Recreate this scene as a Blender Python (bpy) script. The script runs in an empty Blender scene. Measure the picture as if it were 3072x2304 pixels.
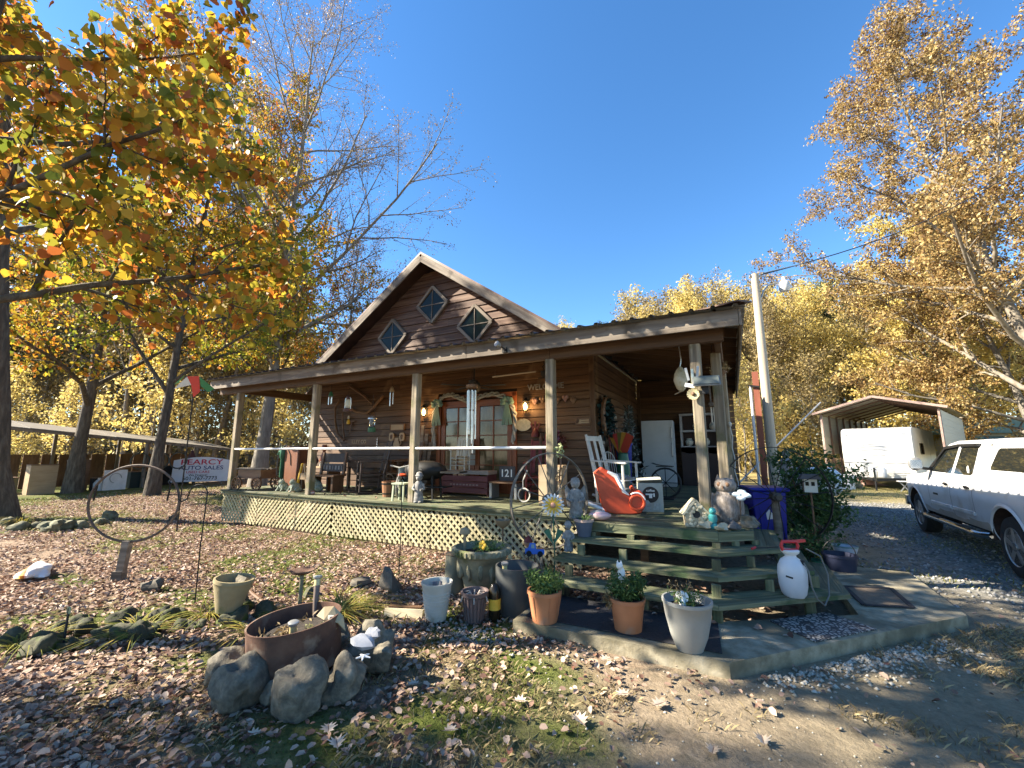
import bpy, math, random
import numpy as np
from mathutils import Vector, Matrix
R = math.radians
S = bpy.context.scene
# ---------------------------------------------------------------- camera, sky, sun, exposure
EYE, FPX, HOR, YAW = 1.65, 1250.0, 201.0, R(27.66)
PITCH = math.atan(HOR / FPX)
cd = bpy.data.cameras.new('camera'); cam = bpy.data.objects.new('camera', cd); S.collection.objects.link(cam)
cam.location = (0, 0, EYE); cam.rotation_euler = (R(90) + PITCH, 0, YAW)
cd.sensor_width = 36; cd.lens = FPX / 3072 * 36; cd.clip_start = .05; cd.clip_end = 3000
S.camera = cam
SUN = Vector((-.88, -.47, .70)).normalized()
w = bpy.data.worlds.new('World'); S.world = w; w.use_nodes = True
nt = w.node_tree; bg = nt.nodes['Background']
sky = nt.nodes.new('ShaderNodeTexSky'); sky.sky_type = 'NISHITA'; sky.sun_disc = False
sky.sun_elevation = math.asin(SUN.z); sky.sun_rotation = math.atan2(SUN.x, SUN.y)
sky.altitude = 200; sky.air_density = 1.0; sky.dust_density = .1; sky.ozone_density = 3.4
hsv = nt.nodes.new('ShaderNodeHueSaturation'); hsv.inputs['Saturation'].default_value = 1.2
nt.links.new(sky.outputs[0], hsv.inputs['Color']); nt.links.new(hsv.outputs[0], bg.inputs[0]); bg.inputs[1].default_value = .074
sd = bpy.data.lights.new('sun', 'SUN'); so = bpy.data.objects.new('sun', sd); S.collection.objects.link(so)
sd.energy = 5.0; sd.angle = R(.55); sd.color = (1.0, .90, .74)
so.location = (-30, -16, 24); so.rotation_euler = SUN.to_track_quat('Z', 'Y').to_euler()
v = S.view_settings; v.view_transform = 'Standard'; v.look = 'None'; v.exposure = 2.12; v.gamma = 1; v.use_curve_mapping = False
S.render.engine = 'CYCLES'; c = S.cycles
c.max_bounces = 6; c.diffuse_bounces = 3; c.glossy_bounces = 2; c.transmission_bounces = 4; c.transparent_max_bounces = 6
c.use_denoising = True; c.sample_clamp_indirect = 6; c.caustics_reflective = False; c.caustics_refractive = False

# ---------------------------------------------------------------- surveying helpers: a pixel of the photo and a known plane give a place
_fh = Vector((-math.sin(YAW), math.cos(YAW), 0)); _rt = Vector((math.cos(YAW), math.sin(YAW), 0))
_fw = _fh * math.cos(PITCH) + Vector((0, 0, math.sin(PITCH))); _up = -_fh * math.sin(PITCH) + Vector((0, 0, math.cos(PITCH)))
_C = Vector((0, 0, EYE))
def ray(u, v): return _fw * FPX + _rt * (u - 1536) + _up * (1152 - v)
def G(u, v, z=0.0): d = ray(u, v); return _C + d * ((z - EYE) / d.z)
def W(u, v, y): d = ray(u, v); return _C + d * (y / d.y)
def XP(u, v, x): d = ray(u, v); return _C + d * (x / d.x)
def DP(u, v, t): d = ray(u, v); return _C + d * (t / d.dot(_fh))

# ---------------------------------------------------------------- objects
COL = S.collection
def link(o, parent=None):
    COL.objects.link(o)
    if parent is not None: o.parent = parent
    return o
def tag(o, label=None, cat=None, group=None, kind=None):
    if label: o['label'] = label
    if cat: o['category'] = cat
    if group: o['group'] = group
    if kind: o['kind'] = kind
    return o
def T(name, label, cat, loc=(0, 0, 0), rz=0.0, group=None, sc=1.0):
    o = bpy.data.objects.new(name, None); o.empty_display_size = .1
    o.location = loc; o.rotation_euler = (0, 0, rz); o.scale = (sc, sc, sc); link(o)
    return tag(o, label, cat, group)
def sub(name, parent):
    o = bpy.data.objects.new(name, None); o.empty_display_size = .1
    return link(o, parent)
def kids(o): return [x for x in COL.objects if x.parent == o]
def copy_tree(o, parent=None, ch=None):
    c = o.copy(); COL.objects.link(c); c.parent = parent
    for k in o.children: copy_tree(k, c)
    return c

def basis(d, up=(0, 0, 1)):
    x = Vector(d).normalized(); u = Vector(up)
    if abs(x.dot(u.normalized())) > .98: u = Vector((0, 1, 0)) if abs(x.y) < .9 else Vector((1, 0, 0))
    y = u.cross(x).normalized(); z = x.cross(y)
    return x, y, z

class MB:
    def __init__(s): s.v = []; s.f = []
    def add(s, vs, fs):
        n = len(s.v); s.v += [tuple(q) for q in vs]; s.f += [tuple(i + n for i in f) for f in fs]; return s
    def box(s, c, d, rz=0.0, rx=0.0, ry=0.0):
        m = Matrix.Rotation(rz, 3, 'Z') @ Matrix.Rotation(ry, 3, 'Y') @ Matrix.Rotation(rx, 3, 'X'); c = Vector(c)
        vs = [c + m @ Vector((x * d[0] / 2, y * d[1] / 2, z * d[2] / 2)) for x in (-1, 1) for y in (-1, 1) for z in (-1, 1)]
        return s.add(vs, [(0, 1, 3, 2), (4, 6, 7, 5), (0, 4, 5, 1), (2, 3, 7, 6), (0, 2, 6, 4), (1, 5, 7, 3)])
    def bar(s, p, q, w, h, up=(0, 0, 1)):
        p, q = Vector(p), Vector(q); x, y, z = basis(q - p, up); vs = []
        for o in (p, q):
            for a, b in ((-1, -1), (1, -1), (1, 1), (-1, 1)): vs.append(o + y * a * w / 2 + z * b * h / 2)
        return s.add(vs, [(3, 2, 1, 0), (4, 5, 6, 7), (0, 1, 5, 4), (1, 2, 6, 5), (2, 3, 7, 6), (3, 0, 4, 7)])
    def tube(s, pts, r, n=8, caps=True, closed=False):
        pts = [Vector(p) for p in pts]; m = len(pts)
        rr = list(r) if hasattr(r, '__len__') else [r] * m
        vs = []; prev = None
        for i, p in enumerate(pts):
            a = pts[(i - 1) % m] if (closed or i) else p; b = pts[(i + 1) % m] if (closed or i < m - 1) else p
            t = (b - a).normalized()
            if prev is None: _, y, z = basis(t)
            else:
                y = prev - t * prev.dot(t)
                if y.length < 1e-6: _, y, z = basis(t)
                y.normalize(); z = t.cross(y)
            prev = y
            for k in range(n):
                an = 2 * math.pi * k / n; vs.append(p + (y * math.cos(an) + z * math.sin(an)) * rr[i])
        fs = []
        for i in range(m if closed else m - 1):
            j = (i + 1) % m
            for k in range(n): k2 = (k + 1) % n; fs.append((i * n + k, i * n + k2, j * n + k2, j * n + k))
        if caps and not closed: fs += [tuple(range(n - 1, -1, -1)), tuple((m - 1) * n + k for k in range(n))]
        return s.add(vs, fs)
    def lathe(s, prof, n=20, c=(0, 0, 0), tilt=None, sx=1.0, sy=1.0, wob=None, cap=True):
        c = Vector(c); vs = []; m = len(prof)
        for i, (r, z) in enumerate(prof):
            for k in range(n):
                a = 2 * math.pi * k / n; q = r * (1 + (wob(a, z) if wob else 0))
                p = Vector((q * math.cos(a) * sx, q * math.sin(a) * sy, z))
                if tilt is not None: p = tilt @ p
                vs.append(c + p)
        fs = [(i * n + k, i * n + (k + 1) % n, (i + 1) * n + (k + 1) % n, (i + 1) * n + k) for i in range(m - 1) for k in range(n)]
        if cap and prof[0][0] > 1e-4: fs.append(tuple(range(n - 1, -1, -1)))
        if cap and prof[-1][0] > 1e-4: fs.append(tuple((m - 1) * n + k for k in range(n)))
        return s.add(vs, fs)
    def blob(s, c, r, seed=0, amp=.15, n=10, m=7, rz=0.0, flat=None, fr=1.0):
        rng = random.Random(seed); c = Vector(c); r = r if hasattr(r, '__len__') else (r, r, r)
        ws = [(Vector((rng.uniform(-1, 1), rng.uniform(-1, 1), rng.uniform(-1, 1))) * 2.2 * fr, rng.uniform(0, 6.28), rng.uniform(.3, 1)) for _ in range(7)]
        cz, sz = math.cos(rz), math.sin(rz)
        def pt(th, ph):
            d = Vector((math.sin(th) * math.cos(ph), math.sin(th) * math.sin(ph), math.cos(th)))
            q = 1 + amp * sum(a * math.sin(d.dot(k) * 2 + o) for k, o, a in ws) / 2
            x, y, z = d.x * q * r[0], d.y * q * r[1], d.z * q * r[2]
            if flat is not None: z = max(z, -flat * r[2])
            return c + Vector((x * cz - y * sz, x * sz + y * cz, z))
        vs = [pt(0, 0)] + [pt(math.pi * i / m, 2 * math.pi * k / n) for i in range(1, m) for k in range(n)] + [pt(math.pi, 0)]
        fs = [(0, 1 + k, 1 + (k + 1) % n) for k in range(n)]
        for i in range(m - 2):
            for k in range(n):
                a = 1 + i * n + k; b = 1 + i * n + (k + 1) % n; fs.append((a, a + n, b + n, b))
        e = len(vs) - 1; o = 1 + (m - 2) * n
        fs += [(e, o + (k + 1) % n, o + k) for k in range(n)]
        return s.add(vs, fs)
    def prism(s, poly, o, ax, ay, t):
        """2-D outline poly in the plane (ax, ay) at o, thickness t along ax x ay"""
        o, ax, ay = Vector(o), Vector(ax), Vector(ay); nrm = ax.cross(ay).normalized() * t; n = len(poly)
        vs = [o + ax * a + ay * b for a, b in poly] + [o + ax * a + ay * b + nrm for a, b in poly]
        fs = [tuple(range(n - 1, -1, -1)), tuple(range(n, 2 * n))] + [(i, (i + 1) % n, n + (i + 1) % n, n + i) for i in range(n)]
        return s.add(vs, fs)
    def quad(s, a, b, c, d): return s.add([a, b, c, d], [(0, 1, 2, 3)])
    def grid(s, fn, nu, nv):
        vs = [fn(i / nu, j / nv) for j in range(nv + 1) for i in range(nu + 1)]
        fs = [(j * (nu + 1) + i, j * (nu + 1) + i + 1, (j + 1) * (nu + 1) + i + 1, (j + 1) * (nu + 1) + i) for j in range(nv) for i in range(nu)]
        return s.add(vs, fs)
    def mesh(s, name, m=None, smooth=False, ang=None):
        me = bpy.data.meshes.new(name); me.from_pydata(s.v, [], s.f); me.update()
        if m is not None: me.materials.append(m)
        if smooth:
            me.polygons.foreach_set('use_smooth', [True] * len(me.polygons))
            try: me.set_sharp_from_angle(angle=R(ang or 40))
            except Exception: pass
        return me
    def obj(s, name, m=None, parent=None, smooth=False, world=False, ang=None):
        o = bpy.data.objects.new(name, s.mesh(name, m, smooth, ang)); link(o, parent)
        if world and parent is not None:
            r = parent
            while r.parent is not None: r = r.parent
            o.location = -r.location
        return o
def root_loc(p):
    r = p
    while r.parent is not None: r = r.parent
    return Vector(r.location)
_bm = {}
def board_mesh(L, w, h, m):
    k = (round(L, 2), round(w, 3), round(h, 3), m.name)
    if k in _bm: return _bm[k]
    b = MB(); e = min(w, h) * .12; L = k[0]
    cr = [(-w/2+e, -h/2), (w/2-e, -h/2), (w/2, -h/2+e), (w/2, h/2-e), (w/2-e, h/2), (-w/2+e, h/2), (-w/2, h/2-e), (-w/2, -h/2+e)]
    vs = [(x, y, z) for x in (-L/2, L/2) for y, z in cr]
    b.add(vs, [tuple(range(7, -1, -1)), tuple(range(8, 16))] + [(i, (i+1) % 8, 8+(i+1) % 8, 8+i) for i in range(8)])
    _bm[k] = b.mesh('board', m); return _bm[k]
def board(name, p, q, w, h, m, parent, up=(0, 0, 1)):
    """a plank from p to q (world for unrotated things): width w across, height h along up; grain runs along it"""
    p, q = Vector(p), Vector(q); x, y, z = basis(q - p, up)
    o = bpy.data.objects.new(name, board_mesh((q - p).length, w, h, m))
    mt = Matrix((x, y, z)).transposed().to_4x4(); mt.translation = (p + q) / 2 - (root_loc(parent) if parent is not None else Vector())
    o.matrix_local = mt; link(o, parent); return o
def text(parent, s, loc, rot, size, m, ext=.004, align='CENTER', sx=1.0, name='lettering', shear=0.0):
    cu = bpy.data.curves.new('lettering', 'FONT'); cu.body = s; cu.size = size; cu.extrude = ext; cu.align_x = align; cu.align_y = 'CENTER'; cu.shear = shear
    cu.offset = size * .012
    cu.materials.append(m); f = bpy.data.objects.new('font_tmp', cu); COL.objects.link(f); dg = bpy.context.evaluated_depsgraph_get()
    me = bpy.data.meshes.new_from_object(f.evaluated_get(dg)); bpy.data.objects.remove(f); bpy.data.curves.remove(cu)
    if not me.materials: me.materials.append(m)
    o = bpy.data.objects.new(name, me); o.location = loc; o.rotation_euler = rot; o.scale = (sx, 1, 1)
    return link(o, parent)
def npmesh(name, vs, fs, m, rnd=None, smooth=False):
    """vs (N,3), fs list of arrays (M,k)"""
    me = bpy.data.meshes.new(name); vs = np.asarray(vs, np.float32)
    me.vertices.add(len(vs)); me.vertices.foreach_set('co', vs.ravel())
    fs = [np.asarray(f, np.int32) for f in fs if len(f)]
    nl = sum(f.size for f in fs); nf = sum(len(f) for f in fs)
    me.loops.add(nl); me.loops.foreach_set('vertex_index', np.concatenate([f.ravel() for f in fs]))
    tot = np.concatenate([np.full(len(f), f.shape[1], np.int32) for f in fs]); st = np.concatenate([[0], np.cumsum(tot)[:-1]]).astype(np.int32)
    me.polygons.add(nf); me.polygons.foreach_set('loop_start', st)
    try: me.polygons.foreach_set('loop_total', tot)
    except Exception: pass
    if smooth: me.polygons.foreach_set('use_smooth', np.ones(nf, bool))
    if rnd is not None:
        a = me.attributes.new('rnd', 'FLOAT', 'FACE'); a.data.foreach_set('value', np.asarray(rnd, np.float32))
    me.update(calc_edges=True); me.validate()
    if m is not None: me.materials.append(m)
    return me

# ---------------------------------------------------------------- materials
def lin(h):
    h = h.lstrip('#'); c = [int(h[i:i+2], 16) / 255 for i in (0, 2, 4)]
    return tuple(((x + .055) / 1.055) ** 2.4 if x > .04045 else x / 12.92 for x in c) + (1,)
def L(c): return lin(c) if isinstance(c, str) else (tuple(c) + (1,) if len(c) == 3 else tuple(c))
def ramp(nt, cols, fac, pos=None):
    r = nt.nodes.new('ShaderNodeValToRGB'); el = r.color_ramp.elements
    n = len(cols); pos = pos or ([.5] if n == 1 else [.28 + .44 * i / (n - 1) for i in range(n)])
    while len(el) < n: el.new(.5)
    for i in range(n): el[i].position = pos[i]; el[i].color = L(cols[i])
    if n == 1: el[1].color = L(cols[0])
    nt.links.new(fac, r.inputs[0]); return r.outputs[0]
MATS = {}
def M(name, cols, rough=.7, sc=(3, 3, 3), bump=.2, metal=0.0, rand=.25, detail=6, dist=.02, spec=.4, pos=None, coat=0.0, spots=None):
    if name in MATS: return MATS[name]
    m = bpy.data.materials.new(name); m.use_nodes = True; nt = m.node_tree; N = nt.nodes; K = nt.links.new; b = N['Principled BSDF']
    if isinstance(cols, str): cols = [cols]
    tc = N.new('ShaderNodeTexCoord'); mp = N.new('ShaderNodeMapping'); mp.inputs['Scale'].default_value = sc if hasattr(sc, '__len__') else (sc,) * 3
    K(tc.outputs['Object'], mp.inputs[0]); oi = N.new('ShaderNodeObjectInfo'); mu = N.new('ShaderNodeMath'); mu.operation = 'MULTIPLY'; mu.inputs[1].default_value = 37
    K(oi.outputs['Random'], mu.inputs[0])
    nz = N.new('ShaderNodeTexNoise'); nz.noise_dimensions = '4D'; nz.inputs['Scale'].default_value = 1; nz.inputs['Detail'].default_value = detail; nz.inputs['Roughness'].default_value = .62
    K(mp.outputs[0], nz.inputs['Vector']); K(mu.outputs[0], nz.inputs['W'])
    col = ramp(nt, cols, nz.outputs[0], pos)
    if spots:      # (colour, scale, threshold): stains, moss, rust with a shape of their own
        n2 = N.new('ShaderNodeTexNoise'); n2.inputs['Scale'].default_value = spots[1]; n2.inputs['Detail'].default_value = 5; K(tc.outputs['Object'], n2.inputs['Vector'])
        rr = N.new('ShaderNodeMapRange'); rr.inputs[1].default_value = spots[2]; rr.inputs[2].default_value = spots[2] + .1; K(n2.outputs[0], rr.inputs[0])
        mx = N.new('ShaderNodeMix'); mx.data_type = 'RGBA'; mx.inputs[7].default_value = L(spots[0]); K(rr.outputs[0], mx.inputs[0]); K(col, mx.inputs[6]); col = mx.outputs[2]
    if rand:
        hs = N.new('ShaderNodeHueSaturation'); mr = N.new('ShaderNodeMapRange'); mr.inputs[3].default_value = 1 - rand; mr.inputs[4].default_value = 1 + rand
        K(oi.outputs['Random'], mr.inputs[0]); K(mr.outputs[0], hs.inputs['Value']); K(col, hs.inputs['Color']); col = hs.outputs[0]
    K(col, b.inputs['Base Color'])
    b.inputs['Roughness'].default_value = rough; b.inputs['Metallic'].default_value = metal; b.inputs['Specular IOR Level'].default_value = spec
    if coat: b.inputs['Coat Weight'].default_value = coat; b.inputs['Coat Roughness'].default_value = .08
    if bump:
        bp = N.new('ShaderNodeBump'); bp.inputs['Strength'].default_value = bump; bp.inputs['Distance'].default_value = dist
        K(nz.outputs[0], bp.inputs['Height']); K(bp.outputs[0], b.inputs['Normal'])
    MATS[name] = m; return m
def leafmat(name, cols, trans=.4, pos=None, sc=.5, rough=.55, nmix=.35):
    m = bpy.data.materials.new(name); m.use_nodes = True; nt = m.node_tree; N = nt.nodes; K = nt.links.new; b = N['Principled BSDF']; out = N['Material Output']
    at = N.new('ShaderNodeAttribute'); at.attribute_name = 'rnd'
    g = N.new('ShaderNodeNewGeometry'); nz = N.new('ShaderNodeTexNoise'); nz.inputs['Scale'].default_value = sc; nz.inputs['Detail'].default_value = 2; K(g.outputs['Position'], nz.inputs['Vector'])
    mx = N.new('ShaderNodeMix'); mx.inputs[0].default_value = nmix; K(at.outputs['Fac'], mx.inputs[2]); K(nz.outputs[0], mx.inputs[3])
    n = len(cols); col = ramp(nt, cols, mx.outputs[0], pos or [.12 + .72 * i / max(1, n - 1) for i in range(n)])
    K(col, b.inputs['Base Color']); b.inputs['Roughness'].default_value = rough; b.inputs['Specular IOR Level'].default_value = .25
    if trans:
        t = N.new('ShaderNodeBsdfTranslucent'); K(col, t.inputs[0]); ms = N.new('ShaderNodeMixShader'); ms.inputs[0].default_value = trans
        K(b.outputs[0], ms.inputs[1]); K(t.outputs[0], ms.inputs[2]); K(ms.outputs[0], out.inputs[0])
    MATS[name] = m; return m
def emis(name, col, s):
    m = bpy.data.materials.new(name); m.use_nodes = True; b = m.node_tree.nodes['Principled BSDF']
    b.inputs['Base Color'].default_value = L(col); b.inputs['Emission Color'].default_value = L(col); b.inputs['Emission Strength'].default_value = s
    return m
def glass(name, col, rough=.03, alpha=1.0, sp=.8):
    m = bpy.data.materials.new(name); m.use_nodes = True; b = m.node_tree.nodes['Principled BSDF']
    b.inputs['Base Color'].default_value = L(col); b.inputs['Roughness'].default_value = rough; b.inputs['IOR'].default_value = 1.5
    b.inputs['Specular IOR Level'].default_value = sp
    if alpha < 1: b.inputs['Transmission Weight'].default_value = 1 - alpha
    return m

WG = (.7, 9, 9)
siding = M('cedar siding', [(.045, .02, .008), (.095, .047, .019), (.165, .09, .04)], .62, (.9, 10, 22), .35, rand=.16, spots=((.19, .11, .052), 1.3, .58))
gsid = M('weathered gable siding', [(.04, .018, .012), (.095, .05, .031), (.20, .135, .09)], .75, (.9, 9, 20), .4, rand=.22)
greywood = M('grey weathered timber', [(.07, .055, .042), (.16, .13, .10), (.30, .26, .205)], .8, (1.0, 12, 12), .6, rand=.12, spots=((.09, .07, .05), 2.2, .56))
postwood = M('treated post timber', [(.10, .08, .055), (.22, .18, .125), (.38, .32, .22)], .8, (.9, 20, 20), .8, rand=.15, spots=((.13, .12, .06), 2.5, .54))
beamwood = M('brown stained timber', [(.05, .025, .012), (.095, .05, .023), (.145, .082, .04)], .7, (.8, 10, 14), .35, rand=.15)
deckwood = M('green mossy decking', [(.035, .042, .022), (.10, .105, .055), (.25, .235, .14)], .7, (.8, 22, 22), .9, rand=.36, spots=((.04, .065, .025), 3.0, .55))
latwood = M('greenish lattice wood', [(.20, .17, .09), (.34, .30, .17), (.48, .43, .27)], .75, (1.5, 20, 20), .35, rand=.18)
redwood = M('varnished door wood', [(.12, .032, .010), (.21, .058, .018), (.28, .09, .03)], .4, (.7, 10, 10), .12, rand=.08)
metalroof = M('rusty brown roof metal', [(.045, .026, .02), (.085, .05, .038), (.13, .09, .07)], .5, (2, 2, 2), .1, metal=.3, rand=0)
underroof = M('galvanised roof underside', [(.25, .25, .24), (.36, .36, .34)], .5, (2, 2, 2), .05, metal=.3, rand=0)
darkmetal = M('black iron', [(.012, .012, .012), (.03, .028, .026)], .5, 20, .2, metal=.4, rand=.1)
rust = M('rusted steel', [(.05, .026, .018), (.10, .05, .032), (.15, .085, .055)], .85, (5, 5, 5), .5, rand=.1, spots=((.17, .12, .085), 6, .55))
steel = M('bright aluminium', [(.5, .5, .48), (.7, .69, .66)], .3, 8, .05, metal=.85, rand=.05)
whitep = M('white paint', [(.62, .61, .58), (.78, .77, .74)], .5, 6, .1, rand=.04)
cream = M('cream plastic', [(.45, .42, .34), (.58, .55, .46)], .5, 5, .15, rand=.05)
terra = M('terracotta plastic', [(.30, .12, .055), (.42, .18, .085)], .55, 5, .15, rand=.1, spots=((.30, .19, .13), 4, .6))
soil = M('dark potting soil', [(.012, .009, .007), (.05, .038, .028)], .95, 30, .9, rand=0)
stone = M('grey fieldstone', [(.05, .045, .035), (.13, .115, .085), (.26, .225, .165)], .92, (16, 16, 16), 1.0, detail=10, rand=.18, spots=((.30, .21, .13), 5, .6))
mossrock = M('mossy rock', [(.02, .02, .012), (.05, .05, .028), (.11, .10, .065)], .95, (11, 11, 11), 1.0, rand=.25, spots=((.055, .075, .014), 7, .5))
statue = M('weathered cast stone', [(.10, .10, .09), (.22, .21, .195), (.36, .35, .32)], .8, (14, 14, 14), .5, rand=.08)
mossstatue = M('mossy cast stone', [(.14, .17, .12), (.28, .31, .24), (.5, .5, .42)], .85, (16, 16, 16), .6, rand=.1)
concrete = M('stained concrete', [(.13, .11, .07), (.26, .225, .15), (.37, .33, .24)], .92, (9, 9, 9), .8, rand=0, detail=10, spots=((.125, .11, .07), 1.7, .5))
rubber = M('black rubber', [(.012, .012, .014), (.03, .03, .034)], .75, 40, .4, rand=0)
red = M('faded red plastic', [(.50, .055, .02), (.62, .085, .03)], .4, 5, .05, rand=.05)
blackm = M('matte black', [(.006, .006, .006), (.018, .018, .018)], .6, 10, .1, rand=0)
navy = M('navy ink', ['#16225c'], .5, 3, 0, rand=0)
redink = M('red ink', ['#b01832'], .5, 3, 0, rand=0)
blackink = M('black ink', ['#1c1a1c'], .5, 3, 0, rand=0)
whiteink = M('white ink', ['#e6e2d8'], .5, 3, 0, rand=0)
brown = M('brown wood', [(.07, .035, .018), (.14, .075, .038), (.2, .115, .06)], .6, (2, 8, 8), .25, rand=.2)
tanwood = M('bare tan wood', [(.30, .20, .11), (.44, .32, .19)], .65, (2, 9, 9), .2, rand=.12)
teal = M('teal glaze', [(.03, .19, .2), (.06, .3, .3)], .35, 9, .1, rand=0)
greenp = M('green paint', [(.02, .09, .05), (.04, .15, .085)], .45, 6, .1, rand=.05)
bluebin = M('blue bin plastic', [(.008, .012, .20), (.014, .02, .28)], .45, 4, .05, rand=0)
galv = M('galvanised steel', [(.28, .28, .27), (.42, .42, .4)], .45, 9, .05, metal=.6, rand=.05)
pvc = M('white pipe', [(.72, .71, .68), (.8, .79, .77)], .35, 4, .02, rand=0)
goldp = M('yellow paint', [(.55, .33, .03), (.7, .45, .05)], .5, 9, .1, rand=.05)
gravelm = M('pale pebbles', [(.30, .27, .22), (.48, .45, .38), (.6, .57, .5)], .8, (9, 9, 9), .2, rand=.2)
dglass = glass('dark window glass', (.008, .014, .013), .06, sp=.12)
cglass = glass('clear lamp glass', (.8, .85, .82), .05, .15)
leaf_green = leafmat('dark green leaves', [(.02, .05, .015), (.05, .10, .03), (.10, .17, .05)], .25)
leaf_herb = leafmat('herb leaves', [(.05, .09, .02), (.10, .17, .045), (.19, .26, .085)], .3)
leaf_dead = leafmat('withered leaves', [(.13, .085, .04), (.25, .18, .09), (.36, .28, .15)], .25)
leaf_strap = leafmat('yellowing strap leaves', [(.10, .13, .025), (.24, .24, .05), (.40, .28, .07)], .3)
# ================================================================ THE GROUND
def vnoise(x, y, s, seed=0):
    """smooth value noise on arrays"""
    rs = np.random.RandomState(seed); tab = rs.rand(64, 64)
    xs, ys = np.asarray(x) / s, np.asarray(y) / s
    xi, yi = np.floor(xs).astype(int), np.floor(ys).astype(int); fx, fy = xs - xi, ys - yi
    fx, fy = fx * fx * (3 - 2 * fx), fy * fy * (3 - 2 * fy)
    t = lambda a, b: tab[a % 64, b % 64]
    return (t(xi, yi) * (1 - fx) + t(xi + 1, yi) * fx) * (1 - fy) + (t(xi, yi + 1) * (1 - fx) + t(xi + 1, yi + 1) * fx) * fy
def sst(a, b, x): t = np.clip((x - a) / (b - a), 0, 1); return t * t * (3 - 2 * t)
def zones(x, y):
    x, y = np.asarray(x, float), np.asarray(y, float)
    n1, n2, n3 = vnoise(x, y, 1.3, 1), vnoise(x, y, .35, 2), vnoise(x, y, 3.1, 3)
    # driveway: right of the slab, running back past the truck and curling round in front of the camera
    drv = sst(1.2, 2.6, x + .8 * (n1 - .5) + .4 * (n2 - .5)) * sst(5.2, 7.4, y + 1.0 * (n1 - .5)) * (1 - sst(17.5, 19.5, y + n1))
    lawn = sst(17.0, 20, y + 2 * (n1 - .5)) * sst(-2, 0, x)
    dirt = sst(-2.2, -.4, x + 1.2 * (n1 - .5) + .5 * (n2 - .5)) * (1 - sst(5.0, 7.2, y - .35 * x))
    leaf = sst(.9, -1.6, x + 1.6 * (n1 - .5)) * (.72 + .28 * sst(.3, .6, n1))
    moss = sst(.50, .66, .55 * n1 + .45 * n2) * sst(-.6, -1.6, x) * sst(1.2, 2.1, y - .05 * x) * (1 - sst(3.2, 5.2, y + .12 * x))
    for mx, my, mr in ((-4.9, 1.75, .9), (-3.9, 2.0, .55), (-5.9, 2.1, .8), (-2.0, 2.9, .5), (-1.4, 3.2, .4), (-1.0, 2.6, .35)): moss = np.maximum(moss, np.exp(-((x - mx) ** 2 + (y - my) ** 2 * 2.2) / mr ** 2) * sst(.3, .55, n2 * .6 + n1 * .4))
    strip = np.exp(-((y - 5.55) / .45) ** 2) * sst(-1.8, -2.4, x) * sst(-12, -10, x) * sst(.4, .6, n2) * .8
    patch = sst(.5, .62, n3) * sst(-5, -7, x) * sst(3.5, 6, y) * (1 - sst(10, 14, y)) * .9
    return drv, lawn, dirt, leaf, np.clip(moss + strip + patch, 0, 1), n1, n2
def gz(x, y):
    x, y = np.asarray(x, float), np.asarray(y, float)
    return .022 * (vnoise(x, y, .5, 5) - .5) + .05 * (vnoise(x, y, 2.2, 6) - .5) * sst(8, 12, np.hypot(x, y)) - .012
def axis(lo, hi, d, far, g=1.18):
    a = list(np.arange(lo, hi + 1e-6, d)); s = d; t = hi
    while t < far: s = min(s * g, 60); t += s; a.append(t)
    s = d; t = lo
    while t > -far: s = min(s * g, 60); t -= s; a.insert(0, t)
    return np.array(a)
gx, gy = axis(-13, 6, .11, 900), axis(.2, 11, .11, 900)
XX, YY = np.meshgrid(gx, gy); zz = gz(XX, YY) * (1 - sst(60, 120, np.hypot(XX, YY)))
nx, ny = len(gx), len(gy); ii = (np.arange(ny - 1)[:, None] * nx + np.arange(nx - 1)[None]).ravel()
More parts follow.
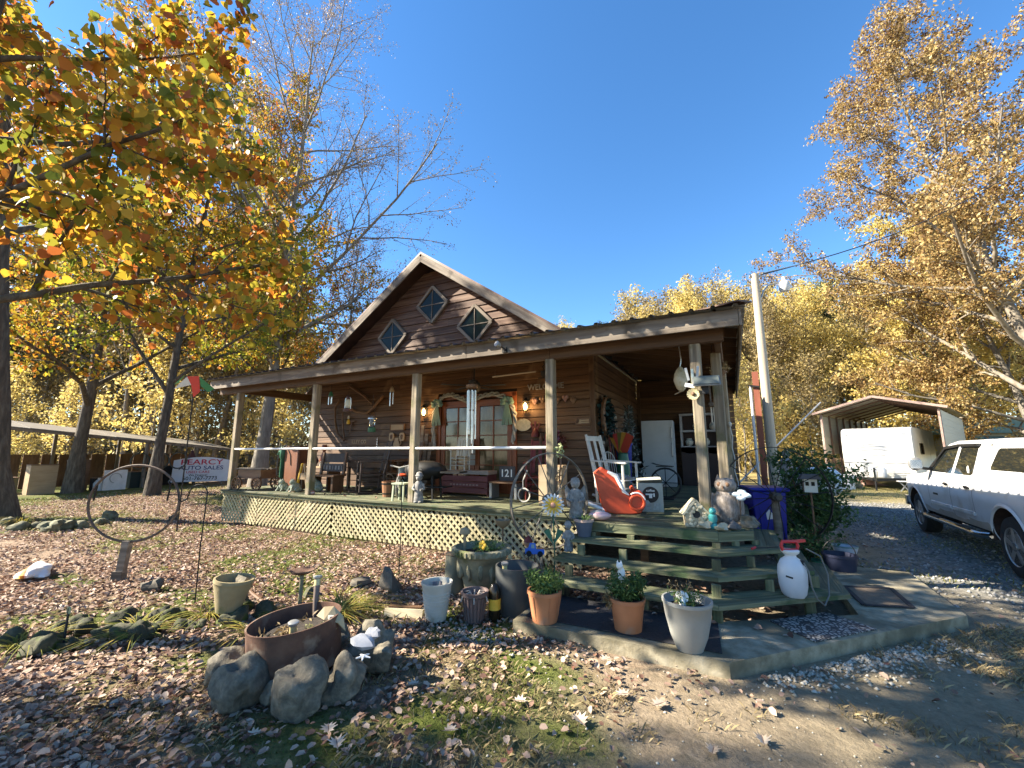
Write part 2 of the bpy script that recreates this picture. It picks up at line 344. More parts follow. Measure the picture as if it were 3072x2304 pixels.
def ground_mat():
    m = bpy.data.materials.new('leafy dirt yard'); m.use_nodes = True; nt = m.node_tree; N = nt.nodes; K = nt.links.new; b = N['Principled BSDF']
    g = N.new('ShaderNodeNewGeometry')
    def noise(s, d=6, r=.6):
        n = N.new('ShaderNodeTexNoise'); n.inputs['Scale'].default_value = s; n.inputs['Detail'].default_value = d; n.inputs['Roughness'].default_value = r
        K(g.outputs['Position'], n.inputs['Vector']); return n.outputs[0]
    def vor(s):
        n = N.new('ShaderNodeTexVoronoi'); n.inputs['Scale'].default_value = s; K(g.outputs['Position'], n.inputs['Vector']); return n
    fine, mid, big = noise(26, 8, .7), noise(5), noise(1.1)
    def mix(f, a, c):
        x = N.new('ShaderNodeMix'); x.data_type = 'RGBA'; K(f, x.inputs[0]); K(a, x.inputs[6]); K(c, x.inputs[7]); return x.outputs[2]
    vl = vor(17); vg = vor(34)
    sep = N.new('ShaderNodeSeparateColor'); K(vl.outputs['Color'], sep.inputs[0]); sg = N.new('ShaderNodeSeparateColor'); K(vg.outputs['Color'], sg.inputs[0])
    dirt = ramp(nt, [(.12, .095, .065), (.235, .19, .125), (.335, .275, .185)], fine, [.3, .5, .72])
    dirt2 = ramp(nt, [(.15, .13, .085), (.30, .25, .16)], mid)
    mm = N.new('ShaderNodeMix'); mm.data_type = 'RGBA'; mm.inputs[0].default_value = .45; K(dirt, mm.inputs[6]); K(dirt2, mm.inputs[7]); dirt = mm.outputs[2]
    leaf = ramp(nt, [(.09, .055, .04), (.26, .165, .115), (.40, .29, .215), (.29, .20, .145), (.17, .09, .065)], sep.outputs[0], [.0, .25, .5, .75, 1])
    lf2 = ramp(nt, [(.10, .07, .05), (.30, .22, .16)], fine, [.35, .65])
    mm = N.new('ShaderNodeMix'); mm.data_type = 'RGBA'; mm.inputs[0].default_value = .4; K(leaf, mm.inputs[6]); K(lf2, mm.inputs[7]); leaf = mm.outputs[2]
    moss = ramp(nt, [(.04, .05, .012), (.085, .105, .02), (.16, .17, .045)], fine, [.3, .5, .7])
    grav = ramp(nt, [(.09, .09, .085), (.19, .185, .175), (.33, .32, .30)], sg.outputs[0], [0, .5, 1])
    gra2 = ramp(nt, [(.07, .08, .045), (.20, .19, .16)], mid, [.38, .55])
    mm = N.new('ShaderNodeMix'); mm.data_type = 'RGBA'; mm.inputs[0].default_value = .5; K(grav, mm.inputs[6]); K(gra2, mm.inputs[7]); grav = mm.outputs[2]
    lawn = ramp(nt, [(.17, .13, .05), (.30, .24, .10), (.42, .34, .16)], fine, [.3, .5, .7])
    at = N.new('ShaderNodeAttribute'); at.attribute_name = 'zone'; sz = N.new('ShaderNodeSeparateColor'); K(at.outputs['Color'], sz.inputs[0])
    a2 = N.new('ShaderNodeAttribute'); a2.attribute_name = 'zone_b'; s2 = N.new('ShaderNodeSeparateColor'); K(a2.outputs['Color'], s2.inputs[0])
    col = mix(sz.outputs[0], dirt, leaf); col = mix(sz.outputs[1], col, grav); col = mix(s2.outputs[0], col, lawn); col = mix(sz.outputs[2], col, moss)
    K(col, b.inputs['Base Color']); b.inputs['Roughness'].default_value = .95; b.inputs['Specular IOR Level'].default_value = .15
    bp = N.new('ShaderNodeBump'); bp.inputs['Strength'].default_value = .9; bp.inputs['Distance'].default_value = .03; K(fine, bp.inputs['Height'])
    bp2 = N.new('ShaderNodeBump'); bp2.inputs['Strength'].default_value = .5; bp2.inputs['Distance'].default_value = .03; K(sep.outputs[1], bp2.inputs['Height']); K(bp.outputs[0], bp2.inputs['Normal'])
    K(bp2.outputs[0], b.inputs['Normal']); return m
gme = npmesh('ground', np.stack([XX.ravel(), YY.ravel(), zz.ravel()], 1), [np.stack([ii, ii + 1, ii + nx + 1, ii + nx], 1)], ground_mat(), smooth=True)
drv, lawn, dirt, leafz, mossz, _, _ = zones(XX.ravel(), YY.ravel())
ca = gme.attributes.new('zone', 'FLOAT_COLOR', 'POINT'); ca.data.foreach_set('color', np.stack([leafz * (1 - dirt * .6), drv, mossz, np.ones_like(drv)], 1).astype(np.float32).ravel())
cb = gme.attributes.new('zone_b', 'FLOAT_COLOR', 'POINT'); cb.data.foreach_set('color', np.stack([lawn, lawn * 0, lawn * 0, np.ones_like(drv)], 1).astype(np.float32).ravel())
ground = bpy.data.objects.new('ground', gme); link(ground); tag(ground, kind='structure')

# concrete slab in front of the steps
SL = [(-1.93, 3.70), (-.14, 3.74), (1.86, 5.80), (1.90, 7.45), (.95, 7.45), (.95, 5.35), (-.22, 4.55), (-1.93, 4.55)]
sm = MB(); sm.prism(SL, (0, 0, -.06), (1, 0, 0), (0, 1, 0), .16)
slab = sm.obj('concrete_slab_path', concrete); tag(slab, kind='structure')

# ================================================================ THE HOUSE
DK = .75
house = T('wooden_house', 'brown cedar cabin with a gable, three diamond windows and a wraparound porch', 'house', (-6.5, 7.9, 0))
rng = random.Random(4)
def wmesh(mb, name, m, parent, **k): return mb.obj(name, m, parent, world=True, **k)
HX0, HX1, WY, RID, SLP = -10.6, -2.4, 8.0, 6.42, .676
# solid walls behind the boards
b = MB(); b.box(((HX0 + HX1) / 2, WY + .13, 1.9), (HX1 - HX0 - .06, .16, 3.8)); b.box((HX0 + .1, 12, 1.8), (.16, 7.9, 3.5)); b.box((HX1 - .13, 10.3, 1.8), (.16, 4.5, 3.5)); b.box((-1.2, 12.62, 1.9), (2.4, .16, 3.6)); b.box((HX0 + 4.1, 16.1, 1.8), (8, .16, 3.5))
b.prism([(-3.8, 3.75), (3.8, 3.75), (0, 3.75 + 3.8 * SLP)], (-6.5, WY + .16, 0), (1, 0, 0), (0, 0, 1), .1)
wmesh(b, 'wall_core', M('dark sheathing', [(.03, .02, .014)], .9, 3, 0, rand=0), house)
fw = sub('front_wall', house); DX0, DX1, DZ = -6.08, -4.16, 2.86
row = .162; z = DK - .02; k = 0
while z < 3.62:
    zc = z + row / 2; top = z + row
    segs = [(HX0, HX1)] if zc > DZ + .1 else [(HX0, DX0 - .1), (DX1 + .1, HX1)]
    for a, e in segs:
        cuts = [a] + ([a + (e - a) * rng.uniform(.25, .75)] if e - a > 3 else []) + [e]
        for p, q in zip(cuts, cuts[1:]):
            y = WY - .012 + rng.uniform(-.003, .003)
            board('plank', (p + .002, y, zc), (q - .002, y, zc), .024, row - .008, siding, fw, up=(0, .11, 1))
    z = top; k += 1
gw = sub('gable_wall', house); z = 3.72
while z < 6.1:
    zc = z + .09; hw = (RID - .06 - z - .19) / SLP + .02
    if hw > .15:
        hb = hw + .19 / SLP; cut = rng.uniform(-.5, .5) * hw; y = WY + .005 + rng.uniform(-.004, .004)
        pcs = [[(-hb, 0), (cut - .002, 0), (cut - .002, .183), (-hw, .183)], [(cut + .002, 0), (hb, 0), (hw, .183), (cut + .002, .183)]] if hw > 1.2 else [[(-hb, 0), (hb, 0), (hw, .183), (-hw, .183)]]
        for q in pcs: mb = MB(); mb.prism(q, (-6.5, y, z), (1, 0, 0), (0, .13, 1), .024); wmesh(mb, 'plank', gsid, gw)
    z += .19
sw = sub('side_wall', house); bw = sub('back_wall', house); z = DK
while z < 3.6:
    zc = z + row / 2
    board('plank', (HX1 - .02, WY + .02, zc), (HX1 - .02, 12.5, zc), .024, row - .008, siding, sw, up=(-.11, 0, 1))
    board('plank', (HX1 + .03, 12.5, zc), (.1, 12.5, zc), .024, row - .008, siding, bw, up=(0, .11, 1)); z += row
for x, y in ((HX1 + .01, WY - .03), (HX0 + .02, WY - .04)):
    board('corner_trim', (x, y, DK), (x, y, 3.6), .1, .03, siding, house, up=(0, 1, 0))
board('corner_trim', (HX1 + .012, WY + .075, DK), (HX1 + .012, WY + .075, 3.6), .1, .028, siding, house, up=(1, 0, 0))
board('corner_trim', (HX1 + .05, 12.46, DK), (HX1 + .05, 12.46, 3.55), .09, .03, siding, house, up=(0, 1, 0))
# main roof
b = MB()
for s in (-1, 1):
    def P(d, y, t): return (-6.5 + s * d, y, RID + .05 - SLP * d + t)
    for y0, y1, d1 in ((7.52, 8.06, 3.66), (8.06, 16.6, 4.7 if s < 0 else 4.12)):
        vs = [P(0, y0, 0), P(d1, y0, 0), P(d1, y1, 0), P(0, y1, 0), P(0, y0, .06), P(d1, y0, .06), P(d1, y1, .06), P(0, y1, .06)]
        b.add(vs, [(0, 1, 2, 3), (7, 6, 5, 4), (0, 4, 5, 1), (1, 5, 6, 2), (2, 6, 7, 3)] if s > 0 else [(3, 2, 1, 0), (4, 5, 6, 7), (1, 5, 4, 0), (2, 6, 5, 1), (3, 7, 6, 2)])
gr = wmesh(b, 'roof', metalroof, house)
for s in (-1, 1):
    board('rake_board', (-6.5 + s * .0, 7.54, RID - .04), (-6.5 + s * 3.66, 7.54, RID - .04 - SLP * 3.66), .035, .19, greywood, house)
# diamond windows
def diamond(c, h):
    wd = sub('window', house); cx, cz = c.x, c.z; y = WY - .05
    pts = [(cx, cz + h), (cx + h, cz), (cx, cz - h), (cx - h, cz)]
    for i in range(4):
        p, q = pts[i], pts[(i + 1) % 4]; e = .035
        board('frame_board', (p[0], y, p[1]), (q[0], y, q[1]), .07, .075, greywood, wd, up=(cx - (p[0] + q[0]) / 2, 0, cz - (p[1] + q[1]) / 2))
    r = h - .05
    for a, d in (((0, r), (r, 0)), ((r, 0), (0, -r)), ((0, -r), (-r, 0)), ((-r, 0), (0, r))):
        mb = MB(); g = .012; ox = math.copysign(g, a[0] + d[0]); oz = math.copysign(g, a[1] + d[1])
        tri = [(ox, oz), (a[0] if a[0] else ox, a[1] if a[1] else oz), (d[0] if d[0] else ox, d[1] if d[1] else oz)]
        mb.prism(tri, (cx, y + .004, cz), (1, 0, 0), (0, 0, 1), .006); wmesh(mb, 'pane', dglass, wd)
    board('muntin', (cx - r, y - .005, cz), (cx + r, y - .005, cz), .02, .022, greywood, wd)
    board('muntin', (cx, y - .008, cz - r), (cx, y - .008, cz + r), .02, .022, greywood, wd, up=(0, 1, 0))
for u, vv in ((1177, 1011), (1297, 914), (1424, 973)): diamond(W(u, vv, WY - .05), .47)
# porch roof: brown ribbed metal, hipped at the right-hand corner
RY, RZ, RX, PIT = 5.60, 3.42, .26, .2
RXL = -11.72
def ribprof(a, e):
    out = []; t = a
    while t < e:
        for d, h in ((0, 0), (.09, 0), (.105, .03), (.145, .03), (.16, 0)):
            if t + d <= e: out.append((t + d, h))
        t += .25
    return out + [(e, 0)]
for nm, dz, mt in (('porch_roof', 0, metalroof), ('roof_lining', -.012, underroof)):
    b = MB(); pr = ribprof(RXL, RX - .02)
    vs = []; fs = []
    for x, h in pr:
        yt = min(WY + .02, RY + (RX - x)); vs += [(x, RY, RZ + h + dz), (x, yt, RZ + PIT * (yt - RY) + h * (1 if yt > RY + .3 else 0) + dz)]
    fs = [(2 * i, 2 * i + 2, 2 * i + 3, 2 * i + 1) for i in range(len(pr) - 1)]; b.add(vs, fs)
    pr = ribprof(RY + .02, 14.0); vs = []
    for y, h in pr:
        xi = max(-2.95, RX - (y - RY)); vs += [(RX, y, RZ + h + dz), (xi, y, RZ + PIT * (RX - xi) + h * (1 if xi < RX - .3 else 0) + dz)]
    b.add(vs, [(2 * i, 2 * i + 2, 2 * i + 3, 2 * i + 1) for i in range(len(pr) - 1)]); wmesh(b, nm, mt, house)
b = MB(); b.bar((RX, RY, RZ + .03), (HX1 + .1, RY + (RX - HX1) - .1, RZ + .03 + PIT * (RX - HX1 - .1)), .2, .02); wmesh(b, 'hip_cap', metalroof, house)
for a, e in ((-11.62, -3.86), (-3.855, .18)): board('fascia_board', (a, 5.715, 3.295), (e, 5.715, 3.295), .03, .215, greywood, house)
board('fascia_board', (.20, 5.70, 3.295), (.20, 13.9, 3.295), .03, .215, greywood, house)
board('fascia_board', (-11.64, 5.71, 3.30), (-11.64, 8.0, 3.62), .03, .19, beamwood, house)
for a, e in ((-11.6, -7.92), (-7.915, -5.14), (-5.135, -2.45), (-2.445, .0)): board('beam', (a, 5.98, 3.165), (e, 5.98, 3.165), .09, .19, beamwood, house)
board('beam', (-.08, 6.06, 3.16), (-.08, 13.8, 3.16), .09, .19, beamwood, house)
board('beam', (-10.75, 6.03, 3.16), (-10.75, 7.96, 3.16), .09, .19, beamwood, house)
x = -11.3
while x < HX1: board('rafter', (x, 5.74, RZ - .105), (x, WY - .02, RZ - .105 + PIT * 2.26), .04, .13, beamwood, house); x += .61
y = 6.6
while y < 13.5: board('rafter', (.17, y, RZ - .105), (max(HX1 + .02, RX - (y - RY) + .1), y, RZ - .105 + PIT * (.17 - max(HX1 + .02, RX - (y - RY) + .1))), .04, .13, beamwood, house); y += .61
# posts
for x, y in ((-10.76, 5.98), (-7.92, 5.98), (-5.14, 5.98), (-2.45, 5.98), (-.36, 6.02), (-.13, 6.72), (-.08, 8.6), (-.08, 11.4)):
    board('post', (x, y, DK + .002), (x, y, 3.07), .14, .14, postwood, house, up=(0, 1, 0))
b = MB()
for p, q in (((-10.68, 5.94), (-7.99, 5.94)), ((-7.85, 5.94), (-5.21, 5.94)), ((-5.07, 5.94), (-2.52, 5.94))):
    m2 = MB(); m2.tube([(p[0], p[1], 1.695), (q[0], q[1], 1.70)], .024, 10); wmesh(m2, 'rail_pipe', pvc, house, smooth=True)
# deck
deck = sub('porch_deck', house)
y = 5.40
while y < 12.4:
    yc = y + .07
    if yc < 5.86: xl, xr = -1.88, -.22 + (y - 5.40) * .95
    elif yc < WY: xl, xr = -10.92, min(.14, -.22 + (y - 5.40) * .95)
    else: xl, xr = HX1 + .02, .14
    cuts = [xl] + ([rng.uniform(-8.5, -6), rng.uniform(-4.6, -3)] if xr - xl > 6 else []) + [xr]
    for p, q in zip(cuts, cuts[1:]): board('deck_board', (p + .002, yc, DK - .019 + rng.uniform(-.003, .001)), (q - .002, yc, DK - .019), .134, .038, deckwood, deck)
    y += .14
board('rim_board', (-10.95, 5.875, .70), (-1.9, 5.875, .70), .03, .095, deckwood, deck)
b = MB()
for x in (-10.8, -9.2, -7.6, -6, -4.4, -2.8, -1.2): b.box((x, 6.3, .33), (.1, .1, .68)); b.box((x, 7.6, .33), (.1, .1, .68))
wmesh(b, 'deck_piers', beamwood, deck)['kind'] = 'stuff'
b = MB(); b.box((-6.5, 8.0, .36), (8.3, .2, .74)); wmesh(b, 'foundation_wall', concrete, house)
# steps: four treads that turn the corner in three straight runs
st = sub('steps', house)
TR = [(DK - .0, 5.40, .14), (.59, 5.08, .41), (.43, 4.74, .65), (.27, 4.42, .91)]
def isect(p, d, q, e):
    t = ((q[0] - p[0]) * e[1] - (q[1] - p[1]) * e[0]) / (d[0] * e[1] - d[1] * e[0]); return (p[0] + d[0] * t, p[1] + d[1] * t)
def polyboard(name, pts, z0, z1, ang, m, parent):
    c = sum((Vector((p[0], p[1], 0)) for p in pts), Vector()) / len(pts); ca, sa = math.cos(-ang), math.sin(-ang)
    q = [((p[0] - c.x) * ca - (p[1] - c.y) * sa, (p[0] - c.x) * sa + (p[1] - c.y) * ca) for p in pts]
    mb = MB(); mb.prism(q, (0, 0, 0), (1, 0, 0), (0, 1, 0), z1 - z0); o = mb.obj(name, m, parent)
    o.location = Vector((c.x, c.y, z0)) - root_loc(parent); o.rotation_euler = (0, 0, ang); return o
for i, (z, f, xr) in enumerate(TR):
    xl = -1.86 - .04 * i; c = (-.22, f); d = Vector((1, .84)).normalized(); r = isect(c, d, (xr, 0), (0, 1))
    def off(o):
        n = Vector((-d.y, d.x)); p1 = (xl, f + o); cc = isect(p1, (1, 0), (c[0] + n.x * o, c[1] + n.y * o), d); rr = isect(cc, d, (xr - o, 0), (0, 1))
        return p1, cc, rr, (xr - o, 7.0 - .12 * i)
    rows = [(0, .037)] if i == 0 else [(0, .145), (.151, .30)]
    for a, e in rows:
        A, B = off(a), off(e); zz = rng.uniform(-.002, .002); th = .105 if i == 0 else .04
        z0 = z - th - (.0 if i else .004); g = .0015
        for s, an in ((0, 0), (1, math.atan2(d.y, d.x)), (2, math.pi / 2)):
            p, q, q2, p2 = A[s], A[s + 1], B[s + 1], B[s]
            sh = Vector((math.cos(an), math.sin(an))) * g
            polyboard('tread_board', [(p[0] + sh.x, p[1] + sh.y), (q[0] - sh.x, q[1] - sh.y), (q2[0] - sh.x, q2[1] - sh.y), (p2[0] + sh.x, p2[1] + sh.y)], z0, z - (.006 if i == 0 else 0) + zz, an, deckwood, st)
    if i:
        up = TR[i - 1][0] - .045
        for x in (xl + .25, (xl - .25) / 2 - .1, -.24): board('step_post', (x, f + .26, z + .001), (x, f + .26, up - (.06 if i == 1 else 0)), .085, .04, deckwood, st, up=(0, 1, 0))
        rm = ((c[0] + r[0]) / 2, (c[1] + r[1]) / 2); A = off(.25)
        for t in (.55, .98):
            px, py = A[1][0] + (A[2][0] - A[1][0]) * t, A[1][1] + (A[2][1] - A[1][1]) * t
            board('step_post', (px, py, z + .001), (px, py, up - (.06 if i == 1 else 0)), .08, .04, deckwood, st, up=(0, 1, 0))
for x, y in ((-1.8, 4.55), (-.9, 4.55), (-.24, 4.55), (.55, 5.2)): board('step_post', (x, y, .03), (x, y, .228), .09, .09, deckwood, st, up=(0, 1, 0))
# lattice skirt
lat = sub('lattice', house); zb, zt = .03, .66; hgt = zt - zb
def slat(x0, s, y, xa, xe):
    pa, pb = (x0, zb), (x0 + s * hgt, zt)
    def clip(p, q):
        if p[0] < xa: t = (xa - p[0]) / (q[0] - p[0]); p = (xa, p[1] + (q[1] - p[1]) * t)
        if p[0] > xe: t = (xe - p[0]) / (q[0] - p[0]); p = (xe, p[1] + (q[1] - p[1]) * t)
        return p
    if max(pa[0], pb[0]) <= xa or min(pa[0], pb[0]) >= xe: return
    p, q = clip(pa, pb), clip(pb, pa)
    if math.hypot(p[0] - q[0], p[1] - q[1]) > .08: board('slat', (p[0], y, p[1]), (q[0], y, q[1]), .009, .04, latwood, lat)
for xa, xe, fs in ((-10.92, -9.55, -1), (-9.53, -7.12, 1), (-7.10, -4.68, -1), (-4.66, -1.95, -1)):
    x = xa - hgt
    while x < xe + hgt: slat(x, fs, 5.905, xa, xe); slat(x + .05, -fs, 5.915, xa, xe); x += .122
# french doors
for dx in (DX0 + .02, -5.115):
    dr = sub('door', house); wd = .94; z0, z1 = DK + .01, DZ - .06; y = WY - .015
    for x in (dx + .06, dx + wd - .06): board('stile', (x, y, z0), (x, y, z1), .11, .04, redwood, dr, up=(0, 1, 0))
    board('rail', (dx + .115, y, z1 - .08), (dx + wd - .115, y, z1 - .08), .04, .15, redwood, dr)
    board('rail', (dx + .115, y, z0 + .13), (dx + wd - .115, y, z0 + .13), .04, .26, redwood, dr)
    ax, ex, az, ez = dx + .115, dx + wd - .115, z0 + .26, z1 - .155
    curt = M('lace curtain behind door glass', [(.05, .033, .014), (.11, .078, .034), (.19, .14, .07)], .12, (9, 9, 2.5), .0, rand=.35, spec=.7)
    for i in range(2):
        for j in range(5):
            mb = MB(); w_, h_ = (ex - ax) / 2, (ez - az) / 5; mb.box((ax + w_ * (i + .5), y + .008, az + h_ * (j + .5)), (w_ - .022, .008, h_ - .022)); wmesh(mb, 'pane', curt, dr)
    board('muntin', ((ax + ex) / 2, y - .004, az), ((ax + ex) / 2, y - .004, ez), .022, .03, redwood, dr, up=(0, 1, 0))
    for j in range(1, 5): zq = az + (ez - az) * j / 5; board('muntin', (ax, y - .006, zq), (ex, y - .006, zq), .03, .022, redwood, dr)
for x in (DX0 - .045, DX1 + .045): board('door_jamb', (x, WY - .03, DK), (x, WY - .03, DZ + .06), .1, .045, redwood, house, up=(0, 1, 0))
board('door_head', (DX0 - .1, WY - .03, DZ + .02), (DX1 + .1, WY - .03, DZ + .02), .045, .1, redwood, house)
mb = MB(); mb.tube([(-5.19, WY - .05, 1.72), (-5.19, WY - .09, 1.72)], .014, 8); mb.blob((-5.19, WY - .11, 1.72), .03, n=10, m=6, amp=0); wmesh(mb, 'door_knob', M('brass', [(.5, .35, .1)], .3, 3, 0, metal=.9, rand=0), house, smooth=True)
# ================================================================ THINGS ON THE PORCH
def arc(c, r, a0, a1, n, ax=(1, 0, 0), ay=(0, 0, 1)):
    c, ax, ay = Vector(c), Vector(ax), Vector(ay)
    return [c + ax * r * math.cos(a0 + (a1 - a0) * i / n) + ay * r * math.sin(a0 + (a1 - a0) * i / n) for i in range(n + 1)]
def blades(n, c, spread, h, wd, seed, lean=.5, curl=.6, mat=None, name='leaves', parent=None, segs=3, zj=0.0):
    """a tuft of n strap leaves that arch out from c"""
    r = np.random.RandomState(seed); vs = []; fs = []; rn = []
    for i in range(n):
        a = r.rand() * 6.283; d = spread * math.sqrt(r.rand()); b = np.array([c[0] + d * math.cos(a), c[1] + d * math.sin(a), c[2] + zj * r.rand()])
        a2 = a + r.randn() * .7; o = np.array([math.cos(a2), math.sin(a2), 0]); s = np.array([-o[1], o[0], 0]); hh = h * (.55 + .6 * r.rand()); ln = lean * (.3 + r.rand()); k = len(vs)
        for j in range(segs + 1):
            t = j / segs; p = b + o * hh * (ln * t + curl * t * t) + np.array([0, 0, hh * (t - .45 * curl * t * t * (1 + ln))]); w2 = wd * (1 - t) ** .6 / 2 + .0006
            vs += [p - s * w2, p + s * w2]
        for j in range(segs): fs.append((k + 2 * j, k + 2 * j + 1, k + 2 * j + 3, k + 2 * j + 2)); rn.append(r.rand())
    o = bpy.data.objects.new(name, npmesh(name, np.array(vs), [np.array(fs)], mat, rn)); return link(o, parent)
def leafcloud(n, c, r, size, seed, mat, name, parent, shell=.35, asp=.55):
    g = np.random.RandomState(seed); d = g.randn(n, 3); d /= np.linalg.norm(d, axis=1)[:, None]; q = np.array(c) + d * np.array(r) * (shell + (1 - shell) * g.rand(n, 1)) ** .6
    o = bpy.data.objects.new(name, leaves_mesh(name, q, size, g, mat, asp)); return link(o, parent)
def leaves_mesh(name, pos, size, g, mat, asp=.6, hexa=False, droop=.0, rnd=None):
    n = len(pos); a = g.randn(n, 3); a[:, 2] -= droop * 2; a /= np.linalg.norm(a, axis=1)[:, None]; b = g.randn(n, 3); b -= a * (a * b).sum(1)[:, None]; b /= np.linalg.norm(b, axis=1)[:, None]
    nn = np.cross(a, b); s = (size * (.6 + .8 * g.rand(n)))[:, None]
    if hexa:
        sh = [(.04, 0, -.02), (-.04, .2, .05), (.16, .42, .10), (.5, .44, .07), (.8, .24, -.02), (1.08, 0, -.14), (.8, -.24, -.02), (.5, -.44, .07), (.16, -.42, .10), (-.04, -.2, .05)]
    else: sh = [(0, 0, 0), (.5, asp / 2, .07), (1, 0, 0), (.5, -asp / 2, .07)]
    vs = np.stack([pos + s * (a * x + b * y + nn * z) for x, y, z in sh], 1).reshape(-1, 3); k = len(sh)
    return npmesh(name, vs, [np.arange(n * k).reshape(n, k)], mat, g.rand(n) if rnd is None else rnd)
def rocks(mb, pts, seed):
    for i, (p, r) in enumerate(pts): mb.blob(p, r, seed + i, .3, 8, 6, rz=i, flat=.6)
def at_wall(u, v, dy=.06): return W(u, v, WY - dy)
def deck_at(u, v): return G(u, v, DK)

# --- lit wall lanterns
glow = emis('lamp glow', (1, .62, .22), 9)
for nm, u, vv in (('left', 1271, 1236), ('right', 1576, 1219)):
    p = at_wall(u, vv, .12)
    t = T('wall_lantern', 'lit black wall lantern left of the french doors' if nm == 'left' else 'lit black wall lantern right of the french doors', 'wall lamp', p, group='pair of lit wall lanterns')
    mb = MB(); mb.box((0, .1, .05), (.09, .02, .2)); mb.tube([(0, .1, .14), (0, .05, .19), (0, 0, .17)], .012, 6); mb.obj('bracket', darkmetal, t)
    mb = MB(); mb.lathe([(.075, .1), (.07, .12), (.02, .17), (0, .18)], 6); mb.lathe([(.05, -.105), (.055, -.09), (.055, -.08)], 6)
    for k in range(6): a = k * math.pi / 3; mb.bar((.054 * math.cos(a), .054 * math.sin(a), -.085), (.073 * math.cos(a), .073 * math.sin(a), .1), .008, .008)
    mb.obj('cage', darkmetal, t)
    mb = MB(); mb.lathe([(.02, -.075), (.036, -.02), (.03, .04), (.01, .075)], 10); mb.obj('bulb', glow, t, smooth=True)
    ld = bpy.data.lights.new('lantern_light', 'POINT'); ld.energy = 3.5; ld.color = (1, .6, .25); ld.shadow_soft_size = .05; lo = bpy.data.objects.new('lantern_light', ld); lo.location = (0, -.11, 0); link(lo, t)
# --- garland over the doors
gp = [(1303, 1345), (1300, 1290), (1302, 1240), (1312, 1208), (1332, 1188), (1356, 1184), (1384, 1195), (1404, 1204), (1428, 1196), (1452, 1186), (1484, 1181), (1514, 1190), (1536, 1212), (1546, 1245), (1545, 1290), (1538, 1335)]
t = T('door_garland', 'grey twisted ribbon garland with green bows arched over the french doors', 'garland', at_wall(1420, 1200, .09))
o0 = Vector(t.location); pts = [at_wall(u, q, .10) - o0 for u, q in gp]
fine = []
for a, e in zip(pts, pts[1:]): fine += [a.lerp(e, s / 6) for s in range(6)]
rag = M('grey ribbon', [(.20, .19, .16), (.36, .35, .31)], .8, 14, .3, rand=.1); gbow = M('sage bow', [(.07, .13, .10), (.15, .23, .18)], .7, 9, .2, rand=.1)
for s in range(3):
    mb = MB(); mb.tube([p + Vector((.035 * math.cos(i * .6 + s * 2.1), -.01 - .02 * math.cos(i * .6 + s * 2.1 + 1), .04 * math.sin(i * .6 + s * 2.1))) for i, p in enumerate(fine)], .024, 5); mb.obj('ribbon_strand', rag, t, smooth=True)
for u, q in ((1310, 1214), (1520, 1206)):
    c = at_wall(u, q, .14) - o0; mb = MB()
    for an in (.5, 1.2, 2.0, 2.7, -.2, 3.4): mb.blob(c + Vector((math.cos(an) * .1, 0, math.sin(an) * .09)), (.075, .03, .05), int(an * 10) + 5, .2, 8, 5)
    for an in (-1.35, -1.75, -1.55): mb.bar(c, c + Vector((math.cos(an) * .5, -.01, math.sin(an) * .5)), .07, .012, up=(0, 1, 0))
    mb.obj('bow', gbow, t, smooth=True)
# --- ceiling fan
p = W(1422, 1158, 7.15); t = T('ceiling_fan', 'black ceiling fan under the porch roof behind the big wind chime', 'fan', p)
mb = MB(); mb.tube([(0, 0, .12), (0, 0, .62)], .016, 8); mb.obj('down_rod', blackm, t)
mb = MB(); mb.lathe([(.03, -.16), (.1, -.13), (.13, -.05), (.13, .05), (.07, .11), (.02, .14)], 16); mb.obj('motor', blackm, t, smooth=True)
for k in range(5):
    a = k * 2 * math.pi / 5 + .2; mb = MB(); d = Vector((math.cos(a), math.sin(a), 0)); mb.bar(d * .12, d * .22, .04, .012); mb.bar(d * .2, d * .68, .13, .01); mb.obj('blade', blackm, t)
# --- big wind chime
p = W(1416, 1152, 6.32); t = T('wind_chime', 'large silver tube wind chime hanging in front of the french doors', 'wind chime', p)
mb = MB(); mb.lathe([(.10, -.08), (.11, -.06), (.11, -.02), (.05, .0), (.012, .02)], 18); mb.obj('top_plate', brown, t)
mb = MB(); mb.tube([(0, 0, 0), (0, 0, .28)], .005, 5); mb.obj('cord', blackm, t)
for k in range(7):
    a = k * 2 * math.pi / 7; x, y = .075 * math.cos(a), .075 * math.sin(a); ln = .62 + .085 * ((k * 3) % 7); mb = MB(); mb.tube([(x, y, -.12), (x, y, -.12 - ln)], .0125, 8); mb.obj('chime_tube', steel, t, smooth=True)
    mb = MB(); mb.tube([(x, y, -.07), (x, y, -.12)], .002, 4); mb.obj('string', blackm, t)
mb = MB(); mb.lathe([(.04, -.01), (.04, .01)], 12, c=(0, 0, -.48)); mb.tube([(0, 0, -.05), (0, 0, -1.05)], .002, 4); mb.box((0, 0, -1.05), (.05, .01, .09)); mb.obj('clapper', brown, t)
# --- hanging pale rod
a, e = W(1478, 1131, 6.4), W(1607, 1115, 6.4); t = T('hanging_rod', 'pale wooden rod hung on two cords below the porch beam', 'rod', (a + e) / 2); o0 = Vector(t.location)
mb = MB(); mb.tube([a - o0, e - o0], .014, 8); mb.obj('rod', tanwood, t, smooth=True)
for s in (.06, .94): q = a.lerp(e, s) - o0; mb = MB(); mb.tube([q, q + Vector((0, 0, .3))], .006, 5); mb.obj('cord', brown, t)
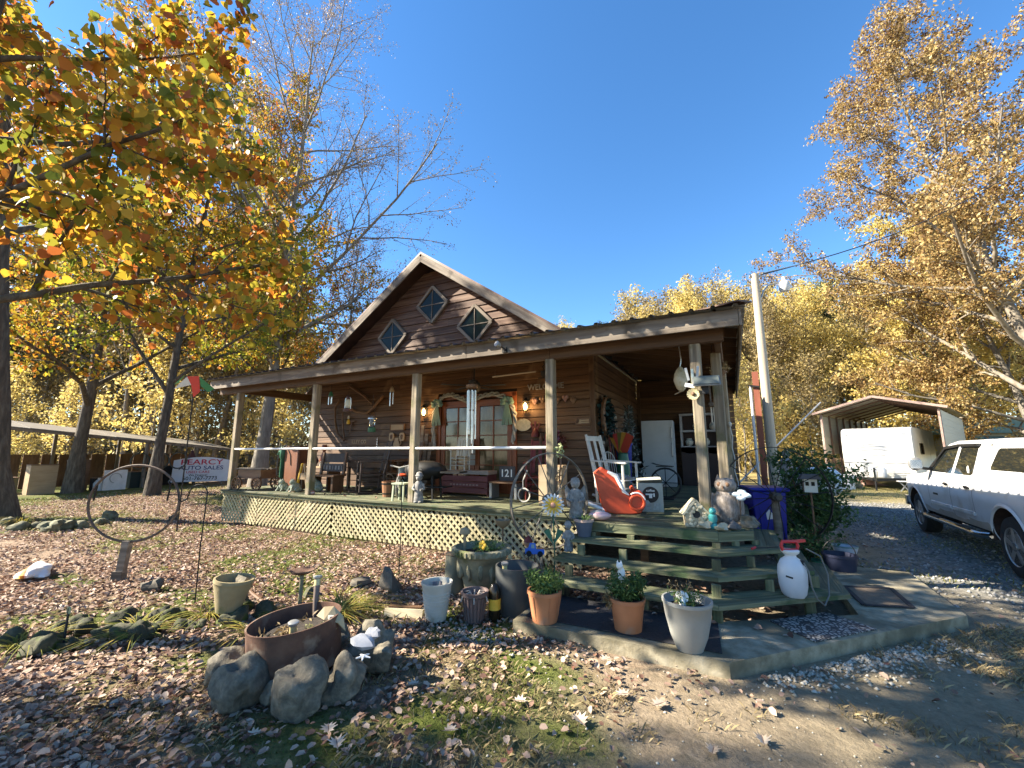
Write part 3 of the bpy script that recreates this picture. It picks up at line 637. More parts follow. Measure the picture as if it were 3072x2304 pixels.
# --- small chimes on the left
def chime(u, v, y, label, h, cap, n, col):
    p = W(u, v, y); t = T('small_wind_chime', label, 'wind chime', p, group='small wind chimes')
    mb = MB(); mb.tube([(0, 0, .02), (0, 0, .32)], .004, 4); mb.obj('cord', blackm, t)
    mb = MB(); mb.lathe([(.055, -.05), (.05, -.02), (.03, .04), (.008, .06)], 10); mb.obj('bell_top', cap, t, smooth=True)
    for k in range(n): an = k * 6.283 / n; x, yy = .04 * math.cos(an), .04 * math.sin(an); mb = MB(); mb.tube([(x, yy, -.04), (x, yy, -.09)], .002, 4); mb.tube([(x, yy, -.08), (x, yy, -.08 - h * (.8 + .1 * k))], .009, 6); mb.obj('chime_tube', col, t, smooth=True)
chime(993, 1182, 6.5, 'small chime with a green bell cap near the second porch post', .17, greenp, 3, steel)
chime(1176, 1168, 6.6, 'slim silver chime hanging between the green camp lantern and the third porch post', .26, tanwood, 4, steel)
# --- wooden ox yoke with hames
p = at_wall(1090, 1205, .1); t = T('wooden_yoke', 'old dark wooden plough frame with curved handles hung on the front wall', 'farm tool', p); o0 = Vector(t.location)
def wp(*uv): return [at_wall(u, q, .10) - o0 for u, q in uv]
mb = MB(); mb.tube(wp((1020, 1200), (1006, 1222), (1005, 1262), (1012, 1300), (1032, 1322)), .03, 6); mb.tube(wp((1027, 1240), (1029, 1275), (1032, 1318)), .022, 6); mb.obj('handle', brown, t, smooth=True)
mb = MB(); mb.tube(wp((1053, 1225), (1070, 1236), (1100, 1240), (1118, 1226), (1135, 1205), (1150, 1188)), .038, 6); mb.obj('bow', brown, t, smooth=True)
mb = MB(); mb.tube(wp((1046, 1157), (1070, 1172), (1092, 1188), (1118, 1212)), .03, 6); mb.tube(wp((1050, 1155), (1046, 1166)), .03, 6); mb.tube(wp((1060, 1203), (1105, 1200), (1145, 1196)), .014, 5); mb.obj('beam', brown, t, smooth=True)
# --- railroad lantern and camp lantern
p = W(1044, 1212, 6.6); t = T('kerosene_lantern', 'old kerosene lantern with a white globe hanging by the front wall', 'lantern', p)
mb = MB(); mb.lathe([(.09, -.17), (.095, -.15), (.095, -.11), (.05, -.09)], 14); mb.lathe([(.045, .11), (.05, .15), (.03, .19), (0, .2)], 12); mb.obj('tank', M('dark tin', [(.07, .04, .045), (.13, .08, .08)], .5, 9, .1, metal=.4, rand=0), t, smooth=True)
mb = MB(); mb.lathe([(.04, -.09), (.07, -.04), (.075, .01), (.055, .07), (.04, .1)], 14); mb.obj('globe', M('frosted glass', [(.7, .74, .66)], .3, 3, 0, rand=0), t, smooth=True)
for s in (-1, 1):
    mb = MB(); mb.tube([(s * .085, 0, -.13), (s * .1, 0, 0), (s * .085, 0, .12), (s * .03, 0, .16)], .009, 6); mb.obj('side_tube', steel, t, smooth=True)
mb = MB(); mb.tube(arc((0, 0, .1), .12, 0, math.pi, 10), .003, 4); mb.tube([(0, 0, .22), (0, 0, .5)], .003, 4); mb.obj('bail', blackm, t)
p = W(1116, 1272, 6.45); t = T('camp_lantern', 'green camp lantern with a glass chimney hanging from the beam', 'lantern', p)
mb = MB(); mb.lathe([(.075, -.17), (.08, -.16), (.08, -.08), (.05, -.06)], 16); mb.obj('fuel_tank', greenp, t, smooth=True)
mb = MB(); mb.lathe([(.055, -.06), (.06, -.05), (.06, .09), (.055, .1)], 16); mb.obj('glass_chimney', cglass, t, smooth=True)
mb = MB(); mb.lathe([(.02, -.06), (.03, .0), (.02, .07)], 8); mb.obj('mantle', whitep, t, smooth=True)
mb = MB(); mb.lathe([(.095, .1), (.095, .115), (.07, .15), (.03, .17), (0, .172)], 16); mb.obj('hood', steel, t, smooth=True)
mb = MB(); mb.tube([(-.08, 0, .11), (-.085, 0, .2), (-.03, 0, .31), (0, 0, .33), (.03, 0, .31), (.085, 0, .2), (.08, 0, .11)], .004, 5); mb.tube([(0, 0, .33), (0, 0, .62)], .004, 5); mb.obj('bail', blackm, t)
p = W(1131, 1330, 6.45); t = T('icicle_ornament', 'thin pale beaded ornament dangling under the green camp lantern', 'ornament', p)
mb = MB(); mb.tube([(0, 0, .12), (0, 0, -.1)], .004, 5)
for k in range(4): mb.blob((0, 0, .08 - k * .05), .014, n=6, m=5, amp=0)
mb.obj('beads', whitep, t, smooth=True)
p = at_wall(1046, 1258, .08); t = T('wall_ornament', 'small yellow skirted ornament with a pale head on the front wall', 'ornament', p)
mb = MB(); mb.lathe([(.05, -.13), (.045, -.05), (.02, 0), (0, .01)], 10); mb.obj('skirt', goldp, t, smooth=True); mb = MB(); mb.blob((0, 0, .05), (.035, .03, .05), 1, .1); mb.obj('head', cream, t, smooth=True)
p = at_wall(1054, 1280, .06); t = T('hand_saw', 'narrow dark blade tool hanging point down on the front wall', 'tool', p)
mb = MB(); mb.prism([(-.03, .12), (.05, .13), (-.06, -.2)], (0, 0, 0), (1, 0, 0), (0, 0, 1), .012); mb.obj('blade', rust, t); mb = MB(); mb.bar((-.12, 0, .14), (.12, 0, .15), .02, .03); mb.obj('handle', brown, t)
# --- signs and plaques
def plaque(name, u0, v0, u1, v1, m, label, cat='plaque', edge=None, y=.05):
    a, e = at_wall(u0, v1, y), at_wall(u1, v0, y); c = (a + e) / 2; t = T(name, label, cat, c); w_, h_ = (e.x - a.x), (e.z - a.z)
    mb = MB(); mb.box((0, 0, 0), (w_, .025, h_)); mb.obj('panel', m, t)
    if edge:
        for s in (-1, 1): mb = MB(); mb.bar((s * w_ / 2, -.006, -h_ / 2), (s * w_ / 2, -.006, h_ / 2), .02, .035, up=(0, 1, 0)); mb.obj('edge', edge, t); mb = MB(); mb.bar((-w_ / 2, -.006, s * h_ / 2), (w_ / 2, -.006, s * h_ / 2), .035, .02); mb.obj('edge', edge, t)
    return t, w_, h_
t, w_, h_ = plaque('carved_sign', 1042, 1315, 1132, 1336, brown, 'dark carved wooden name board low on the front wall', 'sign')
text(t, 'ILLEY CO', (-.1, -.014, 0), (R(90), 0, 0), h_ * .75, tanwood, .004)
plaque('tan_plaque', 1172, 1272, 1213, 1291, tanwood, 'plain rectangular tan plaque left of the third porch post', edge=brown)
for u0, v0, u1, v1, lb in ((1167, 1298, 1182, 1323, 'left of two small arched plaques above the jug cutout'), (1198, 1298, 1213, 1323, 'right of two small arched plaques above the jug cutout')):
    a, e = at_wall(u0, v1), at_wall(u1, v0); c = (a + e) / 2; t = T('arched_plaque', lb, 'plaque', c); w_, h_ = e.x - a.x, e.z - a.z
    mb = MB(); mb.prism([(-w_/2, -h_/2+.02), (-w_/4, -h_/2), (w_/4, -h_/2), (w_/2, -h_/2+.02), (w_/2, h_/2-.03), (w_/4, h_/2), (-w_/4, h_/2), (-w_/2, h_/2-.03)], (0, .01, 0), (1, 0, 0), (0, 0, 1), .02); mb.obj('panel', tanwood, t)
    mb = MB(); mb.blob((0, -.015, 0), (w_ * .25, .01, h_ * .3), 3, .1); mb.obj('relief', brown, t)
a, e = at_wall(1178, 1345), at_wall(1200, 1316); c = (a + e) / 2; t = T('jug_cutout', 'flat pale wooden jug cutout on the front wall above the rail', 'plaque', c)
mb = MB(); mb.prism([(-.09, -.16), (.09, -.16), (.1, .0), (.06, .08), (.06, .14), (-.06, .14), (-.06, .08), (-.1, 0)], (0, .01, 0), (1, 0, 0), (0, 0, 1), .02); mb.obj('body', tanwood, t)
mb = MB(); mb.tube(arc((.09, 0, .02), .06, -1.5, 1.5, 8), .012, 6); mb.obj('handle', tanwood, t)
t = T('welcome_sign', 'metal word sign reading WELCOME below a dark teacup cutout', 'sign', at_wall(1636, 1160, .05)); text(t, 'WELCOME', (0, 0, 0), (R(90), 0, 0), .17, M('pale iron letters', [(.18, .17, .16)], .5, 9, .1, rand=0), .01)
mb = MB(); mb.lathe([(.05, 0), (.09, .05), (.1, .13), (.1, .14)], 14, c=(0, -.02, .2), sy=.25); mb.box((0, -.02, .19), (.3, .02, .02)); mb.tube(arc((.11, -.02, .28), .04, -1.6, 1.6, 8), .01, 5); mb.tube([(-.03, -.02, .38), (-.05, -.02, .43), (0, -.02, .47), (-.02, -.02, .53)], .01, 5); mb.obj('teacup', blackm, t, smooth=True)
t = T('heart_garland', 'dark garland of carved hearts on the wall right of the lit lantern', 'garland', at_wall(1660, 1200, .07))
for k in range(6):
    x, zz = -.42 + k * .17, .03 * math.sin(k * 2.1); mb = MB(); mb.blob((x - .028, 0, zz + .02), (.042, .02, .042), k, .05, 8, 6); mb.blob((x + .028, 0, zz + .02), (.042, .02, .042), k + 3, .05, 8, 6); mb.prism([(-.065, .01), (.065, .01), (0, -.09)], (x, .012, zz), (1, 0, 0), (0, 0, 1), .024); mb.obj('heart', brown if k % 2 else M('dusty rose wood', [(.2, .1, .08), (.3, .18, .14)], .7, 9, .1, rand=.1), t, smooth=True)
t = T('oval_plaque', 'pale oval plaque on the wall right of the doors', 'plaque', at_wall(1571, 1275)); mb = MB(); mb.lathe([(0, 0), (.17, 0), (.185, .012), (.18, .025), (.15, .02), (0, .02)], 24, tilt=Matrix.Rotation(R(90), 3, 'X'), sy=.72); mb.obj('plate', M('mottled plate', [(.2, .2, .14), (.38, .36, .27)], .5, 16, .2, rand=0), t, smooth=True)
t, w_, h_ = plaque('heart_plaque', 1728, 1256, 1770, 1273, tanwood, 'rectangular plaque with a carved heart right of the fourth porch post', edge=brown)
mb = MB(); mb.blob((-.12, -.02, .01), (.045, .015, .05), 3, .15); mb.obj('heart', brown, t); mb = MB()
for k in range(3): mb.bar((-.03, -.015, .04 - k * .04), (.17, -.015, .045 - k * .04), .006, .012)
mb.obj('script_lines', brown, t)
t = T('bell_hanging', 'dark red hanging bell ornament with ribbon on the wall beside the oval plaque', 'ornament', at_wall(1606, 1290, .09)); mb = MB(); mb.lathe([(.09, -.14), (.08, -.08), (.04, .02), (0, .05)], 12); mb.bar((0, 0, .04), (0, 0, .18), .05, .012, up=(0, 1, 0)); mb.bar((-.04, 0, .0), (-.1, 0, .14), .04, .012, up=(0, 1, 0)); mb.bar((.04, 0, .0), (.1, 0, .14), .04, .012, up=(0, 1, 0)); mb.obj('bell', M('dark red tin', [(.09, .015, .012), (.16, .03, .02)], .5, 7, .1, rand=0), t, smooth=True)
t = T('floodlight', 'small grey twin floodlight bracketed on the porch fascia', 'floodlight', W(1512, 1046, 5.66)); mb = MB(); mb.box((0, .02, -.02), (.08, .03, .08)); mb.tube([(0, 0, 0), (-.05, -.05, .04)], .012, 6); mb.tube([(.02, 0, -.02), (.04, -.05, -.05)], .012, 6); mb.obj('bracket', darkmetal, t)
mb = MB(); mb.lathe([(.015, 0), (.04, .04), (.05, .1), (.045, .1)], 12, c=(-.04, -.04, .03), tilt=Matrix.Rotation(R(70), 3, 'X') @ Matrix.Rotation(R(-15), 3, 'Y')); mb.obj('lamp_head', M('grey lamp shell', [(.3, .3, .29)], .4, 5, 0, rand=0), t, smooth=True)

# --- furniture
def chair(name, label, loc, rz, m, rocker=False, sc=1.0, seatm=None, group=None, slats=4):
    t = T(name, label, 'rocking chair' if rocker else 'chair', loc, rz, group, sc); b0 = .05 if rocker else 0
    for sx in (-.25, .25):
        mb = MB(); mb.tube([(sx, -.24, b0), (sx, -.23, .66)], .022, 8); mb.obj('front_leg', m, t, smooth=True)
        mb = MB(); mb.tube([(sx, .22, b0), (sx, .24, .42), (sx * .96, .40, 1.12)], .022, 8); mb.obj('back_post', m, t, smooth=True)
        mb = MB(); mb.bar((sx * 1.06, -.30, .67), (sx * 1.02, .30, .70), .07, .025); mb.obj('armrest', m, t)
        if rocker: mb = MB(); mb.tube([(sx, -.46, .07), (sx, -.25, .028), (sx, 0, .018), (sx, .3, .035), (sx, .58, .11)], .02, 6); mb.obj('rocker', m, t, smooth=True)
    mb = MB(); mb.grid(lambda a, c: (-.27 + .54 * a, -.27 + .5 * c, .42 + .02 * abs(a - .5) * 2 - .015 * c), 6, 4); mb.box((0, -.02, .405), (.52, .48, .022)); mb.obj('seat', seatm or m, t)
    for k in range(slats): f = .5 + .5 * k / max(1, slats - 1); mb = MB(); x = -.2 + .4 * k / (slats - 1); mb.bar((x, .25, .47), (x * .96, .39, 1.06), .07, .014, up=(0, 1, .25)); mb.obj('back_slat', m, t)
    mb = MB(); mb.bar((-.25, .392, 1.06), (.25, .392, 1.06), .03, .08); mb.obj('top_rail', m, t)
    mb = MB()
    for zz in (.16, .28): mb.tube([(-.25, -.235, zz), (.25, -.235, zz)], .012, 6); mb.tube([(-.25, -.235, zz + .04), (-.25, .225, zz + .04)], .012, 6); mb.tube([(.25, -.235, zz + .04), (.25, .225, zz + .04)], .012, 6)
    mb.obj('stretchers', m, t, smooth=True); return t
DKZ = DK + .004
def dk(x, y): return (x, y, DKZ)
oldw = M('old white paint', [(.40, .38, .33), (.60, .58, .53)], .6, 9, .2, rand=.05)
chair('white_rocker', 'white wooden rocking chair right of the fourth porch post', dk(-1.78, 7.2), R(78), oldw, True, 1.05, slats=3)
chair('child_chair', 'small cream chair standing on the red crate bench before the doors', (-5.16, 7.47, DKZ + .497), R(12), cream, False, .62, slats=5)
chair('dark_armchair', 'dark wooden armchair left of the french doors', dk(-6.75, 7.45), R(-20), brown)
chair('slat_chair', 'dark brown rocking chair beside the third porch post', dk(-7.0, 6.75), R(-35), M('dark stained wood', [(.03, .02, .016), (.07, .045, .035)], .5, (2, 8, 8), .2, rand=.1), True)
chair('red_chair', 'red painted chair in the shade right of the doors', dk(-3.3, 7.5), R(15), M('barn red paint', [(.13, .018, .014), (.2, .03, .022)], .5, 7, .1, rand=.1), slats=4)
# small church-front chair with lettered back (left), bench and crate
t = T('lettered_bench', 'low dark bench with pale lettering on its back left of the third post', 'bench', dk(-8.15, 6.55), R(8))
for x in (-.32, .32): mb = MB(); mb.box((x, 0, .17), (.05, .34, .34)); mb.obj('leg', brown, t); mb = MB(); mb.bar((x, .16, .3), (x, .24, .86), .05, .05); mb.obj('back_post', brown, t)
mb = MB(); mb.box((0, 0, .355), (.76, .4, .035)); mb.obj('seat', brown, t); dkw = M('charcoal painted wood', [(.04, .035, .035), (.08, .07, .07)], .6, 8, .1, rand=.1)
for zz, h_ in ((.52, .17), (.74, .2)): mb = MB(); mb.bar((-.36, .205 + (zz - .5) * .14, zz), (.36, .205 + (zz - .5) * .14, zz), .025, h_); mb.obj('back_board', dkw, t)
mb = MB()
for k in range(7): mb.box((-.26 + k * .085, .188, .52), (.045 if k % 3 else .02, .006, .09))
mb.obj('faded_letters', M('faded letters', [(.25, .24, .23)], .7, 3, 0, rand=0), t)
t = T('saw_horse_sign', 'yellow wooden A-frame leg stand beside the lettered bench', 'stand', dk(-8.55, 6.25), R(10))
for s in (-1, 1): mb = MB(); mb.bar((s * .16, 0, 0), (s * .03, 0, .62), .05, .03); mb.obj('leg', goldp if s < 0 else tanwood, t)
mb = MB(); mb.box((0, 0, .34), (.22, .03, .14)); mb.obj('cross_board', tanwood, t)
t = T('porch_table', 'low brown side table against the front wall on the left', 'table', dk(-7.7, 7.55))
mb = MB(); mb.box((0, 0, .66), (1.5, .45, .04)); mb.obj('table_top', brown, t); mb = MB(); mb.box((0, -.02, .57), (1.4, .38, .12)); mb.obj('apron', brown, t)
for x in (-.68, .68):
    for y in (-.17, .17): mb = MB(); mb.box((x, y, .32), (.06, .06, .64)); mb.obj('leg', brown, t)
t = T('potting_table', 'weathered plank table with pots behind the second porch post', 'table', dk(-8.85, 6.95))
mb = MB(); mb.box((0, 0, .52), (1.0, .4, .03)); mb.obj('table_top', tanwood, t)
for x in (-.45, .45): mb = MB(); mb.box((x, 0, .25), (.05, .34, .5)); mb.obj('leg', brown, t)
t = T('brown_cabinet', 'red-brown cabinet between the first two porch posts', 'cabinet', dk(-9.72, 6.95), sc=.8); mb = MB(); mb.box((0, 0, .62), (.7, .45, 1.24)); mb.obj('carcass', M('red-brown veneer', [(.13, .05, .025), (.2, .085, .045)], .5, (8, 8, 1), .1, rand=0), t); mb = MB(); mb.box((0, -.236, .62), (.64, .022, 1.12)); mb.obj('door', M('red-brown veneer', []), t); mb = MB(); mb.box((0, 0, 1.26), (.76, .5, .04)); mb.obj('top', brown, t)
for i, (x, h_, mm, lb) in enumerate(((-9.05, .42, M('purple glass', [(.04, .02, .05)], .2, 3, 0, rand=0), 'dark purple bottle vase on the plank table'), (-8.72, .5, M('red gourd', [(.17, .05, .025), (.25, .09, .04)], .45, 5, .1, rand=0), 'tall red-brown gourd vase on the plank table'))):
    t = T('vase', lb, 'vase', (x, 6.9, DKZ + .536)); mb = MB(); mb.lathe([(.05, 0), (.09, .1 * h_ * 2), (.10, .3 * h_), (.05, .6 * h_), (.03, .7 * h_), (.07, .86 * h_), (.05, h_)], 12); mb.obj('body', mm, t, smooth=True)
    mb = MB(); mb.lathe([(.05, h_), (.052, h_ + .012), (.03, h_ + .012)], 12); mb.obj('rim', brown, t)
t = T('toy_train', 'row of small pale figurines lined up on the plank table', 'figurines', (-8.55, 6.80, DKZ + .536))
for k in range(4): mb = MB(); mb.lathe([(.03, 0), (.035, .04), (.02, .08), (.028, .1), (0, .13)], 8, c=(-.13 + k * .085, 0, 0)); mb.obj('figurine', cream, t, smooth=True)
# wheelbarrow planter at the left end
t = T('wooden_wagon', 'small rustic wooden garden wagon on the left porch corner', 'wagon', dk(-10.15, 6.2), R(10))
mb = MB(); mb.box((0, 0, .36), (.7, .42, .2)); mb.obj('bed', brown, t)
for k in range(5): mb = MB(); mb.bar((-.42, -.2 + k * .1, .48 + .01 * (k % 2)), (.36, -.2 + k * .1, .47), .07, .025); mb.obj('slat', greywood, t)
for x in (-.3, .3):
    for y in (-.26, .26):
        wl = MB(); wl.lathe([(.13, -.02), (.15, -.02), (.15, .02), (.13, .02), (.13, -.02)], 16, c=(x, y, .15), tilt=Matrix.Rotation(R(90), 3, 'X'), cap=False)
        for k in range(4): a = k * math.pi / 4; wl.bar((x - .14 * math.cos(a), y, .15 - .14 * math.sin(a)), (x + .14 * math.cos(a), y, .15 + .14 * math.sin(a)), .018, .018)
        wl.obj('wheel', brown, t)
t = T('green_pitcher_pump', 'green cast hand pump standing behind the garden wagon', 'pump', dk(-10.05, 6.75)); mb = MB(); mb.lathe([(.09, 0), (.1, .02), (.05, .05), (.045, .7), (.07, .74), (.08, .95), (.06, 1.0)], 12); mb.obj('barrel', greenp, t, smooth=True); mb = MB(); mb.tube([(0, 0, .9), (-.14, 0, .88), (-.17, 0, .8)], .03, 8); mb.obj('spout', greenp, t, smooth=True); mb = MB(); mb.tube([(0, 0, 1.0), (.1, 0, 1.05), (.3, 0, .8), (.34, 0, .55)], .016, 6); mb.obj('handle', darkmetal, t, smooth=True)
def frog(label, loc, rz, sc, m=None):
    t = T('frog_statue', label, 'statue', loc, rz, 'frog statues', sc); m = m or mossstatue
    mb = MB(); mb.blob((0, 0, .12), (.1, .13, .12), 2, .12, 12, 8, flat=.9); mb.blob((0, -.07, .24), (.075, .08, .06), 5, .1, 10, 7); mb.obj('body', m, t, smooth=True)
    for s in (-1, 1): mb = MB(); mb.blob((s * .04, -.08, .3), .026, 1, .05, 8, 6); mb.obj('eye', m, t, smooth=True); mb = MB(); mb.blob((s * .1, .02, .07), (.05, .1, .07), 4, .1, 8, 6); mb.obj('hind_leg', m, t, smooth=True); mb = MB(); mb.tube([(s * .06, -.1, .16), (s * .07, -.13, .06), (s * .08, -.17, .01)], .02, 6); mb.obj('foreleg', m, t, smooth=True)
frog('left of two mossy frogs beside the second porch post', deck_at(850, 1473), R(10), .85); frog('mossy frog right beside the second porch post base', deck_at(885, 1476), R(-10), .9)
frog('larger green and white frog right of the second porch post', deck_at(948, 1475), R(-20), 1.05)
t = T('pink_ball', 'small pink ball on the deck edge right of the second post', 'ball', deck_at(938, 1484) + Vector((0, 0, .04))); mb = MB(); mb.blob((0, 0, 0), .045, n=14, m=9, amp=0); mb.obj('shell', M('pink rubber', [(.42, .2, .17)], .4, 3, 0, rand=0), t, smooth=True); mb = MB(); mb.lathe([(.0462, -.006), (.0462, .006)], 14); mb.obj('stripe', whitep, t)
def gnome(name, label, cat, loc, rz, sc, m, hat=True, wings=False):
    t = T(name, label, cat, loc, rz, None, sc)
    mb = MB(); mb.lathe([(.09, 0), (.095, .06), (.075, .2), (.085, .3), (.07, .38), (.035, .41)], 14, sy=.8, wob=lambda a, z: .07 * math.sin(5 * a + z * 9)); mb.obj('robe', m, t, smooth=True)
    mb = MB(); mb.blob((0, -.01, .47), (.062, .06, .07), 3, .06, 12, 8); mb.blob((0, -.065, .465), .014, n=6, m=5, amp=0); mb.obj('head', m, t, smooth=True)
    mb = MB(); mb.lathe([(.085, .5), (.075, .515), (.065, .53), (.05, .57), (0, .585)] if hat else [(.066, .47), (.07, .5), (.05, .545), (0, .56)], 14, c=(0, .008, 0)); mb.obj('hat' if hat else 'hair', m, t, smooth=True)
    for s in (-1, 1):
        mb = MB(); mb.tube([(s * .075, 0, .35), (s * .105, -.03, .26), (s * .05, -.09, .24)], [.03, .027, .02], 8); mb.obj('arm', m, t, smooth=True)
        mb = MB(); mb.blob((s * .045, -.05, .02), (.04, .06, .025), 6, .1, 8, 5); mb.obj('foot', m, t, smooth=True)
        if wings: mb = MB(); mb.prism([(0, 0), (.10, .12), (.12, .02), (.08, -.2), (.03, -.16)] if s > 0 else [(0, 0), (-.03, -.16), (-.08, -.2), (-.12, .02), (-.10, .12)], (s * .03, .08, .33), (1, 0, 0), (0, 0, 1), .02); mb.obj('wing', m, t)
    return t
gnome('boy_statue', 'grey stone figure with a bundle leaning by the third porch post', 'statue', deck_at(1255, 1508), R(25), .92, statue)
gnome('angel_statue', 'grey stone angel with folded wings on the porch edge by the steps', 'statue', deck_at(1728, 1556), R(20), .98, statue, False, True)
gnome('gnome_statue', 'grey garden gnome in a brimmed hat on the steps beside the potted plant', 'statue', G(1690, 1658, .43) + Vector((.03, .1, .002)), R(25), .62, statue)
# bucket, stool, jeans, toolbox near the third post
t = T('wooden_bucket', 'brown wooden stave bucket on the deck left of the third porch post', 'bucket', deck_at(1165, 1490)); mb = MB(); mb.lathe([(.11, 0), (.14, .3), (.125, .3), (.1, .03), (0, .03)], 16); mb.obj('staves', M('oak staves', [(.16, .07, .03), (.27, .13, .06)], .6, (9, 9, 1.5), .2, rand=0), t); mb = MB(); mb.lathe([(.118, .05), (.122, .08)], 16, cap=False); mb.lathe([(.138, .24), (.142, .27)], 16, cap=False); mb.obj('hoop', darkmetal, t); mb = MB(); mb.tube(arc((0, 0, .3), .14, 0, math.pi, 12), .006, 5); mb.obj('bail', darkmetal, t)
t = T('green_stool', 'pale green square stool in front of the third porch post', 'stool', deck_at(1203, 1502), R(5)); mb = MB(); mb.box((0, 0, .31), (.28, .24, .025)); mb.obj('seat', M('pale green paint', [(.32, .36, .24), (.42, .46, .32)], .6, 8, .1, rand=0), t)
for x in (-.12, .12):
    for y in (-.1, .1): mb = MB(); mb.bar((x, y, 0), (x * .9, y * .9, .3), .03, .03); mb.obj('leg', M('pale green paint', []), t)
t = T('grey_lawn_bag', 'tall dark teal bag standing behind the pale green stool', 'bag', deck_at(1200, 1488) + Vector((0, .12, 0)), R(10)); mb = MB(); mb.lathe([(.12, 0), (.14, .05), (.13, .35), (.1, .5), (.12, .56)], 12, sy=.7, wob=lambda a, z: .08 * math.sin(3 * a + 6 * z)); mb.obj('sack', M('teal canvas', [(.02, .045, .055), (.05, .085, .095)], .8, 8, .3, rand=0), t, smooth=True); mb = MB(); mb.tube(arc((0, 0, .54), .07, 0, math.pi, 8), .012, 6); mb.obj('strap', blackm, t)
t = T('tricycle', 'small dark tricycle with pale wheels left of the third post', 'tricycle', dk(-5.9, 6.55), R(30)); mb = MB(); mb.tube([(0, -.35, .2), (0, -.1, .38), (0, .3, .25)], .02, 6); mb.obj('frame', darkmetal, t, smooth=True); mb = MB(); mb.tube([(-.18, -.33, .62), (0, -.36, .58), (.18, -.33, .62)], .014, 6); mb.tube([(0, -.36, .2), (0, -.36, .58)], .014, 6); mb.obj('handlebar', oldw, t, smooth=True); mb = MB(); mb.blob((0, 0, .42), (.1, .14, .035), 2, .05); mb.obj('seat', red, t, smooth=True)
for x, y, r_ in ((0, -.36, .2), (-.2, .3, .13), (.2, .3, .13)): mb = MB(); mb.tube([(x, y + r_ * math.cos(a * .3927), r_ + .012 + r_ * math.sin(a * .3927)) for a in range(16)], .016, 6, closed=True); mb.bar((x, y - r_, r_ + .012), (x, y + r_, r_ + .012), .01, .01); mb.bar((x, y, .012), (x, y, 2 * r_ + .012), .01, .01); mb.obj('wheel', galv, t)
# black covered grill, crate, roller skate, box with 121
t = T('charcoal_grill', 'black kettle style grill in deep shade before the doors', 'grill', dk(-5.35, 6.55), R(10)); mb = MB(); mb.blob((0, 0, .52), (.42, .3, .2), 3, .05, 16, 8); mb.obj('bowl', blackm, t, smooth=True); mb = MB(); mb.box((.62, 0, .5), (.4, .36, .03)); mb.obj('side_shelf', blackm, t)
for x in (-.25, .25):
    for y in (-.16, .16): mb = MB(); mb.bar((x * 1.1, y * 1.1, 0), (x, y, .5), .03, .03); mb.obj('leg', blackm, t)
mb = MB(); mb.tube([(-.1, -.31, .55), (0, -.34, .56), (.1, -.31, .55)], .01, 6); mb.obj('handle', steel, t)
mb = MB(); mb.box((.1, .0, .22), (.8, .36, .02)); mb.obj('lower_shelf', blackm, t)
t = T('red_crate_bench', 'red wooden crate bench with a pale cloth under the door glass', 'bench', dk(-4.95, 7.5)); mb = MB(); mb.box((0, 0, .46), (1.15, .36, .07)); mb.obj('cloth', M('grubby linen', [(.26, .21, .17), (.38, .32, .26)], .8, 8, .2, rand=0), t); crate = M('faded red crate', [(.11, .03, .03), (.18, .06, .055)], .6, (2, 9, 9), .15, rand=.2)
for k in range(3): mb = MB(); mb.box((0, -.18, .1 + k * .12), (1.12, .02, .105)); mb.obj('slat', crate, t)
for x in (-.55, .55): mb = MB(); mb.box((x, 0, .21), (.03, .34, .42)); mb.obj('end_panel', crate, t)
mb = MB()
for k in range(9): mb.box((-.32 + k * .08, -.192, .215), (.05, .004, .03))
mb.obj('stencil_marks', M('faded stencil', [(.3, .2, .18)], .7, 3, 0, rand=0), t)
p = deck_at(1480, 1480); t = T('roller_skate', 'white toy boot on a wheel sitting on the deck in the shade', 'toy', p, R(20)); mb = MB(); mb.lathe([(.03, -.03), (.085, -.03), (.09, 0), (.085, .03), (.03, .03)], 16, c=(-.12, 0, .09), tilt=Matrix.Rotation(R(90), 3, 'X')); mb.obj('wheel', oldw, t, smooth=True); mb = MB(); mb.blob((.1, 0, .06), (.17, .06, .05), 3, .1, 12, 7, flat=.8); mb.blob((.03, 0, .11), (.05, .05, .07), 4, .1, 10, 6); mb.obj('boot', oldw, t, smooth=True)
t = T('house_number_box', 'small dark bench box with white house numbers 121 right of the doors', 'box', dk(-3.95, 7.3)); mb = MB(); mb.box((0, 0, .3), (.6, .34, .03)); mb.obj('top', brown, t); mb = MB(); mb.box((0, .04, .46), (.34, .03, .28)); mb.obj('number_board', dkw, t); text(t, '121', (0, .02, .46), (R(90), 0, 0), .2, whiteink, .003)
for x in (-.27, .27): mb = MB(); mb.box((x, 0, .145), (.05, .3, .29)); mb.obj('leg', galv, t)
t = T('tan_cabinet_door', 'pale wooden cupboard leaning behind the near wagon wheel', 'cupboard', dk(-2.75, 6.75), R(6)); mb = MB(); mb.box((0, 0, .33), (.42, .3, .66)); mb.obj('carcass', tanwood, t); mb = MB(); mb.box((0, -.158, .33), (.38, .016, .6)); mb.obj('door', M('blond wood', [(.38, .28, .17), (.5, .39, .25)], .6, (2, 9, 9), .1, rand=0), t); mb = MB(); mb.blob((.12, -.175, .4), .015, n=6, m=5, amp=0); mb.obj('knob', steel, t)
t = T('bicycle_ring', 'curved white handle ring toy leaning at the deck edge', 'toy', deck_at(1572, 1508)); mb = MB(); mb.tube(arc((0, 0, .13), .115, 0, 2 * math.pi, 20), .014, 6, closed=False); mb.obj('ring', oldw, t, smooth=True); mb = MB(); mb.tube([(-.02, 0, .25), (-.02, 0, .38), (.04, 0, .5), (.07, 0, .56)], .014, 6); mb.obj('stem', oldw, t, smooth=True)
t = T('leaning_boards', 'bundle of weathered planks leaning on the wall left of the doors', 'planks', dk(-6.42, 7.85))
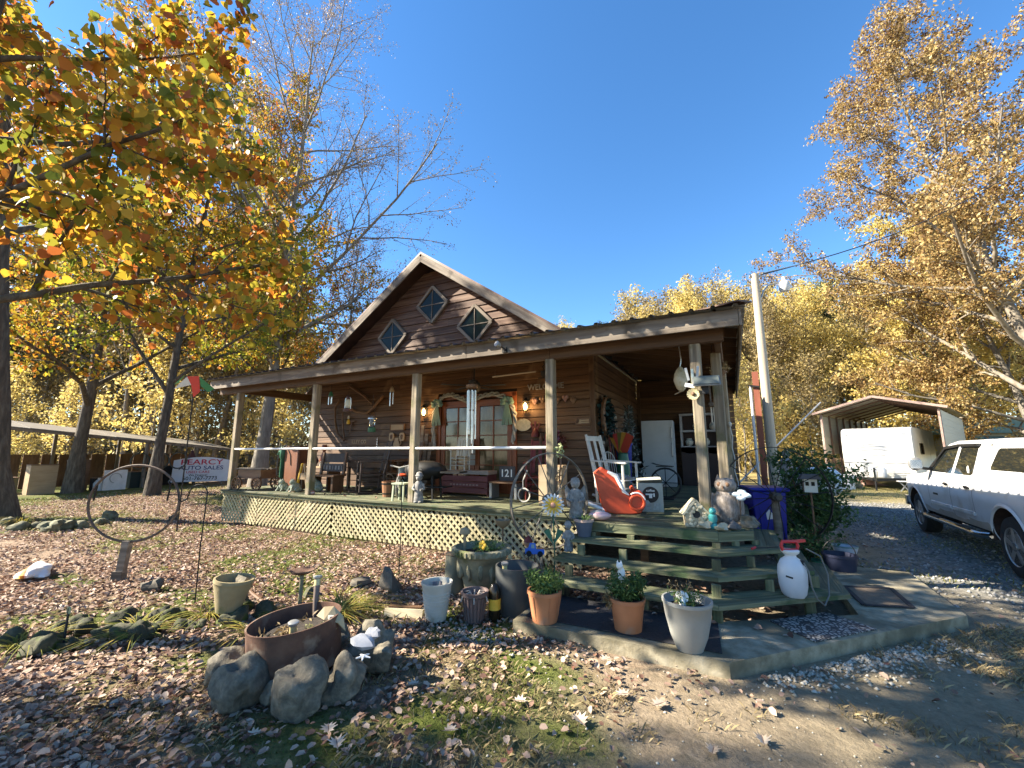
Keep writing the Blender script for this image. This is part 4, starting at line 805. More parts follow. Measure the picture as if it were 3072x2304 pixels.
for k in range(3): board_o = MB(); board_o.bar((-.12 + k * .11, -.16 + .02 * k, 0), (-.1 + k * .12, .02, 1.5 - .2 * k), .09, .02, up=(0, 1, 0)); board_o.obj('plank', greywood, t)
# letter board between the doors
t = T('slat_wall_hanging', 'three pale slat boards strung together hanging between the doors', 'wall hanging', at_wall(1414, 1370, .1))
for k in range(3): mb = MB(); mb.box((0, 0, .12 - k * .125), (.2, .015, .11)); mb.obj('slat', M('pale grey wood', [(.24, .23, .2), (.34, .33, .29)], .7, (2, 9, 9), .1, rand=.1), t)
mb = MB(); mb.tube([(-.08, .0, -.16), (-.08, 0, .25), (0, 0, .3), (.08, 0, .25), (.08, 0, -.16)], .003, 4); mb.obj('cord', blackm, t)
# shelf with red candles right of the doors
t = T('wall_shelf', 'dark shelf of red bottles and wreath sprigs on the wall left of the fourth post', 'shelf', at_wall(1650, 1338, .14)); mb = MB(); mb.box((0, .02, -.02), (.62, .2, .03)); mb.obj('board', M('barn red paint', []), t)
for k in range(4): mb = MB(); mb.lathe([(.035, 0), (.035, .17 + .05 * (k % 2)), (.015, .22 + .05 * (k % 2)), (.015, .27 + .05 * (k % 2))], 8, c=(-.2 + k * .13, 0, -.005)); mb.obj('bottle', M('red glass', [(.18, .01, .015)], .15, 3, 0, rand=.3) if k % 2 else brown, t, smooth=True)
leafcloud(160, (.15, -.02, .12), (.2, .06, .16), .06, 5, leafmat('dried berries', [(.05, .015, .01), (.12, .03, .025), (.2, .12, .09)], .1), 'dried_sprigs', t)
# vine on the fourth post
t = T('hanging_vine', 'pale green leafy vine with dried stems hung on the fourth porch post', 'plant', (-2.33, 5.93, 1.45)); leafcloud(60, (.05, -.05, .2), (.06, .05, .12), .05, 9, M('x', ['#888888']) if False else leafmat('pale vine leaves', [(.24, .3, .13), (.42, .46, .25)], .3), 'leaves', t); mb = MB(); mb.tube([(.04, -.03, .2), (.06, -.05, 0), (.03, -.04, -.2), (.05, -.05, -.36)], .014, 5); mb.obj('stem', brown, t); leafcloud(60, (.05, -.05, -.25), (.06, .05, .2), .04, 11, leaf_dead, 'dry_leaves', t)
# red swan sleigh toy
p = deck_at(1850, 1538); t = T('red_rocking_toy', 'red and white plastic swan rocking toy on the deck', 'toy', p, R(18), sc=1.0)
out = [(-.26, .62), (-.2, .66), (-.13, .62), (-.05, .6), (.06, .42), (.14, .28), (.2, .27), (.24, .33), (.33, .34), (.40, .26), (.40, .12), (.33, .02), (.2, -.0), (-.02, .0), (-.18, .03), (-.22, .12), (-.26, .3), (-.30, .5), (-.32, .57)]
for s in (-1, 1):
    mb = MB(); mb.prism(out, (0, s * .13 + .02, 0), (1, 0, 0), (0, 0, 1), .04); o_ = mb.obj('side_panel', red, t); md = o_.modifiers.new('round', 'BEVEL'); md.width = .014; md.segments = 2
mb = MB(); mb.prism([(-.1, .1), (.15, .1), (.15, .2), (-.1, .22)], (0, .11, 0), (1, 0, 0), (0, 0, 1), .22); mb.obj('seat', red, t)
mb = MB(); mb.tube([(-.12, -.16, .60), (.0, -.16, .54), (.06, -.16, .42), (.10, -.16, .32), (.17, -.165, .27)], [.02, .035, .03, .025, .01], 8); mb.obj('wing_trim', whitep, t, smooth=True)
mb = MB(); mb.tube(arc((.28, -.165, .17), .1, 0, 6.283, 18), .02, 6); mb.obj('scroll', red, t, smooth=True); mb = MB(); mb.tube(arc((.27, -.17, .18), .125, .2, 2.2, 8), .012, 6); mb.obj('scroll_highlight', whitep, t, smooth=True)
mb = MB(); mb.blob((.235, 0, .36), (.035, .1, .035), 2, .05); mb.obj('knob', red, t, smooth=True)
mb = MB(); mb.tube([(-.42, -.12, .14), (-.18, -.12, .05)], .03, 8); mb.obj('runner_tip', whitep, t, smooth=True)
t = T('cushion_stool', 'grey draped cloth heap under the white rocking chair', 'cloth', dk(-1.75, 7.45)); mb = MB(); mb.blob((0, 0, .2), (.3, .2, .2), 8, .25, 14, 8, flat=.9); mb.obj('drape', M('striped grey cloth', [(.16, .18, .18), (.32, .34, .33)], .8, (3, 30, 3), .2, rand=0), t, smooth=True); mb = MB(); mb.blob((0, 0, .42), (.16, .12, .08), 2, .2); mb.obj('top_fold', M('striped grey cloth', []), t, smooth=True)
# coffee maker carton
p = deck_at(1952, 1532); t = T('coffee_maker_box', 'grey printed coffee maker carton standing open on the deck', 'box', p, R(14)); cart = M('grey carton', [(.30, .30, .25), (.40, .40, .34)], .6, 6, .05, rand=0)
mb = MB(); mb.box((0, 0, .21), (.36, .26, .42)); mb.obj('carton', cart, t)
mb = MB(); mb.bar((-.18, -.05, .43), (.18, -.05, .45), .18, .006, up=(0, .3, 1)); mb.obj('flap', cart, t); mb = MB(); mb.bar((-.18, .1, .44), (.18, .1, .47), .14, .006, up=(0, -.5, 1)); mb.obj('flap', cart, t)
mb = MB(); mb.lathe([(0, 0), (.118, 0), (.118, .003), (0, .003)], 28, c=(0, -.131, .25), tilt=Matrix.Rotation(R(90), 3, 'X')); mb.obj('dark_disc', M('brown print', ['#2c241e'], .6, 3, 0, rand=0), t)
text(t, 'coffee', (0, -.1355, .31), (R(90), 0, 0), .05, whiteink, .0005)
mb = MB(); mb.box((-.02, -.136, .255), (.1, .002, .02)); mb.box((0, -.136, .225), (.045, .002, .05)); mb.box((.05, -.136, .245), (.02, .002, .05)); mb.obj('printed_logo', whiteink, t)
mb = MB(); mb.prism([(-.13, .03), (.0, .03), (.0, .12), (-.04, .17), (-.09, .17), (-.13, .1)], (0, -.1325, 0), (1, 0, 0), (0, 0, 1), .002); mb.prism([(.03, .03), (.13, .03), (.14, .12), (.05, .13)], (0, -.1325, 0), (1, 0, 0), (0, 0, 1), .002); mb.obj('printed_pot', M('silver print', ['#b9bcb4', '#83867f'], .5, 20, 0, rand=0), t)
# tractor seat stool, fridge, hutch, tree
p = Vector(dk(-1.18, 8.55)); t = T('tractor_seat_stool', 'black iron tractor seat stool on a small wheel before the fridge', 'stool', p); mb = MB(); mb.grid(lambda a, e: (-.24 + .48 * a, -.17 + .34 * e, .62 + .05 * (abs(a - .5) * 2) ** 2), 8, 5); mb.box((0, 0, .605), (.3, .22, .015)); mb.obj('seat', blackm, t); mb = MB(); mb.tube(arc((0, 0, .3), .27, 0, 6.283, 20), .018, 6)
for k in range(4): a = k * math.pi / 4; mb.bar((-.27 * math.cos(a), 0, .3 - .27 * math.sin(a)), (.27 * math.cos(a), 0, .3 + .27 * math.sin(a)), .014, .014)
mb.obj('wheel_base', blackm, t); mb = MB(); mb.box((0, 0, .015), (.3, .3, .03)); mb.obj('foot', blackm, t)
t = T('white_fridge', 'white upright refrigerator in the shaded porch corner', 'refrigerator', dk(-1.72, 11.6), R(4)); fr = M('fridge enamel', [(.42, .43, .42), (.5, .51, .5)], .35, 3, .02, rand=0)
mb = MB(); mb.box((0, .06, .84), (.78, .62, 1.66)); mb.obj('cabinet', fr, t)
mb = MB(); mb.box((0, -.285, 1.40), (.77, .06, .54)); mb.obj('freezer_door', fr, t); mb = MB(); mb.box((0, -.285, .60), (.77, .06, 1.04)); mb.obj('door', fr, t)
for z0, z1 in ((1.2, 1.5), (.75, 1.1)): mb = MB(); mb.tube([(.34, -.32, z0), (.34, -.35, z0 + .03), (.34, -.35, z1 - .03), (.34, -.32, z1)], .014, 6); mb.obj('handle', galv, t)
t = T('white_hutch', 'tall white hutch with glazed doors beside the fridge', 'hutch', dk(-.72, 12.15)); hut = M('chipped hutch paint', [(.30, .28, .26), (.44, .42, .4)], .5, 7, .1, rand=0); mb = MB(); mb.box((0, .1, .5), (1.0, .4, 1.0)); mb.obj('base', M('dark hutch base', [(.04, .02, .016)], .6, 3, 0, rand=0), t); mb = MB(); mb.box((0, .22, 1.42), (.96, .04, .85)); mb.obj('back', M('dark hutch base', []), t)
for x in (-.48, 0, .48): mb = MB(); mb.box((x, .08, 1.42), (.05, .3, .86)); mb.obj('stile', hut, t)
for zz in (1.0, 1.42, 1.86): mb = MB(); mb.box((0, .08, zz), (1.02, .32, .05)); mb.obj('shelf', hut, t)
mb = MB(); mb.prism([(-.5, 0), (.5, 0), (.5, -.1), (.3, -.16), (0, -.1), (-.3, -.16), (-.5, -.1)], (0, -.08, .98), (1, 0, 0), (0, 0, 1), .02); mb.obj('apron', hut, t)
for k in range(4): mb = MB(); mb.lathe([(.04, 0), (.09, .05), (.1, .12), (.06, .18), (.07, .2)], 10, c=(-.3 + k * .2, .05, 1.45 if k % 2 else 1.03)); mb.obj('jug', cream, t, smooth=True)
text(t, 'HI', (.02, .05, 2.0), (R(90), 0, 0), .24, hut, .02)
t = T('frosted_christmas_tree', 'small snow flocked artificial tree in the dark porch corner', 'christmas tree', dk(-2.05, 9.6)); mb = MB(); mb.tube([(0, 0, 0), (0, 0, 1.9)], .02, 6); mb.obj('trunk', brown, t)
g_ = np.random.RandomState(8); n_ = 900; zz = .35 + 1.5 * g_.rand(n_); rr = .34 * (1.95 - zz) / 1.6 * np.sqrt(g_.rand(n_)); aa = g_.rand(n_) * 6.283
link(bpy.data.objects.new('branches', leaves_mesh('branches', np.stack([rr * np.cos(aa), rr * np.sin(aa), zz], 1), .12, g_, leafmat('flocked needles', [(.01, .02, .015), (.06, .08, .07), (.36, .38, .37)], 0), .25)), t)
t = T('garden_flags', 'bundle of red and yellow folded garden flags propped before the fridge', 'flags', dk(-2.0, 8.7)); 
for k, cl in enumerate(((.35, .16, .012), (.36, .03, .02), (.1, .09, .015), (.4, .2, .02), (.34, .04, .02))): mb = MB(); a = -.5 + k * .25; mb.bar((0, 0, .85), (math.sin(a) * .42, -.05 * k, .85 + .42 * math.cos(a)), .16, .01, up=(0, 1, 0)); mb.obj('flag', M('flag cloth %d' % k, [cl], .7, 3, 0, rand=0), t)
mb = MB(); mb.lathe([(.12, 0), (.14, .5), (.1, .84), (.12, .86)], 12); mb.obj('urn', greenp, t, smooth=True)
t = T('blue_crate', 'deep blue storage tub stacked under the frosted tree', 'tub', dk(-2.12, 9.1)); mb = MB(); mb.lathe([(.18, 0), (.22, 1.0), (.23, 1.02)], 4); mb.obj('body', bluebin, t); mb = MB(); mb.lathe([(.24, 1.02), (.24, 1.06), (0, 1.07)], 4); mb.obj('lid', bluebin, t)
t = T('dark_wreath', 'large dark green wreath hanging on the side wall near the house corner', 'wreath', (-2.28, 8.6, 2.35)); leafcloud(500, (0, 0, 0), (.08, .32, .42), .11, 21, leafmat('dark wreath', [(.005, .01, .01), (.015, .035, .035), (.03, .09, .09)], .1), 'needles', t, .6)
mb = MB(); mb.tube([Vector((0, .3 * math.cos(a / 16 * 6.283), .38 * math.sin(a / 16 * 6.283))) for a in range(16)], .05, 6, closed=True); mb.obj('ring', brown, t)
for k, (yy, zz, w_, h_, mm, lb) in enumerate(((9.0, 1.55, .3, .4, tanwood, 'pale framed picture low on the side wall'), (9.55, 2.3, .16, .28, cream, 'pale heart shaped plaque high on the side wall'), (8.45, 1.7, .16, .3, cream, 'narrow cream plaque on the side wall by the corner'))):
    t = T('side_plaque', lb, 'plaque', (-2.33, yy, zz)); mb = MB(); mb.box((0, 0, 0), (.02, w_, h_)); mb.obj('panel', mm, t); mb = MB(); mb.box((.012, 0, 0), (.006, w_ * .6, h_ * .6)); mb.obj('picture', brown, t)
t = T('hanging_tools', 'cluster of long wooden tools and canes standing against the side wall', 'tools', dk(-2.18, 9.0))
for k in range(6): mb = MB(); mb.tube([(.03 * k, -.3 + .12 * k, 0), (-.1, -.32 + .13 * k, 1.35 + .12 * ((k * 5) % 4))], .018, 6); mb.obj('cane', brown if k % 2 else M('barn red paint', []), t, smooth=True)
t = T('bent_wire_chair', 'white wire-backed patio chair in the shade behind the rocking chair', 'chair', dk(-2.0, 8.2), R(60)); mb = MB(); mb.lathe([(.2, .42), (.21, .44), (0, .45)], 14); mb.obj('seat', oldw, t)
mb = MB()
for k in range(7): x = -.18 + k * .06; mb.tube([(x, .19, .44), (x, .24, .62 + .25 * math.sqrt(max(0, 1 - (x / .2) ** 2)))], .006, 5)
mb.tube([Vector((.2 * math.cos(a), .24, .62 + .26 * math.sin(a))) for a in np.linspace(0, math.pi, 12)], .01, 5); mb.obj('wire_back', oldw, t)
for s in ((-.14, -.14), (.14, -.14), (-.14, .16), (.14, .16)): mb = MB(); mb.tube([(s[0], s[1], .43), (s[0] * 1.3, s[1] * 1.3, 0)], .01, 5); mb.obj('leg', oldw, t)
# hanging birdhouses and lamps at the corner post
p = W(2042, 1132, 6.6); t = T('gourd_birdhouse', 'pale bottle gourd birdhouse hanging near the corner post', 'birdhouse', p); mb = MB(); mb.lathe([(0, -.22), (.03, -.21), (.07, -.16), (.105, -.04), (.085, .06), (.05, .12), (.02, .16), (0, .17)], 16, wob=lambda a, z: .03 * math.sin(4 * a + 12 * z)); mb.obj('gourd', M('bleached gourd', [(.30, .24, .13), (.5, .44, .3), (.62, .58, .46)], .6, (12, 12, 12), .4, rand=0), t, smooth=True); mb = MB(); mb.tube([(0, 0, .16), (.02, 0, .26), (.01, 0, .4), (0, 0, .5)], .009, 6); mb.obj('hook', steel, t, smooth=True); mb = MB(); mb.tube([(.02, -.05, -.21), (-.09, -.07, -.26)], .008, 5); mb.obj('perch', tanwood, t)
p = W(2078, 1130, 5.92); t = T('post_clip_board', 'grey clip and white tag fixed on the front of the corner post', 'wall hanging', p)
for k, (x, z0, z1, an) in enumerate(((-.05, -.05, .12, -.15), (0, -.08, .1, 0), (.05, -.07, .13, .12))): mb = MB(); mb.bar((x, -.02 - .01 * k, z0), (x + an * .2, -.02 - .01 * k, z1), .03, .012, up=(0, 1, 0)); mb.obj('tube', galv if k != 1 else M('pale blue enamel', [(.3, .38, .38)], .4, 5, 0, rand=0), t)
mb = MB(); mb.box((-.04, -.035, -.12), (.12, .012, .05), ry=.25); mb.obj('tag', whitep, t)
p = W(2080, 1183, 5.92); t = T('daisy_plaque', 'dried cream flower head nailed to the corner post under the tag', 'ornament', p); mb = MB()
for k in range(14): a = k * 6.283 / 14; mb.bar((0, -.01, 0), (.075 * math.cos(a), -.03, .075 * math.sin(a)), .024, .006, up=(0, 1, 0))
mb.obj('petals', M('dried petals', [(.35, .3, .16), (.52, .46, .28)], .7, 9, .1, rand=0), t); mb = MB(); mb.blob((0, -.03, 0), (.025, .02, .025), 1, .2); mb.obj('centre', brown, t, smooth=True)
p = W(2118, 1140, 5.85); t = T('solar_panel_light', 'tilted solar panel lamp mounted on the corner post', 'solar light', p); mb = MB(); mb.box((0, 0, 0), (.30, .16, .012), rx=R(48), rz=R(8)); mb.obj('panel', M('solar glass', [(.12, .14, .13), (.2, .22, .2)], .15, 5, 0, rand=0), t)
mb = MB(); mb.box((0, .012, -.008), (.33, .19, .014), rx=R(48), rz=R(8)); mb.obj('frame', galv, t); mb = MB(); mb.box((-.02, .06, -.1), (.08, .06, .14)); mb.obj('lamp_body', blackm, t)
p = W(2146, 1190, 7.2); t = T('lantern_chime', 'open wooden lantern with pale tube chimes hanging behind the corner post', 'wind chime', p)
for s in (-.07, .07): mb = MB(); mb.bar((s, 0, -.1), (s, 0, .2), .02, .02, up=(0, 1, 0)); mb.obj('upright', greywood, t)
mb = MB(); mb.box((0, 0, -.12), (.2, .14, .05)); mb.obj('base', greywood, t); mb = MB(); mb.lathe([(.13, .2), (0, .34)], 4); mb.obj('roof', brown, t)
for k in range(5): mb = MB(); mb.tube([(-.07 + .035 * k, 0, -.16), (-.07 + .035 * k, 0, -.4 - .03 * (k % 3))], .011, 6); mb.obj('chime_tube', cream, t, smooth=True)
mb = MB(); mb.tube([(0, 0, .33), (0, 0, .9)], .004, 4); mb.obj('cord', blackm, t)
p = W(2156, 1115, 7.6); t = T('hanging_basket', 'dry plant in a hanging basket under the right eave', 'hanging plant', p); mb = MB(); mb.lathe([(.03, -.12), (.12, -.02), (.13, 0), (.11, 0)], 14); mb.obj('basket', brown, t); leafcloud(140, (0, 0, .05), (.17, .17, .12), .07, 4, leaf_dead, 'dry_leaves', t); mb = MB()
for k in range(3): a = k * 2.09; mb.tube([(.13 * math.cos(a), .13 * math.sin(a), 0), (0, 0, .5)], .003, 4)
mb.obj('chains', darkmetal, t)
t = T('extension_cord', 'white extension cord hanging down the second right-side post', 'cord', (-.02, 8.5, .8)); mb = MB(); mb.tube([(.0, 0, 1.3), (.03, -.02, 1.1), (.01, 0, .9), (.04, -.03, .7), (.02, -.02, .5), (.06, -.02, .3), (.03, -.03, .1)], .008, 6); mb.obj('cable', oldw, t, smooth=True); mb = MB(); mb.blob((.0, -.02, 1.32), (.03, .03, .05), 3, .1); mb.obj('plug', oldw, t, smooth=True)
# on the landing: birdhouse of stone, owl, bird, rocks
p = Vector((-.47, 5.68, DKZ)); t = T('stone_birdhouse', 'little birdhouse clad in pale pebbles on the top step', 'birdhouse', p, R(15)); mb = MB(); mb.prism([(-.11, 0), (.11, 0), (.13, .16), (0, .30), (-.13, .16)], (0, .1, 0), (1, 0, 0), (0, 0, 1), .2); mb.obj('body', M('mortar', [(.3, .25, .16), (.42, .36, .25)], .9, 12, .4, rand=0), t); rr = random.Random(3)
pale = M('pale pebble cladding', [(.38, .32, .2), (.58, .52, .38)], .8, (14, 14, 14), .3, rand=.25)
for k in range(46):
    x, zz = rr.uniform(-.12, .12), rr.uniform(.01, .27)
    if zz > .17 + (.13 - abs(x)) * .95 or (x * x + (zz - .15) ** 2) < .0022: continue
    mb = MB(); mb.blob((x, -.105, zz), (rr.uniform(.016, .028), .016, rr.uniform(.016, .026)), k, .2, 7, 5); mb.obj('pebble', pale, t, smooth=True)
mb = MB(); mb.lathe([(0, 0), (.042, 0), (.042, .004), (0, .004)], 16, c=(0, -.104, .15), tilt=Matrix.Rotation(R(90), 3, 'X')); mb.obj('entrance_hole', blackm, t)
for s in (-1, 1): mb = MB(); mb.bar((s * .155, 0, .14), (0, 0, .315), .23, .02, up=(s, 0, 1)); mb.obj('roof_side', pale, t)
p = Vector((-.12, 5.96, DKZ)); t = T('owl_statue', 'large grey-brown speckled owl statue beside the corner post', 'statue', p, R(-12)); owl = M('owl feathers', [(.07, .06, .05), (.2, .17, .145), (.36, .32, .29)], .8, (26, 26, 13), .8, rand=0)
mb = MB(); mb.lathe([(.10, 0), (.15, .08), (.165, .2), (.14, .33), (.1, .4), (.06, .42)], 18, sy=.85); mb.obj('body', owl, t, smooth=True); mb = MB(); mb.blob((0, -.01, .47), (.125, .11, .10), 3, .06, 14, 9); mb.obj('head', owl, t, smooth=True)
for s in (-1, 1):
    mb = MB(); mb.lathe([(.03, 0), (0, .07)], 8, c=(s * .08, 0, .54)); mb.obj('ear_tuft', owl, t); mb = MB(); mb.blob((s * .045, -.105, .49), (.028, .015, .028), 1, 0, 10, 6); mb.obj('eye', brown, t, smooth=True); mb = MB(); mb.blob((s * .15, .02, .22), (.035, .1, .16), 5, .1, 10, 7); mb.obj('wing', owl, t, smooth=True)
mb = MB(); mb.lathe([(.015, 0), (0, .05)], 6, c=(0, -.125, .47), tilt=Matrix.Rotation(R(160), 3, 'X')); mb.obj('beak', brown, t)
t = T('glass_lily', 'pale blue glass flower ornament leaning against the owl', 'ornament', (.02, 5.84, DKZ)); mb = MB(); mb.tube([(0, 0, 0), (.01, 0, .34)], .008, 6); mb.obj('stem', brown, t)
for k in range(4): a = k * 1.5; mb = MB(); mb.blob((.03 + .05 * math.cos(a), .02 * math.sin(a), .37 + .035 * math.sin(a)), (.05, .02, .03), k, .1, 8, 6); mb.obj('petal', M('milky blue glass', [(.42, .5, .55), (.6, .67, .72)], .25, 4, 0, rand=.05), t, smooth=True)
t = T('teal_bird', 'small teal ceramic bird in front of the corner post', 'figurine', (-.27, 5.60, DKZ), R(10)); mb = MB(); mb.lathe([(.05, 0), (.06, .03), (.035, .06), (.05, .1), (.045, .15), (.02, .17)], 12); mb.obj('body', teal, t, smooth=True); mb = MB(); mb.blob((0, -.015, .2), .04, 1, .05, 10, 7); mb.lathe([(.012, 0), (0, .035)], 6, c=(0, -.05, .2), tilt=Matrix.Rotation(R(90), 3, 'X')); mb.obj('head', teal, t, smooth=True)
for k, (x, y, r_, lb) in enumerate(((.06, 5.93, .12, 'dark grey rough stone at the right end of the top step'), (-.18, 5.52, .055, 'small tan stone on the top step edge by the teal bird'), (-.36, 5.56, .06, 'pale tan stone between the birdhouse and the teal bird'), (-.07, 5.66, .075, 'dark stone in front of the owl statue'), (-.17, 5.66, .05, 'reddish pebble under the owl statue'))):
    t = T('landing_stone', lb, 'stone', (x, y, DKZ + r_ * .5), group='stones on the top step'); mm = (stone, pale, pale, M('dark stone', [(.05, .05, .05), (.13, .125, .12)], .85, 9, .6, rand=.1), M('red stone', [(.2, .1, .06), (.3, .18, .12)], .8, 9, .4, rand=0))[k]
    mb = MB(); mb.blob((0, 0, 0), (r_ * 1.2, r_, r_ * .8), 40 + k, .35, 10, 7, flat=.6); mb.obj('stone_body', mm, t, smooth=True, ang=25)
t = T('pink_seashell', 'glossy pink and grey glass shell on the porch edge beside the angel', 'ornament', (-1.62, 5.56, DKZ), R(10)); mb = MB(); mb.blob((0, 0, .055), (.14, .08, .06), 3, .12, 14, 8, flat=.9); mb.obj('shell', M('pink glass', [(.48, .28, .3), (.62, .46, .47)], .2, 6, .05, rand=0), t, smooth=True); mb = MB(); mb.blob((-.02, .02, .1), (.11, .06, .04), 6, .2, 12, 7); mb.obj('grey_back', galv, t, smooth=True)
t = T('step_flower_pot', 'blue-grey flower pot with a grassy plant on the steps left side', 'potted plant', (-1.74, 5.28, .592)); mb = MB(); mb.lathe([(.08, 0), (.115, .18), (.125, .18), (.125, .21), (.105, .21), (.1, .17), (0, .17)], 18); mb.obj('pot', M('blue grey plastic', [(.07, .085, .12), (.12, .135, .17)], .5, 6, .05, rand=0), t, smooth=True); mb = MB(); mb.lathe([(.126, .18), (.127, .21), (.104, .213)], 18, cap=False); mb.obj('rim', M('pinkish rim', [(.42, .3, .25)], .6, 6, 0, rand=0), t); blades(70, (0, 0, .17), .08, .14, .009, 5, .8, .6, leaf_herb, 'leaves', t)
# ================================================================ THINGS IN THE YARD
def pot(name, label, loc, prof, m, cat='planter', rz=0, soilz=None, soilr=None, n=26, wob=None, rim=None):
    t = T(name, label, cat, loc, rz); mb = MB(); mb.lathe(prof, n, wob=wob); mb.obj('pot', m, t, smooth=True, ang=50)
    if soilz: mb = MB(); mb.lathe([(soilr, soilz - .03), (soilr, soilz), (soilr * .5, soilz + .015), (0, soilz + .02)], 18); mb.obj('soil', soil, t)
    if rim: mb = MB(); mb.lathe(rim, n); mb.obj('rim', m, t, smooth=True, ang=50)
    return t
def thick(r0, r1, h, th=.012, lip=.0, lh=.03):
    """outer wall up, rim, inner wall down to a floor"""
    return [(r0, 0), (r0 + (r1 - r0) * .5, h * .5), (r1, h - lh - .001), (r1 + lip, h - lh), (r1 + lip, h), (r1 - th, h), (r1 - th, h - lh), (r0 - th, .03), (0, .03)]
def needles(n, c, r, h, seed, mat, name, parent, size=.03):
    """bushy herb: stems with many small narrow leaves"""
    g = np.random.RandomState(seed); k = max(6, n // 26); P = []
    for i in range(k):
        a = g.rand() * 6.283; d = np.array([math.cos(a), math.sin(a), 0]) * g.rand() ** .5; tip = np.array(c) + d * r * 1.25 + np.array([0, 0, h * (.6 + .55 * g.rand())]); b0 = np.array(c) + d * r * .45
        t = g.rand(26, 1) ** .7; P.append(b0 + (tip - b0) * t + g.randn(26, 3) * .012)
    o = bpy.data.objects.new(name, leaves_mesh(name, np.concatenate(P), size, g, mat, .28)); return link(o, parent)
# urn
p = Vector((-2.72, 4.42, 0)); t = pot('stone_urn', 'big cast stone urn with a ribbed rim full of weeds', p, [(.17, 0), (.19, .06), (.24, .25), (.30, .44), (.32, .455), (.345, .47), (.35, .50), (.345, .53), (.31, .54), (.30, .50), (.27, .46), (0, .46)], M('mossy cast urn', [(.12, .11, .07), (.22, .20, .13), (.32, .29, .2)], .9, (7, 7, 7), .6, rand=0, spots=((.10, .11, .04), 4, .55)), soilz=.46, soilr=.275, n=32)
for k in range(36): a = k * 6.283 / 36; mb = MB(); mb.bar((.348 * math.cos(a), .348 * math.sin(a), .475), (.350 * math.cos(a), .350 * math.sin(a), .527), .022, .016, up=(math.cos(a), math.sin(a), 0)); mb.obj('rim_rib', MATS['mossy cast urn'], t)
mb = MB()
for k in range(5): a = 3.7 + k * .5; mb.blob((.26 * math.cos(a), .26 * math.sin(a), .3), (.03, .03, .1), k, .3, 8, 7)
mb.obj('grape_relief', MATS['mossy cast urn'], t, smooth=True); needles(620, (.05, .05, .46), .22, .14, 3, leaf_herb, 'weeds', t, .035)
t = T('log_stump', 'short grey log standing against the left of the stone urn', 'log', (-3.06, 4.36, 0)); mb = MB(); mb.lathe([(.14, 0), (.125, .2), (.12, .42), (0, .43)], 14, wob=lambda a, z: .08 * math.sin(3 * a) + .04 * math.sin(7 * a)); mb.obj('bark', M('grey log', [(.13, .12, .08), (.24, .22, .15)], .9, (8, 8, 2), .6, rand=0), t, smooth=True); mb = MB(); mb.lathe([(.118, .431), (0, .434)], 14); mb.obj('cut_face', tanwood, t)
t = T('mushroom_ornament', 'tan wooden mushroom stake standing in the stone urn', 'ornament', (-2.95, 4.40, .46)); mb = MB(); mb.lathe([(.016, -.05), (.018, .2)], 8); mb.obj('stem', tanwood, t); mb = MB(); mb.lathe([(.018, .2), (.06, .2), (.066, .22), (.055, .26), (.0, .28)], 14); mb.obj('cap', M('tan mushroom cap', [(.27, .2, .12), (.36, .28, .18)], .7, 9, .2, rand=0), t, smooth=True)
t = T('bird_feeder_dish', 'small brown bowl feeder on a stake behind the stone urn', 'bird feeder', (-2.62, 4.75, 0)); mb = MB(); mb.tube([(0, 0, 0), (0, 0, .72)], .012, 6); mb.obj('stake', brown, t); mb = MB(); mb.lathe([(.02, .7), (.08, .74), (.1, .8), (.09, .8), (.06, .75), (0, .74)], 16); mb.obj('bowl', M('brown bowl', [(.16, .11, .06), (.24, .18, .11)], .6, 6, .1, rand=0), t, smooth=True)
t = T('yellow_pansy', 'small yellow flower blooming in the stone urn', 'flower', (-2.63, 4.30, .50)); mb = MB(); mb.tube([(0, 0, -.05), (0, 0, .06)], .004, 5); mb.obj('stem', greenp, t); mb = MB()
for k in range(5): a = k * 1.257; mb.blob((.03 * math.cos(a), -.01, .08 + .03 * math.sin(a)), (.025, .01, .025), k, .1, 8, 5)
mb.obj('petals', goldp, t, smooth=True)
# bare twig plant behind urn
t = T('bare_shrub', 'leafless pale twiggy shrub against the lattice by the stone urn', 'shrub', (-2.35, 5.35, 0)); rr = random.Random(12)
for k in range(7):
    mb = MB(); p = Vector((rr.uniform(-.1, .1), rr.uniform(-.1, .1), 0)); d = Vector((rr.uniform(-1.0, .8), rr.uniform(-.6, .1), 1.0)).normalized(); pts = [p]
    for s in range(6): d = (d + Vector((rr.uniform(-.35, .35), rr.uniform(-.3, .3), rr.uniform(-.2, .15)))).normalized(); p = p + d * .14; pts.append(p.copy())
    mb.tube(pts, [.009 - .0012 * i for i in range(7)], 5)
    for s in (3, 4, 5): q = pts[s]; mb.tube([q, q + Vector((rr.uniform(-.14, .14), rr.uniform(-.1, .1), .08))], [.004, .002], 4)
    mb.obj('stem', M('pale twig', [(.25, .22, .18), (.4, .36, .3)], .8, 9, .1, rand=.1), t)
leafcloud(150, (0, -.05, .3), (.4, .2, .28), .04, 6, leaf_dead, 'dry_leaves', t)
